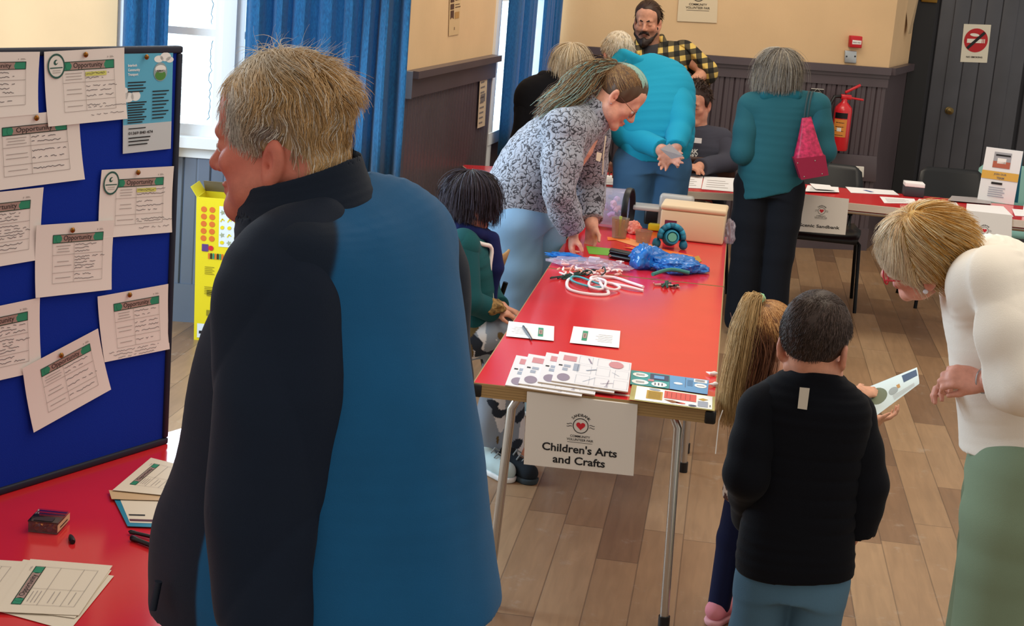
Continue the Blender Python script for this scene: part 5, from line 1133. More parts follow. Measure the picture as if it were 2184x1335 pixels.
def shoe(t, heel, toe, m, sole, w=.045, h=.085, up=.0):
    heel, toe = np.asarray(heel, float), np.asarray(toe, float); d = unit(toe-heel); L = np.linalg.norm(toe-heel); lat = np.cross(d, Z); F = Field(); b = [(heel+d*w*.9, toe-d*w)]
    z = Z*.0; F.cap(heel+d*w+Z*.045, toe-d*w+Z*.038, w*.95, w*.9, .02, 'u', [(heel+Z*.018, -Z)]); F.cap(heel+d*w*1.1+Z*.05, heel+d*w*1.2+Z*h, w*.85, w*.75, .02, 'u', [(heel+Z*(h+.01), Z)])
    s = garment('shoe', F, .006, m if not isinstance(m, str) else CLOTHM, m if isinstance(m, str) else '222222', t)
    F = Field(); F.cap(heel+d*w+Z*.02, toe-d*w+Z*.02, w*1.03, w*.98, .01, 'u', [(heel+Z*.022, Z), (heel, -Z)]); V, Q = F.mesh(.006, None, 0); npmesh('sole', V, Q, CLOTHM, c3(sole), s); return s
def laces(s, heel, toe, m, w=.045):
    d = unit(np.asarray(toe)-heel); lat = np.cross(d, Z); L = np.linalg.norm(np.asarray(toe)-heel)
    for i in range(4): p = heel+d*(L*(.45+.1*i))+Z*(.098-.012*i); MB().tube([p-lat*w*.5-Z*.01, p+Z*.004, p+lat*w*.5+d*.01-Z*.01], .003, m, 6).build('lace', s)
# ================================================================ PEOPLE
NP = np.random.RandomState
def rowsC(rows, y, lat, fw, a):
    """silhouette rows (py, left, right) -> trunk slices whose outline, seen from here, has that width"""
    out = []
    for i, (py, l, r) in enumerate(rows):
        yy = y[i] if hasattr(y, '__len__') else y; c = X((l+r)/2, py, yy); w_ = np.linalg.norm(X(r, py, yy)-X(l, py, yy))/2; aa = min(a[i] if hasattr(a, '__len__') else a, w_*.97/max(abs(lat[0]), .05)*1.0)
        b = math.sqrt(max(w_**2-(aa*lat[0])**2, .0025))/max(abs(fw[0]), .25); out.append((c, aa, b))
    return out
# ------------------------------------------------ 1. white-haired man in the blue jacket
def old_man():
    y = 2.5; f = unit((-.93, .36, -.13)); tf = unit((-.84, .54, 0)); lat = unit((.54, .84, 0)); base = X(650, 1000, y); base[2] = 0
    t = person('white-haired man in a blue and navy softshell jacket, looking at the notice board', base); A = rot_frame(f, Z+.06*f); C = X(613, 240, y)+.012*A[1]-.022*A[2]
    F = Field(); L, A = head(F, C, f, Z+.06*f, 1.0, nose=1.04, jaw=1.06, cheeks=1.15, ear=(-.012, -.012))
    NB = X(655, 470, y); F.cap(L(0, -.03, -.05), NB, .062, .07, .03); F.ell(L(0, .045, -.115), (.035, .04, .03), A, .03); F.ell(L(0, -.065, -.075), (.055, .035, .05), A, .03)
    hips = X(680, 1250, y); hips[2] = .9; inside_skin(F, hips, hips+Z*.2, NB-Z*.2, NB-Z*.05, lat, 1.05)
    sl, el, wl = X(612, 560, 2.38), X(598, 960, 2.33), X(566, 1330, 2.28); sr, er, wr = X(888, 520, 2.66), X(905, 900, 2.75), X(880, 1180, 2.78)
    for s_, e_, w_, sd in ((sl, el, wl, -1), (sr, er, wr, 1)):
        limb(F, (s_, e_, w_), (.05, .042, .03)); hand(F, w_, unit((-.2, .06, -1)), unit(lat*sd*-1), -sd, 1.05, .5)
    for sd in (-1, 1):
        hp = hips+lat*.10*sd-Z*.02; kn = np.array((hp[0], hp[1]+.02, .48)); an = np.array((hp[0]+.02, hp[1], .07)); limb(F, (hp, kn, an), (.085, .06, .04)); F.cap(an, an+tf*.14-Z*.03, .035, .03)
    V, Q = F.mesh(.003, None, 1); k_ = face_tint(L, A, C, 1., 'c0735f', 'a8544a', .55); npmesh('body', V, Q, SKINM, k_(V), t)
    eyes(t, L, A, 1.); brows(t, L, A, 1., 'b9a892', .0028)
    # jacket: teal back and side, navy front; navy raglan sleeves; stand collar
    rows = [(436, 650, 806), (456, 612, 880), (486, 580, 928), (528, 556, 954), (580, 534, 970), (650, 494, 985), (740, 444, 998), (840, 412, 1010), (950, 390, 1026), (1060, 360, 1040), (1150, 326, 1051), (1220, 316, 1060), (1285, 314, 1066)]
    a_ = [.085, .14, .175, .19, .195, .20, .20, .20, .205, .21, .215, .22, .22]; R = rowsC(rows, 2.5, lat, tf, a_); hem = X(1063, 1230, 2.56); h2 = X(318, 1312, 2.5); hn = unit(np.cross(hem-h2, V3(0, 1, 0))); hn = hn if hn[2] < 0 else -hn
    F = Field(); F.loft(R[:-1]+[(R[-1][0], R[-1][1], R[-1][2]), (R[-1][0]-Z*.03, R[-1][1], R[-1][2])], lat, 3, .002, [(hem, hn)], 2.2)
    F.cap(X(695, 484, 2.5), X(880, 514, 2.64), .058, .065, .05); F.cap(X(670, 500, 2.46), X(625, 560, 2.38), .06, .07, .05)
    F.cap(NB-Z*.02, NB+Z*.09, .057, .05, .02, 's')
    def jt(V):
        fw = (V-np.array([np.interp(V[:, 2][::-1][::-1], [q[0][2] for q in R][::-1], [q[0][i] for q in R][::-1]) for i in range(3)]).T)@tf
        b = np.interp(V[:, 2], [q[0][2] for q in R][::-1], [q[2] for q in R][::-1]); e = fw/b; m = 1/(1+np.exp(-np.clip((e-.22)*260, -50, 50))); top = 1/(1+np.exp(-((V-X(700, 430, 2.42))@unit((-.80, -.45, .30))+.0)*600)); m = np.maximum(m, top/(1+np.exp(-(V[:, 2]-1.38)*300))); m = m[:, None]; return c3('0f5380')*(1-m)+c3('0a1829')*m
    wv = waves(.0035, 9, 5, (1, 1, .35)); wv2 = waves(.0012, 40, 6, (1, 1, .6)); jk = garment('jacket', F, .0036, JACKM, jt, t, lambda P: wv(P)+wv2(P), 10)
    # collar
    F = Field(); cpt = X(632, 384, 2.40); cn = unit((-.36, -.08, .93)); cl = [(X(676, 510, 2.5), .128, .124), (X(660, 460, 2.5), .114, .118), (X(646, 405, 2.5), .095, .106), (X(636, 350, 2.5), .09, .1)]
    F.loft(cl, lat, 3, .004, [(cpt, cn)]); F.loft([(c_+Z*dz, a_-.010, b_-.010) for (c_, a_, b_), dz in zip(cl, (-.05, 0, 0, .06))], lat, 3, .004, op='s')
    garment('collar', F, .0026, JACKM, c3('0c1828'), jk, None, 3)
    for nm, (s_, e_, w_), st in (('sleeve', (sl, el, wl), X(688, 474, 2.42)), ('sleeve', (sr, er, wr), X(760, 425, 2.55))):
        F = Field(); P_ = [st, s_+V3(0, 0, -.02), s_*.55+e_*.45, e_, (e_+w_)/2, w_+V3(0, 0, .02)]; rs = [.040, .085, .090, .085, .078, .07]
        if s_ is sr: rs = [.04, .075, .075, .07, .065, .06]
        sp = spline([np.concatenate([p, [r]]) for p, r in zip(P_, rs)], 4)
        for a, b in zip(sp[:-1], sp[1:]): F.cap(a[:3], b[:3], a[3], b[3], .008, 'u', [(w_, unit(w_-e_))])
        w1 = waves(.009, 11, 11, (1, 1, .8), 5, 1); w2 = waves(.0025, 34, 12); garment(nm, F, .0042, JACKM, c3('0b182a'), jk, lambda P: w1(P)*np.clip(1.2-np.abs(P[:, 2]-e_[2])*2.2, .25, 1)+w2(P))
    MB().tube([X(338, 1240, 2.40), X(326, 1300, 2.40)], .006, mat('navy_piping', '0c1a2c', .6)).build('hem_toggle', jk)
    F = Field()
    for sd in (-1, 1):
        hp = hips+lat*.10*sd; kn = np.array((hp[0], hp[1], .48)); an = np.array((hp[0]+.01, hp[1], .06)); F.chain([hp, kn, an], (.115, .085, .075), .03, clip=[(V3(0, 0, .04), -Z)])
    F.seg(hips-Z*.03, hips+Z*.12, .19, .18, .14, .14, lat, .03); garment('trousers', F, .009, CLOTHM, c3('2a2d38'), t, waves(.004, 20, 3))
    for sd in (-1, 1): q = hips+lat*.10*sd; q = np.array((q[0], q[1], 0)); shoe(t, q-tf*.09, q+tf*.2, '1d1916', '0e0d0c', .048)
    # hair: pale cap under many loose wavy strands
    cl = [(L(0, .082, .045), unit(.915*A[1]-.40*A[2])), (L(0, .03, -.058), unit(.447*A[1]-.894*A[2]))]
    V1, Q1_ = hair_cap(C, A, 1., .0045, cl, .0034, .0018, 4, lambda F: F.ell(L(0, -.058, -.058), (.060, .046, .07), A, .02, 'u', cl), 120); rnd = NP(3)
    push, c0, rr, M = skull_push(C, A, 1., .007); N1 = vnormals(V1, Q1_); q1 = (V1-C)@np.array(A).T; ok = (np.linalg.norm((V1-c0)@M.T/rr, axis=1) > .93) & ~((np.abs(q1[:, 0]) > .05) & (q1[:, 1] > -.052) & (q1[:, 1] < -.004) & (q1[:, 2] < -.008)) & ((N1@A[1] < .75) | (q1[:, 2] > .03)); ii = rnd.choice(np.where(ok)[0], 12000, p=(lambda w_: w_/w_.sum())(1+1.8*((q1[ok, 2] < -.03) & (q1[ok, 1] < -.04)))); r_, n_, p_ = V1[ii], N1[ii], q1[ii]
    wv_ = NP(8).normal(size=(5, 3))*55
    def swirl(P, n, i): s = sum(np.sin(P@w_+j) for j, w_ in enumerate(wv_))[:, None]; q = (P-c0)@M.T; b = -A[1][None]*.75*(n@A[2] > .25)[:, None]+A[1][None]*.5*((q[:, 1:2] > .06) & (q[:, 2:3] > .02)); return np.cross(n, -Z[None])*s*.30+b
    flow = downflow(c0, rr, M, (-.02*A[1]-Z), .5, swirl, .3); y_, z_ = p_[:, 1], p_[:, 2]; sl_ = np.interp(z_, [-.1, -.02, .04, .08], [.5, .5, .65, 1.])*np.where((y_ < -.045), np.where(z_ < -.01, 1.7, 1.2), 1); V2, F2_, per = strands(r_, n_, flow, 7, .0066, .00058, push, rnd, .1, (np.interp(z_, [-.02, .09], [.06, .45])+.42*((y_ < -.03) & (z_ < .0)))[:, None], .24, slen=sl_)
    cols = ['d9cbb2', 'c9b491', 'b59a72', 'a8a09a', 'ece4d6', '8f8278']
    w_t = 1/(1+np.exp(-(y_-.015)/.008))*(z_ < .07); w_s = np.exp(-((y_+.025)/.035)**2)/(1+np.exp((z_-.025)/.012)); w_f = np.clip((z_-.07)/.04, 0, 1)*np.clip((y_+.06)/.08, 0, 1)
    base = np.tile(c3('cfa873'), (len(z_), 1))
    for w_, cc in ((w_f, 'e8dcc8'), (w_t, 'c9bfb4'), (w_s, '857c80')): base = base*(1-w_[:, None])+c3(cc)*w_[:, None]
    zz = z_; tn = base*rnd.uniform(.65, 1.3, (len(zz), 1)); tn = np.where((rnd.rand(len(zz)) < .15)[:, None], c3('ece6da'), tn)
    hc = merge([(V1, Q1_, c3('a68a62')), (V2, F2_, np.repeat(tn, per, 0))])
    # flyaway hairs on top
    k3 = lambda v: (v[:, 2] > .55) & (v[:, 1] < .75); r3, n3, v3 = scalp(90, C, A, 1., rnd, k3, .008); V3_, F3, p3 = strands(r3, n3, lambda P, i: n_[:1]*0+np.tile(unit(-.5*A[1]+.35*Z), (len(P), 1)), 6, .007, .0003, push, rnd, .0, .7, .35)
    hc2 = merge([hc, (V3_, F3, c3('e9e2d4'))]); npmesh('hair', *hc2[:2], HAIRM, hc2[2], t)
# ------------------------------------------------ 2. boy in the black fleece
def boy():
    y = 3.5; f = unit((.42, .88, -.2)); tf = unit((.12, 1, 0)); lat = unit((1, -.12, 0)); hips = X(1692, 1235, y); base = hips.copy(); base[2] = 0; k = .88
    t = person('short-haired boy in a black fleece and jeans, back to the camera', base); u = Z+V3(-.03, 0, 0); A = rot_frame(f, u); C = X(1741, 702, y)+k*(.012*A[1]-.022*A[2])
    F = Field(); L, A = head(F, C, f, u, k, jaw=.95); NB = X(1744, 812, y); F.cap(L(0, -.02, -.05), NB, .044, .046, .02)
    inside_skin(F, hips, hips+Z*.13, NB-Z*.12, NB-Z*.03, lat, .72)
    sl, el, wl = X(1628, 878, 3.5), X(1595, 1010, 3.46), X(1602, 1098, 3.60); sr, er, wr = X(1812, 884, 3.52), X(1846, 1035, 3.50), X(1832, 1128, 3.50)
    limb(F, (sl, el, wl), (.032, .027, .021)); limb(F, (sr, er, wr), (.032, .027, .021)); hand(F, wl, unit((.4, .8, -.5)), V3(.3, 0, -1), -1, .66, .6); hand(F, wr, unit((-.45, .35, -1)), V3(-.8, -.3, .3), 1, .62, .8)
    feet = []
    for sd, px in ((-1, 1640), (1, 1745)):
        hp = hips+lat*.062*sd; kn = np.array((hp[0]+.0*sd, hp[1]+.03, .33)); an = np.array((hp[0]-.0, hp[1]-.01, .06)); limb(F, (hp, kn, an), (.055, .042, .03)); F.cap(an, an+tf*.1-Z*.03, .026, .022); feet.append((hp, kn, an))
    V, Q = F.mesh(.0042); npmesh('body', V, Q, SKINM, face_tint(L, A, C, k, 'cf9479', 'b0605a', .35)(V), t); eyes(t, L, A, k)
    rows = [(795, 1692, 1798), (822, 1655, 1825), (850, 1622, 1843), (900, 1608, 1845), (980, 1600, 1834), (1060, 1594, 1828), (1130, 1582, 1822), (1180, 1576, 1820), (1218, 1574, 1818)]
    R = rowsC(rows, y, lat, V3(1, 0, 0), [.3]*9); R = [(c, w_, max(.06, w_*.66)) for (c, a, b), (py, l, r) in zip(R, rows) for w_ in [np.linalg.norm(X(r, py, y)-X(l, py, y))/2]]
    hem = R[-1][0]; F = Field(); F.loft(R, lat, 2, .012, [(hem, unit((.06, 0, -1)))], 2.3); F.cap(NB-Z*.01, NB+Z*.05, .040, .04, .012, 's'); wv = waves(.0035, 16, 3, (1, 1, .5))
    jk = garment('fleece_top', F, .0045, CLOTHM, c3('080a11'), t, wv)
    F = Field(); F.seg(NB-Z*.015, NB+Z*.018, .056, .052, .056, .05, lat, .004, 'u', [(NB+Z*.022, Z+.25*tf)]); F.seg(NB-Z*.08, NB+Z*.08, .046, .046, .046, .046, lat, .004, 's'); garment('collar', F, .0042, CLOTHM, c3('0b0d13'), jk, None, 1)
    for (s_, e_, w_) in ((sl, el, wl), (sr, er, wr)):
        F = Field(); F.chain([s_+(NB-s_)*.2, s_, (s_+e_)/2, e_, (e_+w_)/2, w_], (.05, .056, .054, .05, .046, .042), .015, clip=[(w_+unit(w_-e_)*.02, unit(w_-e_))]); F.cap(w_+unit(w_-e_)*.005, w_+unit(w_-e_)*.06, .032, .034, .004, 's'); garment('sleeve', F, .0045, CLOTHM, c3('080a11'), jk, waves(.004, 30, 7))
    n = -tf; q = lambda px, py: X(px, py, plane=(X(1714, 850, y)+n*.089, n)); s = Sheet(q(1706, 826), q(1727, 828), q(1721, 874), q(1701, 871), base=mat('cream_tab', 'c9c0b0', .7)); s.build('label_tab', parent=jk)
    F = Field()
    for hp, kn, an in feet: F.chain([hp+Z*.0, (hp+kn)/2, kn, an], (.062, .062, .058, .054), .02, clip=[(V3(0, 0, .03), -Z)])
    F.seg(hips-Z*.03, hips+Z*.06, .108, .104, .07, .066, lat, .02); F.cap(hips-Z*.055-tf*.09, hips-Z*.02-tf*.1, .004, .004, .02, 's'); jt = mat('x', '000000') if 0 else None
    garment('jeans', F, .005, CLOTHM, lambda V: c3('4c6b80')*(1+.18*waves(1, 26, 5)(V))[:, None], t, waves(.003, 28, 9))
    for hp, kn, an in feet: q0 = np.array((an[0], an[1], 0)); shoe(t, q0-tf*.06, q0+tf*.14, '2b2b30', 'b9b4ac', .036, .07)
    cl = [(L(0, .07, .06), unit(.75*A[1]-.66*A[2])), (L(0, -.06, -.075), unit(-.5*A[1]-.86*A[2]))]; V1, Q1_ = hair_cap(C, A, k, .008, cl, .0042, .0015, 2); rnd = NP(7)
    keep = lambda v: (v@np.array((0, .75, -.66)) < .1) & (v[:, 2] > -.8) & ~((np.abs(v[:, 0]) > .6) & (v[:, 1] > -.35) & (v[:, 2] < -.2)); r_, n_, v_ = scalp(6500, C, A, k, rnd, keep, .006); push, c0, rr, M = skull_push(C, A, k, .009)
    sw = lambda P, i: -Z[None]*.9+np.cross((P-c0), np.array(A[2]))*3+(P-c0)*2+A[1][None]*(.9*(((P-c0)@A[2]) > .06)[:, None])
    V2, F2_, per = strands(r_, n_, sw, 3, .006, .0006, push, rnd, .1, .3, .15, slen=np.interp(v_[:, 2], [-.6, .3], [.5, 1])); hc = merge([(V1, Q1_, c3('33231b')), (V2, F2_, hairtint(len(r_), per, rnd, ['3a2a22', '4a372c', '2c1f19', '5b4a45']))]); npmesh('hair', *hc[:2], HAIRM, hc[2], t)
# ------------------------------------------------ 3. girl with the ponytail and the leaflet
def girl():
    y = 4.68; k = .88; f = unit((.72, .58, -.38)); u = Z; A = rot_frame(f, u); tf = unit((.6, .8, 0)); lat = unit((.8, -.6, 0)); hips = X(1616, 1050, y); base = hips.copy(); base[2] = 0
    t = person('small girl with a long fair ponytail, holding up a leaflet beside the boy', base); C = X(1640, 702, y)+k*(.012*A[1]-.022*A[2]); F = Field(); L, A = head(F, C, f, u, k); NB = X(1650, 800, y)
    F.cap(L(0, -.02, -.05), NB, .036, .04, .02); inside_skin(F, hips, hips+Z*.1, NB-Z*.1, NB-Z*.03, lat, .6)
    sr, er, wr = X(1668, 845, 4.58), X(1730, 885, 4.46), X(1868, 898, 4.50); sl, el, wl = X(1690, 835, 4.78), X(1762, 848, 4.72), X(1828, 836, 4.64)
    for s_, e_, w_ in ((sr, er, wr), (sl, el, wl)): limb(F, (s_, e_, w_), (.027, .023, .018))
    hand(F, wr-V3(.01, 0, 0), unit((1, .1, .25)), V3(0, .3, 1), 1, .6, .55); hand(F, wl, unit((1, .35, .0)), V3(.1, .5, -.8), 1, .62, .35)
    legs = []
    for sd in (-1, 1):
        hp = hips+lat*.045*sd; kn = np.array((hp[0]-.02, hp[1]+.01, .27)); an = np.array((hp[0]-.035, hp[1]-.0, .06)); limb(F, (hp, kn, an), (.042, .033, .024)); F.cap(an, an+tf*.09-Z*.03, .022, .02); legs.append((hp, kn, an))
    V, Q = F.mesh(.0045); npmesh('body', V, Q, SKINM, face_tint(L, A, C, k, 'd9a184', 'b86a60', .3)(V), t); eyes(t, L, A, k)
    def speck(V): m = (waves(1, 170, 4)(V) > .15)[:, None]; return np.where(m, c3('c9b7a6'), c3('4a2f2a'))
    F = Field(); F.loft([(hips-Z*.03, .105, .085), (hips+Z*.1, .09, .075), (NB-Z*.1, .098, .07), (NB-Z*.02, .05, .045)], lat, 3, .01, [(hips-Z*.03, -Z)]); F.cap(NB-Z*.01, NB+Z*.05, .034, .034, .01, 's')
    for s_, e_, w_ in ((sr, er, wr), (sl, el, wl)): F.chain([s_, e_, w_], (.042, .036, .028), .015, clip=[(w_-unit(w_-e_)*.01, unit(w_-e_))])
    garment('tunic', F, .005, CLOTHM, speck, t, waves(.002, 30, 2))
    F = Field()
    for hp, kn, an in legs: F.chain([hp, kn, an], (.052, .042, .034), .015)
    garment('leggings', F, .005, CLOTHM, c3('141a38'), t)
    for hp, kn, an in legs: q0 = np.array((an[0], an[1], 0)); shoe(t, q0-tf*.05, q0+tf*.11, 'd98a95', 'e2a9ae', .03, .06)
    # hair gathered high into a tail
    tie = L(-.01, -.075, .085); V1, Q1_ = hair_cap(C, A, k, .007, [(L(0, .085, .05), unit(.85*A[1]-.52*A[2])), (L(0, -.04, -.09), -A[2])], .0045, .0015, 5); rnd = NP(2)
    keep = lambda v: (v@np.array((0, .8, -.6)) < .25) & (v[:, 2] > -.85); r_, n_, v_ = scalp(2200, C, A, k, rnd, keep, .006); push, c0, rr, M = skull_push(C, A, k, .008)
    def flow(P, i): d = tie-P; return d/np.maximum(np.linalg.norm(d, axis=1), .01)[:, None]
    Va, Fa, pa = strands(r_, n_, flow, 7, .016, .0009, push, rnd, 0, .1, .12)
    tp = [tie, X(1606, 630, y-.03), X(1588, 690, y-.07), X(1574, 760, y-.09), X(1560, 830, y-.09), X(1556, 895, y-.08)]; n = 2000; sp = np.array(spline(tp, 4)); K = len(sp); off = rnd.normal(size=(n, 1, 3))*np.interp(np.arange(K), [0, 2, 8, K-1], [.003, .006, .013, .014])[None, :, None]*np.array((1, 1, .3)); ln = rnd.uniform(.72, 1.05, (n, 1, 1)); ctr = sp[0]+(sp-sp[0])[None]*ln; W_ = ctr+off+np.cumsum(rnd.normal(size=(n, K, 3))*.0012, 1)
    Vb, Fb, pb = tubes(W_, .0009, rnd); zt_ = (Vb[:, 2]-Vb[:, 2].min())/np.ptp(Vb[:, 2]); cb = np.repeat(rnd.uniform(.7, 1.25, n), pb)[:, None]*c3('d9b47c')*(.75+.0*zt_)[:, None]
    # a second, lower fall of darker hair
    tp2 = [L(-.02, -.07, .02), X(1622, 740, y-.05), X(1604, 820, y-.06), X(1590, 900, y-.05)]; sp2 = np.array(spline(tp2, 5)); n2 = 1400; off2 = rnd.normal(size=(n2, 1, 3))*.02; W2 = sp2[None]+off2+np.cumsum(rnd.normal(size=(n2, len(sp2), 3))*.0012, 1); Vc, Fc, pc = tubes(W2, .0010, rnd)
    hc = merge([(V1, Q1_, c3('6b4428')), (Va, Fa, hairtint(len(r_), pa, rnd, ['b5844f', '96663a', 'd0a16a', '7c5232'])), (Vb, Fb, cb), (Vc, Fc, hairtint(n2, pc, rnd, ['5a3424', '6b3f2a', '7d5034']))]); hr = npmesh('hair', *hc[:2], HAIRM, hc[2], t)
    MB().lathe(X(1620, 637, y-.02), [(.012, -.008), (.017, -.006), (.017, .006), (.012, .008)], mat('mint_hair_tie', '8fd0a0', .5), unit((-.5, -.2, .8)), 16).build('hair_tie', hr)
    s = Sheet(X(1836, 836, 4.71), X(1957, 787, 4.71), X(1962, 822, 4.56), X(1868, 892, 4.53), bend=.006, base=mat('leaflet_pale_blue', 'cfe0e2', .5)); W, H = s.w, s.h
    s.ell(W*.22, H*.6, W*.17, H*.28, mat('olive_photo', '69745c', .5)); s.ell(W*.5, H*.5, W*.09, H*.15, mat('grey_print', '98a3a4', .5)); s.rect(W*.72, H*.62, W*.98, H*.92, mat('navy_photo', '35506f', .5)); s.rect(W*.58, H*.5, W*.64, H*.66, mat('ochre_print', 'b98c50'))
    for i in range(4): s.rect(W*.45, H*(.12+.06*i), W*.9, H*(.135+.06*i), GRID)
    for i in range(6): s.ell(W*(.1+.04*i), H*(.5+.06*(i % 3)), W*.02, H*.05, mat('dark_olive', '3e4a3a', .5), 8)
    s.build('leaflet', 'pale blue leaflet the girl holds up towards the blonde woman', 'leaflet')
def tubes(P, radius, rnd, taper=.4):
    N, K, _ = P.shape; T = np.gradient(P, axis=1); T /= np.maximum(np.linalg.norm(T, axis=2, keepdims=True), 1e-9); a = np.cross(T, np.array([.93, .2, .3])); a /= np.maximum(np.linalg.norm(a, axis=2, keepdims=True), 1e-6); b = np.cross(T, a); rr = radius*rnd.uniform(.7, 1.3, (N, 1, 1))*np.linspace(1, taper, K)[None, :, None]
    V = np.stack([P+rr*(a*math.cos(t)+b*math.sin(t)) for t in (0, 2.094, 4.189)], 2).reshape(-1, 3); base = (np.arange(N)[:, None]*K+np.arange(K-1)[None])*3
    return V, np.concatenate([np.stack([base+j, base+(j+1) % 3, base+3+(j+1) % 3, base+3+j], -1).reshape(-1, 4) for j in range(3)]), K*3

def sherpa():
    m, t, b = nt('sherpa_fleece'); N = t.nodes.new; L = t.links.new; tc = N('ShaderNodeTexCoord'); n = N('ShaderNodeTexNoise'); n.inputs['Scale'].default_value = 48; n.inputs['Detail'].default_value = 1; n.inputs['Distortion'].default_value = .5; L(tc.outputs['Object'], n.inputs['Vector'])
    a = N('ShaderNodeMath'); a.operation = 'SUBTRACT'; a.inputs[1].default_value = .5; L(n.outputs[0], a.inputs[0]); c = N('ShaderNodeMath'); c.operation = 'ABSOLUTE'; L(a.outputs[0], c.inputs[0])
    r = N('ShaderNodeValToRGB'); e = r.color_ramp.elements; e[0].position = .022; e[0].color = lin('33343c'); e[1].position = .06; e[1].color = lin('9a9fac'); L(c.outputs[0], r.inputs[0]); L(r.outputs[0], b.inputs['Base Color']); b.inputs['Roughness'].default_value = .95
    b.inputs['Sheen Weight'].default_value = .2; u = N('ShaderNodeBump'); u.inputs['Strength'].default_value = .7; u.inputs['Distance'].default_value = .012; L(c.outputs[0], u.inputs['Height']); L(u.outputs[0], b.inputs['Normal']); return m
def plaid():
    m, t, b = nt('yellow_black_plaid'); N = t.nodes.new; L = t.links.new; tc = N('ShaderNodeTexCoord'); mp = N('ShaderNodeMapping'); mp.inputs['Rotation'].default_value = (0, R_(12), R_(10)); L(tc.outputs['Object'], mp.inputs[0]); sp = N('ShaderNodeSeparateXYZ'); L(mp.outputs[0], sp.inputs[0]); out = []
    for i in (0, 2):
        a = N('ShaderNodeMath'); a.operation = 'MULTIPLY'; a.inputs[1].default_value = 15; L(sp.outputs[i], a.inputs[0]); f = N('ShaderNodeMath'); f.operation = 'FRACT'; L(a.outputs[0], f.inputs[0]); g = N('ShaderNodeMath'); g.operation = 'GREATER_THAN'; g.inputs[1].default_value = .5; L(f.outputs[0], g.inputs[0]); out.append(g.outputs[0])
    ad = N('ShaderNodeMath'); ad.operation = 'ADD'; L(out[0], ad.inputs[0]); L(out[1], ad.inputs[1]); h = N('ShaderNodeMath'); h.operation = 'MULTIPLY'; h.inputs[1].default_value = .5; L(ad.outputs[0], h.inputs[0])
    r = N('ShaderNodeValToRGB'); r.color_ramp.interpolation = 'CONSTANT'; e = r.color_ramp.elements; e[0].color = lin('d9b961'); e[1].position = .3; e[1].color = lin('4d4530'); k = e.new(.8); k.color = lin('14130f'); L(h.outputs[0], r.inputs[0]); L(r.outputs[0], b.inputs['Base Color']); b.inputs['Roughness'].default_value = .85; return m
DENIM = lambda a: (lambda V: c3(a)*(1+.10*waves(1, 22, 5)(V)+.06*waves(1, 70, 6)(V))[:, None])
def legs_(F, feet, ra, k=.02, z0=.03):
    for hp, kn, an in feet: F.chain([hp, (hp+kn)/2, kn, an], ra, k, clip=[(V3(0, 0, z0), -Z)])
def bob(t, C, A, L, k, col, cols, length, n=1400, seed=3, rad=.0015, grow=.016, face=.25, down=1.0, wav=.12, cap='8f8479', more=None):
    """chin-length hair: cap plus strands that fall outward and down"""
    rnd = NP(seed); V1, Q1_ = hair_cap(C, A, k, grow*.7, [(L(0, .086, .055), unit(.82*A[1]-.57*A[2]))], .005, .002, seed, more); push, c0, rr, M = skull_push(C, A, k, grow)
    keep = hairline(k, (.088, .05, .80, -.60), (0, -.06, 0, -1), False); r_, n_, v_ = scalp(int(n*2.2), C, A, k, rnd, keep, grow*.8); flow = downflow(c0, rr, M, -Z, .5)
    V2, F2_, per = strands(r_, n_, flow, 8, length/8, rad*.58, push, rnd, .1, .1, wav, slen=np.interp(v_[:, 2], [-.8, 0, .8], [.45, .8, 1.25])); return merge([(V1, Q1_, c3(cap)), (V2, F2_, hairtint(len(r_), per, rnd, cols))])
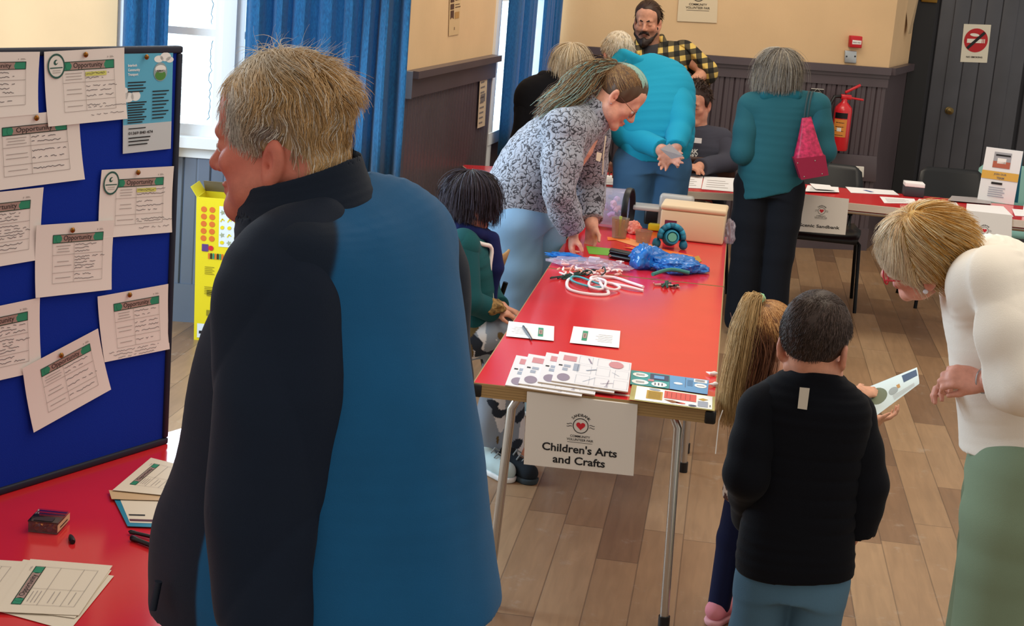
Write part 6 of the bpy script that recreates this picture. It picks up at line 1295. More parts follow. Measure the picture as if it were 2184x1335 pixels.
# ------------------------------------------------ 4. bending woman with the ponytail
def pony_woman():
    y = 6.9; k = .98; f = unit((.74, -.08, -.66)); u = unit((.66, 0, .74)); A = rot_frame(f, u); tf = unit((1, .0, 0)); lat = unit((0, -1, 0)); hips = X(1118, 478, y); base = V3(hips[0], hips[1], 0)
    t = person('ponytailed woman in grey fleece and jeans bending over the craft table', base); C = X(1328, 198, 6.88); F = Field(); L, A = head(F, C, f, u, k, nose=.98); NB = X(1268, 248, 6.9)
    F.cap(L(0, -.02, -.05), NB, .050, .055, .03); inside_skin(F, hips, hips*.6+NB*.4, hips*.25+NB*.75, NB, lat, .95)
    sr, er, wr = X(1205, 275, 6.70), X(1192, 405, 6.62), X(1222, 492, 6.74); sl, el, wl = X(1262, 290, 7.08), X(1252, 400, 7.16), X(1262, 478, 7.02)
    limb(F, (sr, er, wr), (.045, .038, .029)); limb(F, (sl, el, wl), (.045, .038, .029)); hand(F, wr, unit((.0, .05, -1)), V3(1, .2, -.2), 1, .95, [.55, .6, .65, .7], (.7, .4, .6)); hand(F, wl, unit((.05, -.1, -1)), V3(-.6, -.6, 0), -1, .95, .6)
    feet = []
    for sd, px, yy in ((1, 1092, 6.80), (-1, 1140, 7.02)):
        hp = X(px+6, 480, yy); kn = np.array((hp[0]+.02, yy, .46)); an = np.array((hp[0]-.0, yy+.02, .07)); limb(F, (hp, kn, an), (.08, .055, .035)); F.cap(an, an+tf*.14-Z*.03, .032, .028); feet.append((hp, kn, an))
    V, Q = F.mesh(.005); npmesh('body', V, Q, SKINM, face_tint(L, A, C, k, 'e0a78f', 'b5605c', .35)(V), t); eyes(t, L, A, k); brows(t, L, A, k, '6b4a34', .003)
    SH_ = sherpa(); rows = [(X(1098, 452, y), .20, .155), (X(1112, 405, y), .19, .15), (X(1150, 345, y), .19, .155), (X(1195, 295, y), .20, .135), (X(1240, 260, y), .15, .09), (X(1266, 244, y), .075, .07)]
    ax = unit(rows[0][0]-rows[1][0]); F = Field(); F.loft(rows, lat, 3, .004, [(rows[0][0]+ax*.005+V3(0, 0, 0), ax)], 2.2); F.cap(X(1240, 262, y), sr, .075, .085, .03); F.cap(X(1245, 265, y), sl, .075, .075, .03); w1 = waves(.006, 15, 2, (1, 1, 1))
    tp = garment('fleece_jacket', F, .0055, SH_, 'c6cad2', t, w1)
    F = Field(); cl = [(NB+A[1]*0-A[2]*.05+V3(-.02, 0, -.03), .085, .08), (NB+V3(.015, 0, .02), .075, .078), (NB+V3(.035, 0, .06), .07, .072)]; F.loft(cl, lat, 3, .004, [(cl[2][0], unit(cl[2][0]-cl[1][0]))])
    F.loft([(c_+V3(.02*dz, 0, .05*dz), a_-.012, b_-.012) for (c_, a_, b_), dz in zip(cl, (-1, 0, 1))], lat, 3, .004, op='s')
    F.cap(NB+V3(.12, 0, -.03), NB+V3(.09, 0, .06), .045, .05, .01, 's'); garment('collar', F, .005, SH_, 'c6cad2', tp, None, 1)
    for s_, e_, w_ in ((sr, er, wr), (sl, el, wl)):
        F = Field(); F.chain([s_, (s_+e_)/2, e_, (e_+w_)/2, w_-unit(w_-e_)*.01], (.088, .08, .07, .062, .056), .02, clip=[(w_-unit(w_-e_)*.015, unit(w_-e_))]); w2 = waves(.007, 24, 9); garment('sleeve', F, .0055, SH_, 'c6cad2', tp, w2)
    MB().tube([X(1292, 290, 6.72), X(1287, 330, 6.70), X(1285, 372, 6.72)], .003, mat('cream_zip', 'd8c8b0', .5)).build('zip_cord', tp)
    s = Sheet(X(1273, 324, 6.66), X(1284, 327, 6.66), X(1280, 345, 6.66), X(1271, 342, 6.66), base=mat('cream_badge', 'e5d8bd', .5)); s.build('name_badge', parent=tp)
    F = Field(); legs_(F, feet, (.125, .115, .088, .07)); F.seg(hips-Z*.02, X(1106, 440, y), .175, .16, .135, .13, lat, .03); garment('jeans', F, .006, CLOTHM, DENIM('7fa3c4'), t, waves(.005, 24, 4, (.6, .6, 1.3)))
    for hp, kn, an in feet: q = V3(an[0], an[1], 0); shoe(t, q-tf*.08, q+tf*.18, '9fc3cf', 'e6ecec', .042)
    # glasses
    G = mat('thin_metal_frame', '6b4a3f', .3, .7); g = MB()
    for sd in (-1, 1): g.tube([L(sd*.033+.021*math.cos(a), .098, -.026+.017*math.sin(a)) for a in np.linspace(0, 6.283, 17)], .0013, G, 5, False); g.tube([L(sd*.054, .096, -.02), L(sd*.074, .05, -.018), L(sd*.078, .0, -.016)], .0014, G, 5)
    g.tube([L(-.012, .098, -.024), L(0, .103, -.022), L(.012, .098, -.024)], .0013, G, 5); g.build('glasses', t)
    MB().lathe(L(.079, -.002, -.062), [(0, 0), (.004, .001), (0, .004)], CHROME, A[0], 8).build('earring', t)
    # hair: pulled to a tie at the crown, pale green streaks, wavy tail down the back
    rnd = NP(5); tie = L(0, -.105, .055); cap = hair_cap(C, A, k, .007, [(L(0, .083, .055), unit(.85*A[1]-.52*A[2])), (L(0, -.03, -.09), unit(-.3*A[1]-.95*A[2]))], .005, .0015, 6); push, c0, rr, M = skull_push(C, A, k, .008)
    keep = lambda v: (v@np.array((0, .84, -.54)) < .18) & (v[:, 2] > -.75) & ~((np.abs(v[:, 0]) > .6) & (v[:, 1] > -.3) & (v[:, 2] < -.28)); r_, n_, v_ = scalp(3000, C, A, k, rnd, keep, .006)
    def flow(P, i): d = tie-P; return d/np.maximum(np.linalg.norm(d, axis=1), .01)[:, None]
    Va, Fa, pa = strands(r_, n_, flow, 7, .02, .0010, push, rnd, 0, .1, .1); ct = hairtint(len(r_), 1, rnd, ['6f5138', '86643f', '5c4331', '9a7b52']); gm = (v_[:, 0] > .12) & (v_[:, 1] > -.35) & (v_[:, 1] < .68) & (v_[:, 2] > .35) & (v_[:, 0] < .62); ct[gm] = ct[gm]*.3+c3('9fd6cf')*.7
    tp_ = [tie, X(1262, 152, 6.88), X(1238, 175, 6.86), X(1212, 205, 6.84), X(1185, 222, 6.83), X(1165, 238, 6.84)]; sp = np.array(spline(tp_, 4)); K = len(sp); n = 1600; off = rnd.normal(size=(n, 1, 3))*np.interp(np.arange(K), [0, 3, 9, K-1], [.006, .017, .024, .02])[None, :, None]; W_ = sp[0]+(sp-sp[0])[None]*rnd.uniform(.7, 1.08, (n, 1, 1))+off+np.cumsum(rnd.normal(size=(n, K, 3))*.0016, 1); Vb, Fb, pb = tubes(W_, .0011, rnd); cb = hairtint(n, 1, rnd, ['8a6a48', '6f5138', 'a98a60', '5c4331']); cb[:340] = cb[:340]*.3+c3('a5d8d0')*.7
    hc = merge([(cap[0], cap[1], c3('54402f')), (Va, Fa, np.repeat(ct, pa, 0)), (Vb, Fb, np.repeat(cb, pb, 0))]); hr = npmesh('hair', *hc[:2], HAIRM, hc[2], t); MB().lathe(tie, [(.014, -.008), (.02, -.005), (.02, .005), (.014, .008)], mat('brown_hair_tie', '4a2f2a', .7), unit(tie-C), 14).build('hair_tie', hr)
# ------------------------------------------------ 5. seated child in a green jumper with neckerchief
def cub():
    y = 5.95; k = .9; f = unit((.80, .52, -.22)); u = Z; A = rot_frame(f, u); tf = unit((.93, .05, 0)); lat = unit((.05, -1, 0)); hips = X(1000, 712, y); base = V3(hips[0], hips[1], 0)
    t = person('dark-haired seated child in a green jumper and navy neckerchief by the craft table', base); C = X(1006, 412, y)+k*(.012*A[1]-.022*A[2]); F = Field(); L, A = head(F, C, f, u, k); NB = X(1000, 492, y); F.cap(L(0, -.02, -.05), NB, .042, .046, .02)
    inside_skin(F, hips, hips+Z*.13, NB-Z*.12, NB-Z*.03, lat, .75); sr, er, wr = X(988, 522, 5.82), X(998, 640, 5.76), X(1050, 664, 5.86); sl, el, wl = X(1018, 520, 6.1), X(1040, 630, 6.14), X(1070, 655, 6.0)
    limb(F, (sr, er, wr), (.034, .028, .022)); limb(F, (sl, el, wl), (.034, .028, .022)); hand(F, wr, unit((1, .3, -.1)), V3(0, .2, -1), -1, .75, .6); hand(F, wl, unit((1, -.3, -.2)), V3(0, -.2, -1), 1, .75, .6)
    feet = []
    for sd, kx, ax_ in ((1, 1078, (1040, 965)), (-1, 1090, (1085, 985))):
        hp = hips+lat*.07*sd; kn = X(kx, 712, hp[1]+.03); an = X(ax_[0], ax_[1]-35, 6.05+.0*sd); an[2] = .075; limb(F, (hp, kn, an), (.06, .045, .03)); F.cap(an, an+tf*.1-Z*.03, .028, .024); feet.append((hp, kn, an))
    V, Q = F.mesh(.0048); npmesh('body', V, Q, SKINM, face_tint(L, A, C, k, 'd89a80', 'b5605c', .3)(V), t); eyes(t, L, A, k)
    F = Field(); F.loft([(hips-Z*.0, .135, .10), (hips+Z*.12, .125, .095), (NB-Z*.10, .14, .095), (NB-Z*.03, .09, .075), (NB, .055, .055)], lat, 3, .004); F.cap(NB-Z*.05, sr, .06, .056, .02); F.cap(NB-Z*.05, sl, .06, .056, .02); jp = garment('jumper', F, .005, CLOTHM, '1c5257', t, waves(.004, 22, 3))
    for s_, e_, w_ in ((sr, er, wr), (sl, el, wl)): F = Field(); F.chain([s_, e_, w_], (.058, .05, .04), .015, clip=[(w_, unit(w_-e_))]); garment('sleeve', F, .005, CLOTHM, '1c4f56', jp, waves(.004, 30, 5))
    # neckerchief: navy roll with white edge, points down the back and front
    F = Field(); P_ = [NB+.062*(lat*math.cos(a)+tf*math.sin(a))+Z*(.012-.02*math.sin(a)) for a in np.linspace(-math.pi, math.pi, 13)]
    for a, b in zip(P_[:-1], P_[1:]): F.cap(a, b, .02, .02, .006)
    fr = NB+tf*.085-Z*.05+lat*.02; F.chain([fr+Z*.03, fr-Z*.08+tf*.02, fr-Z*.2+tf*.02], (.026, .032, .018), .01); F.cap(NB-tf*.07+Z*.01, NB-tf*.10-Z*.07, .035, .012, .01); nk = garment('neckerchief', F, .0045, CLOTHM, '1a2252', t, waves(.003, 40, 2))
    mw = mat('white_trim', 'e9e6e2', .8); MB().tube(spline([NB+lat*.075-tf*.06-Z*.005, NB+lat*.09-tf*.01-Z*.015, NB+lat*.085+tf*.05-Z*.03, fr+lat*.03-Z*.0, fr+lat*.035-Z*.08, fr+lat*.02+tf*.02-Z*.21], 4), .008, mw, 8).build('white_edge', nk); MB().tube(spline([NB+lat*.075-tf*.06-Z*.005, NB-tf*.1-Z*.005, NB-lat*.06-tf*.07], 4), .008, mw, 8).build('white_edge', nk); MB().tube([fr-Z*.14-lat*.02+tf*.02, fr-Z*.22+tf*.03-lat*.01], [.016, .004], mw, 8).build('white_edge', nk)
    def camo(V): a, b, c = waves(1, 45, 3, (1, 1, .5))(V), waves(1, 60, 8)(V), waves(1, 50, 14)(V); o = np.tile(c3('8f9cab'), (len(V), 1)); o[a > .5] = c3('dfe3e8'); o[b > .75] = c3('2c3440'); o[c > .9] = c3('6b5a3a'); return o  # grey and white tones have the window's daylight put into the colour
    F = Field(); legs_(F, feet, (.085, .08, .066, .052)); F.seg(hips-Z*.04, hips+Z*.06, .13, .12, .10, .09, lat, .02); garment('camouflage_trousers', F, .005, CLOTHM, camo, t, waves(.005, 26, 6))
    for i, (hp, kn, an) in enumerate(feet): q = V3(an[0]-.03, an[1], 0); s_ = shoe(t, q, q+unit((.55, -.75, 0))*.23, ('b9d0d2', '20262c')[i], ('e8ecec', '3a4348')[i], .04, .09); laces(s_, q, q+unit((.55, -.75, 0))*.23, mat('grey_lace', '8f999b', .8)); MB().tube([an+Z*.0, an+Z*.075], [.04, .043], mat('navy_sock', '161f3d', .9), 14).build('sock', t)  # matching trainers: window light painted into one, shade into the other
    # trousers over the lap: warm light put into a separate brown lump
    a = X(1040, 668, 5.84); tag(blob(a-Z*.0, (.06, .05, .03), mat('warm_lit_camouflage', '8a6a3c', .8, vary=(45, .8)), 'warm_lit_legwear', 5, .2, 4), 'warm-lit brown camouflage pouch in the seated childs lap at the table edge', 'legwear')
    rnd = NP(4); hc = bob(t, C, A, L, k, 0, ['2b2027', '3b3340', '5a5a70', '1f171c', '2a1d20'], .115, 1500, 5, .0019, .008, .22, 1.0, .07, '21171a'); npmesh('hair', *hc[:2], HAIRM, hc[2], t)
# ------------------------------------------------ 6. man in the turquoise hoodie, hands behind his back
def hoodie_man():
    y = 8.72; f = unit((-.30, .88, -.34)); tf = unit((-.12, 1, 0)); lat = unit((1, .12, 0)); hips = X(1392, 348, y); base = V3(hips[0], hips[1], 0)
    t = person('white-haired man in a turquoise hoodie, hands clasped behind his back', base); A = rot_frame(f, Z); C = X(1318, 104, 8.98)+.012*A[1]-.022*A[2]; F = Field(); L, A = head(F, C, f, Z, 1.); NB = X(1348, 138, 8.93); F.cap(L(0, -.02, -.05), NB, .055, .06, .03); ch = X(1385, 190, 8.86)
    inside_skin(F, hips, hips*.5+ch*.5, ch, NB, lat, 1.1); sr, er, wr = X(1438, 188, 8.84), X(1452, 262, 8.66), X(1442, 314, 8.50); sl, el, wl = X(1325, 175, 8.9), X(1335, 285, 8.72), X(1408, 318, 8.50)
    limb(F, (sr, er, wr), (.05, .042, .032)); limb(F, (sl, el, wl), (.05, .042, .032)); hand(F, wl, unit((.75, -.1, -.3)), V3(0, -1, .1), 1, 1., .55); hand(F, wr, unit((-.5, -.1, -.65)), V3(.1, -1, .1), -1, 1., .5)
    feet = []
    for sd in (-1, 1): hp = hips+lat*.095*sd-Z*.02; kn = V3(hp[0], hp[1]-.02, .47); an = V3(hp[0], hp[1]-.04, .08); limb(F, (hp, kn, an), (.085, .06, .04)); F.cap(an, an+tf*.14-Z*.03, .035, .03); feet.append((hp, kn, an))
    V, Q = F.mesh(.006); npmesh('body', V, Q, SKINM, face_tint(L, A, C, 1., 'd39a86', 'b0605a', .4)(V), t); eyes(t, L, A, 1.)
    rows = [(X(1398, 338, y), .175, .13), (X(1400, 300, y), .195, .145), (X(1398, 250, 8.76), .205, .145), (X(1395, 205, 8.82), .215, .135), (X(1385, 165, 8.88), .19, .11), (X(1368, 140, 8.92), .11, .085)]
    F = Field(); F.loft(rows, lat, 3, .004, [(rows[0][0], unit((.05, 0, -1)))], 2.2); F.cap(rows[4][0], sr, .095, .085, .04); F.cap(rows[4][0], sl, .09, .08, .04); tp = garment('hoodie', F, .006, CLOTHM, '1f94b6', t, waves(.006, 14, 7))
    for s_, e_, w_ in ((sr, er, wr), (sl, el, wl)): F = Field(); F.chain([s_, (s_+e_)/2, e_, (e_+w_)/2, w_], (.088, .08, .072, .06, .048), .02, clip=[(w_, unit(w_-e_))]); garment('sleeve', F, .006, CLOTHM, '1f94b6', tp, waves(.006, 22, 3))
    F = Field()
    for i in range(3): a = np.linspace(-2.9, .1, 9); P_ = [X(1362, 146, 8.88)+lat*(.14-.03*i)*np.cos(q)+V3(-.012*i, .04, .024*i)+Z*(-.028*np.cos(q))+tf*(.085*np.sin(q)) for q in a]; F.chain(P_, [.024]*9, .012)
    garment('hood', F, .006, CLOTHM, '1f94b6', tp)
    F = Field(); legs_(F, feet, (.115, .105, .09, .08)); F.seg(hips-Z*.03, hips+Z*.08, .178, .17, .125, .12, lat, .03); F.cap(hips-Z*.16-tf*.1, hips-Z*.03-tf*.135, .006, .006, .03, 's'); garment('jeans', F, .006, CLOTHM, DENIM('3b5f82'), t, waves(.005, 20, 8))
    for hp, kn, an in feet: q = V3(an[0], an[1], 0); shoe(t, q-tf*.09, q+tf*.19, '2a2320', '151311', .045)
    rnd = NP(9); cl = [(L(0, .075, .06), unit(.8*A[1]-.6*A[2])), (L(0, -.05, -.07), unit(-.4*A[1]-.9*A[2]))]; V1, Q1_ = hair_cap(C, A, 1., .008, cl, .005, .002, 3); keep = lambda v: (v@np.array((0, .8, -.6)) < .1) & (v[:, 2] > -.7) & ~((np.abs(v[:, 0]) > .6) & (v[:, 1] > -.3) & (v[:, 2] < -.25)); r_, n_, v_ = scalp(900, C, A, 1., rnd, keep, .005); push, c0, rr, M = skull_push(C, A, 1., .008); V2, F2_, per = strands(r_, n_, lambda P, i: -Z[None]*.8+(P-c0)*4, 3, .009, .0018, push, rnd, .2, .3, .2); hc = merge([(V1, Q1_, c3('c9bda8')), (V2, F2_, hairtint(len(r_), per, rnd, ['e2dccf', 'd0c2a8', 'b9a98f']))]); npmesh('hair', *hc[:2], HAIRM, hc[2], t)
    s = Sheet(X(1428, 306, 8.40), X(1458, 333, 8.38), X(1432, 339, 8.36), X(1408, 318, 8.38), base=film('smoky_card', '8f8f9a', .6, .2)); s.build('leaflet', 'small grey leaflet held behind the back of the man in turquoise', 'leaflet')
# ------------------------------------------------ 7. woman in black with a pale bob
def black_woman():
    y = 8.6; k = .95; f = unit((.25, .92, -.3)); tf = unit((.1, 1, 0)); lat = unit((1, -.1, 0)); hips = X(1150, 400, y); base = V3(hips[0], hips[1], 0)
    t = person('person with a pale blond bob in a black hooded top, by the blue curtain', base); A = rot_frame(f, Z); C = X(1219, 130, y)+k*(.012*A[1]-.022*A[2]); F = Field(); L, A = head(F, C, f, Z, k); NB = X(1205, 172, y); F.cap(L(0, -.02, -.05), NB, .05, .055, .03); ch = X(1180, 225, y)
    inside_skin(F, hips, hips*.5+ch*.5, ch, NB, lat, 1.); sr, er, wr = X(1245, 215, 8.6), X(1262, 300, 8.56), X(1285, 340, 8.72); sl, el, wl = X(1135, 205, 8.6), X(1118, 300, 8.56), X(1160, 345, 8.72); limb(F, (sr, er, wr), (.045, .038, .03)); limb(F, (sl, el, wl), (.045, .038, .03)); hand(F, wr, unit((.6, .5, -.4)), V3(0, 0, -1), 1, .95, .5); hand(F, wl, unit((.3, .8, -.3)), V3(0, 0, -1), -1, .95, .5); feet = []
    for sd in (-1, 1): hp = hips+lat*.09*sd; kn = V3(hp[0], hp[1], .47); an = V3(hp[0], hp[1]-.02, .08); limb(F, (hp, kn, an), (.085, .06, .04)); F.cap(an, an+tf*.14-Z*.03, .033, .03); feet.append((hp, kn, an))
    V, Q = F.mesh(.007); npmesh('body', V, Q, SKINM, face_tint(L, A, C, k, 'd9a38c', 'b0605a', .3)(V), t); eyes(t, L, A, k)
    rows = [(hips-Z*.03, .17, .13), (hips+Z*.12, .18, .14), (X(1172, 285, y), .19, .14), (X(1180, 235, y), .205, .13), (X(1190, 195, y), .18, .11), (X(1202, 170, y), .10, .08)]; F = Field(); F.loft(rows, lat, 3, .004, [(rows[0][0], -Z)], 2.2); F.cap(rows[4][0], sr, .08, .08, .03); F.cap(rows[4][0], sl, .08, .085, .03); tp = garment('hooded_top', F, .007, CLOTHM, '121216', t, waves(.006, 14, 4))
    for s_, e_, w_ in ((sr, er, wr), (sl, el, wl)): F = Field(); F.chain([s_, e_, w_], (.08, .066, .048), .02, clip=[(w_, unit(w_-e_))]); garment('sleeve', F, .007, CLOTHM, '121216', tp)
    F = Field(); F.chain([NB+lat*.11*math.cos(a)+tf*.08*math.sin(a)+Z*(.0-.04*(math.sin(a) < -.5)) for a in np.linspace(-3.3, .2, 9)], [.04]*9, .02); garment('hood', F, .007, CLOTHM, '16161b', tp)
    F = Field(); legs_(F, feet, (.115, .1, .08, .07)); garment('trousers', F, .008, CLOTHM, '1b1d24', t)
    for hp, kn, an in feet: q = V3(an[0], an[1], 0); shoe(t, q-tf*.09, q+tf*.17, '1c1a1a', '111111', .043)
    hc = bob(t, C, A, L, k, 0, ['dcc9a8', 'c9b18a', 'e8dcc4', 'b79f80'], .13, 1000, 8, .002, .012, .25, 1, .07, 'bfa988'); npmesh('hair', *hc[:2], HAIRM, hc[2], t)
# ------------------------------------------------ 8. bearded man in the plaid shirt
def beard_man():
    y = 10.75; f = unit((-.22, -.95, -.10)); tf = unit((-.15, -1, 0)); lat = unit((1, -.15, 0)); hips = X(1420, 240, y); base = V3(hips[0], hips[1], 0)
    t = person('bearded man in a yellow and black plaid shirt at the back wall', base); A = rot_frame(f, Z+V3(-.03, 0, 0)); C = X(1381, 40, y); F = Field(); L, A = head(F, C, f, Z+V3(-.03, 0, 0), 1.02, jaw=1.03); NB = X(1390, 98, y); F.cap(L(0, -.02, -.06), NB, .056, .062, .03); ch = X(1398, 150, y); inside_skin(F, hips, hips*.5+ch*.5, ch, NB, lat, 1.15)
    sr, er, wr = X(1458, 116, y), X(1506, 152, 10.72), X(1470, 182, 10.6); sl, el, wl = X(1338, 118, y), X(1300, 165, 10.75), X(1335, 195, 10.62); limb(F, (sr, er, wr), (.052, .043, .033)); limb(F, (sl, el, wl), (.052, .043, .033)); hand(F, wr, unit((-.8, .3, -.5)), V3(-.3, .8, .2), 1, 1., .4); hand(F, wl, unit((.8, .3, -.5)), V3(.3, .8, .2), -1, 1., .4); feet = []
    for sd in (-1, 1): hp = hips+lat*.1*sd; kn = V3(hp[0], hp[1], .48); an = V3(hp[0], hp[1]+.02, .08); limb(F, (hp, kn, an), (.09, .06, .04)); F.cap(an, an+tf*.14-Z*.03, .036, .03); feet.append((hp, kn, an))
    def bd_(q, t_):  m = (q[:, 2] < -.065) & (q[:, 1] > .01) & (q[:, 2] > -.2); t_ = t_.copy(); t_[m] = t_[m]*.45+c3('2a1c16')*.55; return t_
    V, Q = F.mesh(.0055); npmesh('body', V, Q, SKINM, face_tint(L, A, C, 1.02, 'd0977c', 'a05a52', .3, bd_)(V), t); eyes(t, L, A, 1.0, inset=.0045); brows(t, L, A, 1.02, '2c1d17', .0055)
    PL_ = plaid(); rows = [(hips-Z*.05, .175, .13), (hips+Z*.12, .18, .135), (X(1408, 185, y), .19, .14), (ch, .205, .135), (X(1394, 120, y), .19, .115), (NB-Z*.01, .10, .085)]; F = Field(); F.loft(rows, lat, 3, .004, [(rows[0][0], -Z)], 2.2); F.cap(rows[4][0], sr, .085, .085, .03); F.cap(rows[4][0], sl, .085, .085, .03); F.ell(NB+tf*.09+Z*.02, (.055, .06, .11), None, .02, 's'); F.cap(NB-Z*.03, NB+Z*.1, .06, .06, .01, 's'); tp = garment('plaid_shirt', F, .0065, PL_, 'd9b961', t, waves(.005, 16, 3))
    for s_, e_, w_ in ((sr, er, wr), (sl, el, wl)): F = Field(); m_ = e_*.75+w_*.25; F.chain([s_, e_, m_], (.085, .075, .066), .02, clip=[(m_, unit(w_-e_))]); garment('sleeve', F, .0065, PL_, 'd9b961', tp, waves(.005, 25, 5))
    for sd in (-1, 1):
        F = Field(); F.chain([NB+lat*.055*sd+Z*.06-tf*.02, NB+lat*.085*sd+tf*.05+Z*.02, NB+lat*.07*sd+tf*.105-Z*.05], (.022, .022, .012), .01); garment('collar', F, .006, PL_, 'd9b961', tp)
    F = Field(); F.loft([(hips, .15, .11), (ch, .16, .12), (NB-Z*.0, .075, .075)], lat, 3, .004); garment('t_shirt', F, .008, CLOTHM, '3d3d42', t)
    F = Field(); legs_(F, feet, (.115, .1, .085, .075)); garment('trousers', F, .008, CLOTHM, '2c2f3a', t)
    for hp, kn, an in feet: q = V3(an[0], an[1], 0); shoe(t, q-tf*.09, q+tf*.19, '2a2320', '151311', .045)
    # beard and moustache
    F = Field(); E = lambda c, r: F.ell(L(*c), np.array(r), A, .012)
    for s in (-1, 1): F.chain([L(s*.062, .005, -.055), L(s*.054, .035, -.09), L(s*.03, .072, -.125)], (.011, .018, .02), .015); F.chain([L(0, .098, -.073), L(s*.02, .098, -.077), L(s*.034, .09, -.092)], (.0055, .0065, .005), .008)
    F.chain([L(-.02, .08, -.13), L(0, .09, -.14), L(.02, .08, -.13)], (.02, .026, .02), .015); E((0, .094, -.112), (.014, .01, .01)); V1, Q1_ = F.mesh(.0045, waves(.0015, 150, 3), 1); npmesh('beard', V1, Q1_, HAIRM, c3('281a14'), t)
    rnd = NP(6); V1, Q1_ = hair_cap(C, A, 1.02, .008, [(L(0, .07, .062), unit(.78*A[1]-.62*A[2]))], .0055, .002, 2, lambda F: F.chain([L(.05, -.08, -.0), L(.07, -.07, -.06), L(.072, -.05, -.10)], (.03, .028, .016), .02)); push, c0, rr, M = skull_push(C, A, 1.02, .008); r_, n_, v_ = scalp(900, C, A, 1.02, rnd, lambda v: (v@np.array((0, .78, -.62)) < .1) & (v[:, 2] > -.6) & ~((np.abs(v[:, 0]) > .6) & (v[:, 1] > -.3) & (v[:, 2] < -.2)), .005)
    V2, F2_, per = strands(r_, n_, lambda P, i: np.tile(-A[1]*.8-Z*.25, (len(P), 1)), 5, .016, .0019, push, rnd, .1, .1, .1); hc = merge([(V1, Q1_, c3('38241a')), (V2, F2_, hairtint(len(r_), per, rnd, ['3f2a1e', '52382a', '2c1c14']))]); npmesh('hair', *hc[:2], HAIRM, hc[2], t)
# ------------------------------------------------ 9. seated man in the dark sweatshirt
def seated_man():
    y = 9.95; f = unit((-.35, -.92, -.22)); tf = unit((-.1, -1, 0)); lat = unit((1, -.1, 0)); hips = X(1478, 432, 10.0); hips[2] = .57; base = V3(hips[0], hips[1], 0)
    t = person('seated man in a dark lettered sweatshirt, half hidden by the man in turquoise', base); A = rot_frame(f, Z); C = X(1486, 212, y)+.012*A[1]-.0*A[2]; F = Field(); L, A = head(F, C, f, Z, 1.); NB = X(1488, 278, y); F.cap(L(0, -.02, -.06), NB, .055, .06, .03); ch = NB-Z*.16; inside_skin(F, hips, hips*.5+ch*.5, ch, NB, lat, 1.1)
    sr, er, wr = X(1535, 300, y), X(1552, 368, 9.85), X(1490, 385, 9.6); sl, el, wl = X(1425, 300, y), X(1412, 368, 9.85), X(1450, 385, 9.6); 
    for q in (wr, wl): q[2] = .775
    for q in (er, el): q[2] = max(q[2], .79)
    limb(F, (sr, er, wr), (.05, .042, .032)); limb(F, (sl, el, wl), (.05, .042, .032)); hand(F, wr, unit((-.8, -.5, .0)), V3(0, .1, -1), 1, 1., .3); hand(F, wl, unit((.8, -.5, .0)), V3(0, .1, -1), -1, 1., .3); feet = []
    for sd in (-1, 1): hp = hips+lat*.095*sd; kn = hp+tf*.40-Z*.01; an = V3(kn[0], kn[1]+.03, .08); limb(F, (hp, kn, an), (.085, .06, .04)); F.cap(an, an+tf*.13-Z*.03, .035, .03); feet.append((hp, kn, an))
    V, Q = F.mesh(.006); npmesh('body', V, Q, SKINM, face_tint(L, A, C, 1., 'cf957c', 'a05a52', .3)(V), t); eyes(t, L, A, 1., inset=.003); brows(t, L, A, 1., '2c1d17', .005)
    rows = [(hips-Z*.0, .17, .14), (hips+Z*.15, .18, .15), (ch-Z*.05, .195, .14), (ch+Z*.06, .2, .125), (NB-Z*.04, .14, .10), (NB-Z*.0, .08, .08)]; F = Field(); F.loft(rows, lat, 3, .004, None, 2.2); F.cap(rows[4][0], sr, .08, .08, .03); F.cap(rows[4][0], sl, .08, .08, .03); tp = garment('sweatshirt', F, .0065, CLOTHM, '40414d', t, waves(.005, 16, 6))
    for s_, e_, w_ in ((sr, er, wr), (sl, el, wl)): F = Field(); F.chain([s_, e_, w_], (.078, .066, .05), .02, clip=[(w_, unit(w_-e_))]); garment('sleeve', F, .0065, CLOTHM, '40414d', tp, waves(.005, 25, 5))
    n = tf; pl = (ch-Z*.06+n*.158, n); q = lambda px, py: X(px, py, plane=pl); s = Sheet(q(1395, 311), q(1492, 318), q(1490, 338), q(1393, 331), base=mat('sweatshirt_print_ground', '40414d', .85), thick=.002, lift=.002); s.text('DARK', s.w*.98, s.h*.52, s.h*.62, WH, 'r', bold=.04); s.text('THEORY', s.w*.98, s.h*.04, s.h*.55, WH, 'r', bold=.03); s.build('print', parent=tp); s = Sheet(q(1476, 293), q(1497, 295), q(1496, 306), q(1475, 304), base=WPP); s.build('name_sticker', parent=tp)
    F = Field(); legs_(F, feet, (.10, .095, .08, .07)); F.seg(hips-Z*.05, hips+Z*.04, .17, .16, .13, .12, lat, .02); garment('trousers', F, .008, CLOTHM, '23252e', t)
    for hp, kn, an in feet: q = V3(an[0], an[1], 0); shoe(t, q-tf*.09, q+tf*.19, '2a2320', '151311', .045)
    rnd = NP(5); V1, Q1_ = hair_cap(C, A, 1., .009, [(L(0, .08, .055), unit(.78*A[1]-.62*A[2])), (L(0, -.05, -.06), unit(-.4*A[1]-.9*A[2]))], .0055, .002, 2); push, c0, rr, M = skull_push(C, A, 1., .01); r_, n_, v_ = scalp(800, C, A, 1., rnd, lambda v: (v@np.array((0, .78, -.62)) < .12) & (v[:, 2] > -.6) & ~((np.abs(v[:, 0]) > .6) & (v[:, 1] > -.3) & (v[:, 2] < -.25)), .006); V2, F2_, per = strands(r_, n_, lambda P, i: (P-c0)*5+A[1][None]*.5-Z[None]*.3, 3, .01, .002, push, rnd, .1, .4, .2); hc = merge([(V1, Q1_, c3('33221c')), (V2, F2_, hairtint(len(r_), per, rnd, ['3a2720', '4a3329', '281a15']))]); npmesh('hair', *hc[:2], HAIRM, hc[2], t)
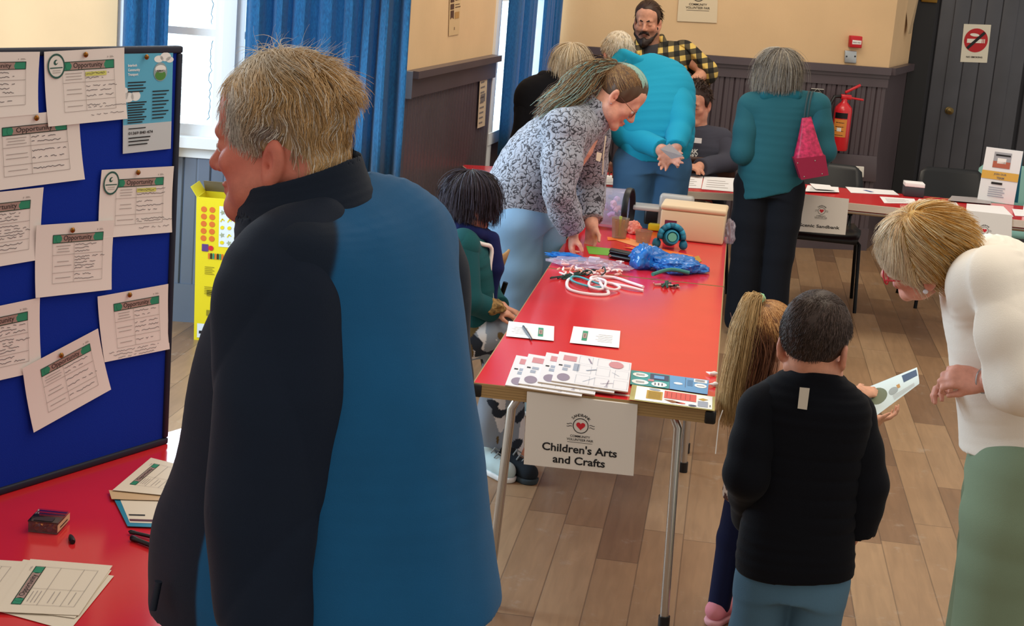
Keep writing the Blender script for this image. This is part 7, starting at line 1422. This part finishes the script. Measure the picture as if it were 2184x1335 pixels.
# ------------------------------------------------ 10. woman in the teal cardigan with the pink bag
def teal_woman():
    y = 8.72; k = .97; f = unit((-.12, .95, -.25)); tf = unit((.05, 1, 0)); lat = unit((1, -.05, 0)); hips = X(1640, 400, y); base = V3(hips[0], hips[1], 0)
    t = person('grey-haired woman in a teal cardigan and black trousers with a pink shoulder bag', base); A = rot_frame(f, Z); C = X(1661, 142, y)+k*(.012*A[1]-.022*A[2]); F = Field(); L, A = head(F, C, f, Z, k); NB = X(1664, 195, y); F.cap(L(0, -.02, -.05), NB, .05, .055, .03); ch = X(1664, 250, y); inside_skin(F, hips, hips*.5+ch*.5, ch, NB, lat, 1.)
    sr, er, wr = X(1742, 228, 8.72), X(1755, 322, 8.66), X(1745, 360, 8.95); sl, el, wl = X(1602, 228, 8.72), X(1586, 325, 8.66), X(1606, 355, 8.95); limb(F, (sr, er, wr), (.045, .038, .03)); limb(F, (sl, el, wl), (.045, .038, .03)); hand(F, wr, unit((-.5, .7, .1)), V3(-.6, -.2, .5), 1, .95, .5); hand(F, wl, unit((.5, .7, .1)), V3(.6, -.2, .5), -1, .95, .5); feet = []
    for sd in (-1, 1): hp = hips+lat*.085*sd; kn = V3(hp[0]+.0, hp[1]-.01, .45); an = V3(hp[0]+.01, hp[1]-.0, .08); limb(F, (hp, kn, an), (.085, .06, .04)); F.cap(an, an+tf*.14-Z*.03, .033, .03); feet.append((hp, kn, an))
    V, Q = F.mesh(.006); npmesh('body', V, Q, SKINM, face_tint(L, A, C, k, 'd9a38c', 'b0605a', .3)(V), t); eyes(t, L, A, k)
    rows = [(X(1634, 432, y), .158, .13), (X(1642, 380, y), .165, .135), (X(1652, 320, y), .17, .135), (X(1660, 265, y), .178, .13), (X(1664, 222, y), .165, .11), (X(1665, 198, y), .09, .08)]; hemn = unit((.28, 0, -1)); F = Field(); F.loft(rows, lat, 3, .004, [(X(1575, 424, y), hemn)], 2.3); F.cap(rows[4][0], sr, .08, .075, .03); F.cap(rows[4][0], sl, .08, .075, .03); tp = garment('cardigan', F, .0058, CLOTHM, '275d69', t, waves(.005, 15, 9))
    for s_, e_, w_ in ((sr, er, wr), (sl, el, wl)): F = Field(); F.chain([s_, (s_+e_)/2, e_, w_], (.074, .07, .062, .048), .02, clip=[(w_, unit(w_-e_))]); garment('sleeve', F, .0058, CLOTHM, '275b67', tp, waves(.005, 22, 4))
    F = Field(); F.cap(X(1632, 205, 8.66), X(1698, 205, 8.66), .03, .03, .01); garment('collar', F, .006, CLOTHM, '1d5f6e', tp)
    F = Field(); legs_(F, feet, (.105, .095, .078, .082)); F.seg(hips-Z*.03, hips+Z*.08, .15, .145, .12, .11, lat, .03); garment('trousers', F, .0065, CLOTHM, '15181f', t, waves(.004, 18, 3))
    for hp, kn, an in feet: q = V3(an[0], an[1], 0); shoe(t, q-tf*.09, q+tf*.17, '1c1a1a', '111111', .043)
    hc = bob(t, C, A, L, k, 0, ['8d8a86', '77726e', 'a59a86', '6a5f55', 'b3aca0'], .165, 1700, 11, .0019, .016, .25, 1, .09, '6e665f'); npmesh('hair', *hc[:2], HAIRM, hc[2], t)
    # shoulder bag
    q = lambda px, py, yy=8.56: X(px, py, yy); b = thing('shoulder_bag', 'pink mottled shoulder bag hanging from the woman in teal', 'bag', q(1730, 360)); PKM = mat('pink_mottled_leather', 'b8244f', .45, vary=(60, .45)); WINE = mat('wine_leather', '8f1538', .4); D = V3(0, .08, 0); b['_o'] = list(q(1730, 360))
    a = [q(1708, 250), q(1731, 248), q(1755, 330), q(1692, 338)]; T_ = [q(1692, 338), q(1755, 330), q(1762, 370), q(1705, 381)]
    mb = MB(); ins = V3(0, .03, 0)
    prof = [((1710, 252), (1730, 249), .02), ((1706, 275), (1737, 272), .05), ((1701, 300), (1744, 296), .075), ((1695, 325), (1752, 319), .095), ((1692, 338), (1757, 331), .10)]
    vs = []; fs = []
    for (l_, r__, d_) in prof: 
        m0, m1 = q(*l_), q(*r__)
        for s_ in range(12): a_ = 2*math.pi*s_/12; vs.append((m0+m1)/2+(m1-m0)/2*math.copysign(abs(math.cos(a_))**.5, math.cos(a_))+V3(0, d_*.5*math.copysign(abs(math.sin(a_))**.5, math.sin(a_)), 0))
    for i in range(4):
        for s_ in range(12): fs.append((i*12+s_, i*12+(s_+1) % 12, (i+1)*12+(s_+1) % 12, (i+1)*12+s_))
    fs.append(tuple(range(12))); mb.add(vs, fs, PKM, True); mb.build('bag_body', b)
    e = V3(0, -.05, 0); g = V3(0, .05, 0); MB().hexa([q(1706, 381)+e, q(1764, 371)+e, q(1764, 371)+g, q(1706, 381)+g, q(1691, 336)+e, q(1757, 329)+e, q(1757, 329)+g, q(1691, 336)+g], WINE).build('bag_base', b)
    for px, py in ((1698, 345), (1735, 340), (1712, 374), (1750, 368)): MB().lathe(q(px, py)+e, [(.004, 0), (.003, .003), (0, .004)], CHROME, (0, -1, 0), 8).build('stud', b)
    for dx in (-3, 4): MB().tube(spline([q(1718+dx, 256), q(1722+dx, 225, 8.57), q(1727+dx, 200, 8.63), q(1730+dx, 196, 8.74)], 5), .006, mat('dark_strap', '1f3a40', .6), 6).build('strap', b)
# ------------------------------------------------ 11. blonde woman in the cream shirt
def blonde():
    y = 4.2; k = .98; A = rot_frame(unit((-.84, .40, -.36)), unit((-.46, -.45, .76))); f, u = A[1], A[2]; tf = unit((-.9, .25, 0)); lat = unit((.25, .9, 0)); hips = X(2172, 985, y); base = V3(hips[0], hips[1], 0)
    t = person('blonde woman in a cream shirt and green trousers leaning towards the children', base); C = X(1966, 522, 4.16)+k*(.012*f-.022*u); F = Field(); L, A = head(F, C, f, u, k); NB = X(2070, 560, 4.22); F.cap(L(0, -.02, -.05), NB, .05, .056, .03); ch = X(2120, 660, 4.22); inside_skin(F, hips, hips*.5+ch*.5, ch, NB, lat, 1.)
    sl, el, wl = X(2098, 605, 4.04), X(2185, 815, 3.93), X(2098, 812, 4.02); sr, er, wr = X(2112, 600, 4.42), X(2150, 780, 4.45), X(2075, 822, 4.2)
    limb(F, (sl, el, wl), (.045, .038, .027)); limb(F, (sr, er, wr), (.045, .038, .027)); hand(F, wl, unit((-1, .15, .05)), V3(.1, .7, -.6), 1, .93, [.95, 1.0, 1.05, 1.1], (.8, .3, .5)); hand(F, wr, unit((-.8, -.3, .1)), V3(.0, -.4, -.8), -1, .93, .7); feet = []
    for sd in (-1, 1): hp = hips+lat*.09*sd; kn = V3(hp[0]-.02, hp[1], .47); an = V3(hp[0]-.03, hp[1], .08); limb(F, (hp, kn, an), (.085, .06, .04)); F.cap(an, an+tf*.14-Z*.03, .033, .03); feet.append((hp, kn, an))
    V, Q = F.mesh(.0042); npmesh('body', V, Q, SKINM, face_tint(L, A, C, k, 'd99a86', 'b0505a', .4)(V), t); eyes(t, L, A, k)
    CR_ = mat('cream_shirt_cloth', 'efe8dc', .85, bump=(350, .1)); rows = [(X(2172, 950, y), .165, .145), (X(2168, 880, y), .16, .14), (X(2150, 780, y), .165, .14), (X(2140, 690, 4.21), .19, .145), (X(2118, 605, 4.22), .195, .135), (X(2090, 560, 4.22), .13, .10), (X(2076, 545, 4.22), .08, .07)]
    F = Field(); F.loft(rows, lat, 3, .004, [(rows[0][0], unit((.06, 0, -1)))], 2.2); F.cap(rows[4][0], sl, .085, .085, .05); F.cap(rows[4][0], sr, .08, .075, .04); w1 = waves(.0035, 15, 5, (1, 1, .6), 5, 1); w2 = waves(.003, 30, 6); cuffs = []
    for s_, e_, w_ in ((sl, el, wl), (sr, er, wr)): m_ = e_*.55+w_*.45; F.chain([s_, (s_+e_)/2, e_, m_], (.088, .084, .072, .06), .045, clip=[(m_, unit(w_-e_))]); cuffs.append((m_, unit(w_-e_)))
    tp = garment('shirt', F, .0045, CR_, 'efe8dc', t, lambda P: w1(P)+w2(P))
    for m_, d_ in cuffs: F = Field(); F.seg(m_-d_*.03, m_, .060, .063, .060, .063, lat, .004, 'u', [(m_, d_)]); F.cap(m_, m_+d_*.1, .04, .04, .004, 's'); garment('cuff', F, .0045, CR_, 'efe8dc', tp)
    F = Field(); F.chain([NB+lat*.06*math.cos(a)*1.1+u*.0+unit(NB-C)*(-.02)+V3(0, 0, .07)*math.sin(a)*.8 for a in np.linspace(0, 6.283, 13)], [.018]*13, .01); garment('collar', F, .0045, CR_, 'efe8dc', tp)
    F = Field(); legs_(F, feet, (.12, .115, .098, .09)); F.seg(hips-Z*.03, hips+Z*.09, .165, .15, .13, .12, lat, .03); garment('trousers', F, .005, CLOTHM, lambda V: c3('7d9078')*(1+.10*waves(1, 12, 4)(V))[:, None], t, waves(.006, 18, 7, (1, 1, .5)))
    for hp, kn, an in feet: q = V3(an[0], an[1], 0); shoe(t, q-tf*.09, q+tf*.17, '3a2c24', '191514', .043)
    rg = mat('steel_bangle', 'b9bcc2', .2, .9); c = wl+unit(wl-el)*(-.0); ax = unit(wl-el); e1 = unit(np.cross(ax, Z)); e2 = np.cross(ax, e1); MB().tube([c+.031*(e1*math.cos(a)+e2*math.sin(a)) for a in np.linspace(0, 6.283, 25)], .0022, rg, 6, False).build('bangle', t)
    RG = mat('red_glasses_frame', 'c41f33', .3); g = MB()
    for sd in (-1, 1): g.tube([L(sd*.034+.024*math.cos(a), .1, -.028+.019*math.sin(a)) for a in np.linspace(0, 6.283, 17)], .0022, RG, 6, False); g.tube([L(sd*.058, .098, -.02), L(sd*.076, .05, -.018), L(sd*.08, .005, -.014)], .0026, RG, 6)
    g.tube([L(-.011, .1, -.026), L(0, .106, -.022), L(.011, .1, -.026)], .0022, RG, 6); g.build('glasses', t); MB().lathe(L(-.082, .004, -.066), [(0, -.006), (.006, -.003), (.007, 0), (.006, .003), (0, .006)], mat('pearl', 'e8e6ee', .15), A[0], 12).build('earring', t)
    rnd = NP(12); V1, Q1_ = hair_cap(C, A, k, .016, [(L(0, .088, .04), unit(.85*A[1]-.52*A[2])), (L(0, .02, -.05), unit(.3*A[1]-.95*A[2]))], .0045, .003, 8); push, c0, rr, M = skull_push(C, A, k, .022); keep = hairline(k, (.088, .04, .85, -.52), (0, -.045, .3, -1), False); r_, n_, v_ = scalp(7000, C, A, k, rnd, keep, .016)
    wv_ = NP(3).normal(size=(4, 3))*22
    def swirl(P, n, i): s = sum(np.sin(P@w_+j) for j, w_ in enumerate(wv_))[:, None]; return np.cross(n, -A[2][None])*s*.22-A[1][None]*(.15+.5*(n@A[1] < .1)[:, None])
    flow = downflow(c0, rr, M, -A[2]*.85-Z*.3, .5, swirl, True)
    V2, F2_, per = strands(r_, n_, flow, 9, .015, .0008, push, rnd, .0, .1, .07, slen=np.interp(v_[:, 1], [-.6, 0, .4, .9], [.55, .6, .6, .42])*np.interp(v_[:, 2], [-.4, .4], [.6, 1])); tn = hairtint(len(r_), 1, rnd, ['e3bd78', 'd19c48', 'f2e0b6', 'bb8436']); ft = np.clip((v_[:, 1]+.1)/.6, 0, 1)[:, None]; tn = tn*(1-ft*.8)+c3('fbf3e2')*rnd.uniform(.8, 1.1, (len(tn), 1))*ft*.8
    hc = merge([(V1, Q1_, c3('c9a260')), (V2, F2_, np.repeat(tn, per, 0))]); npmesh('hair', *hc[:2], HAIRM, hc[2], t)
for fn in (old_man, boy, girl, pony_woman, cub, hoodie_man, black_woman, beard_man, seated_man, teal_woman, blonde): fn()
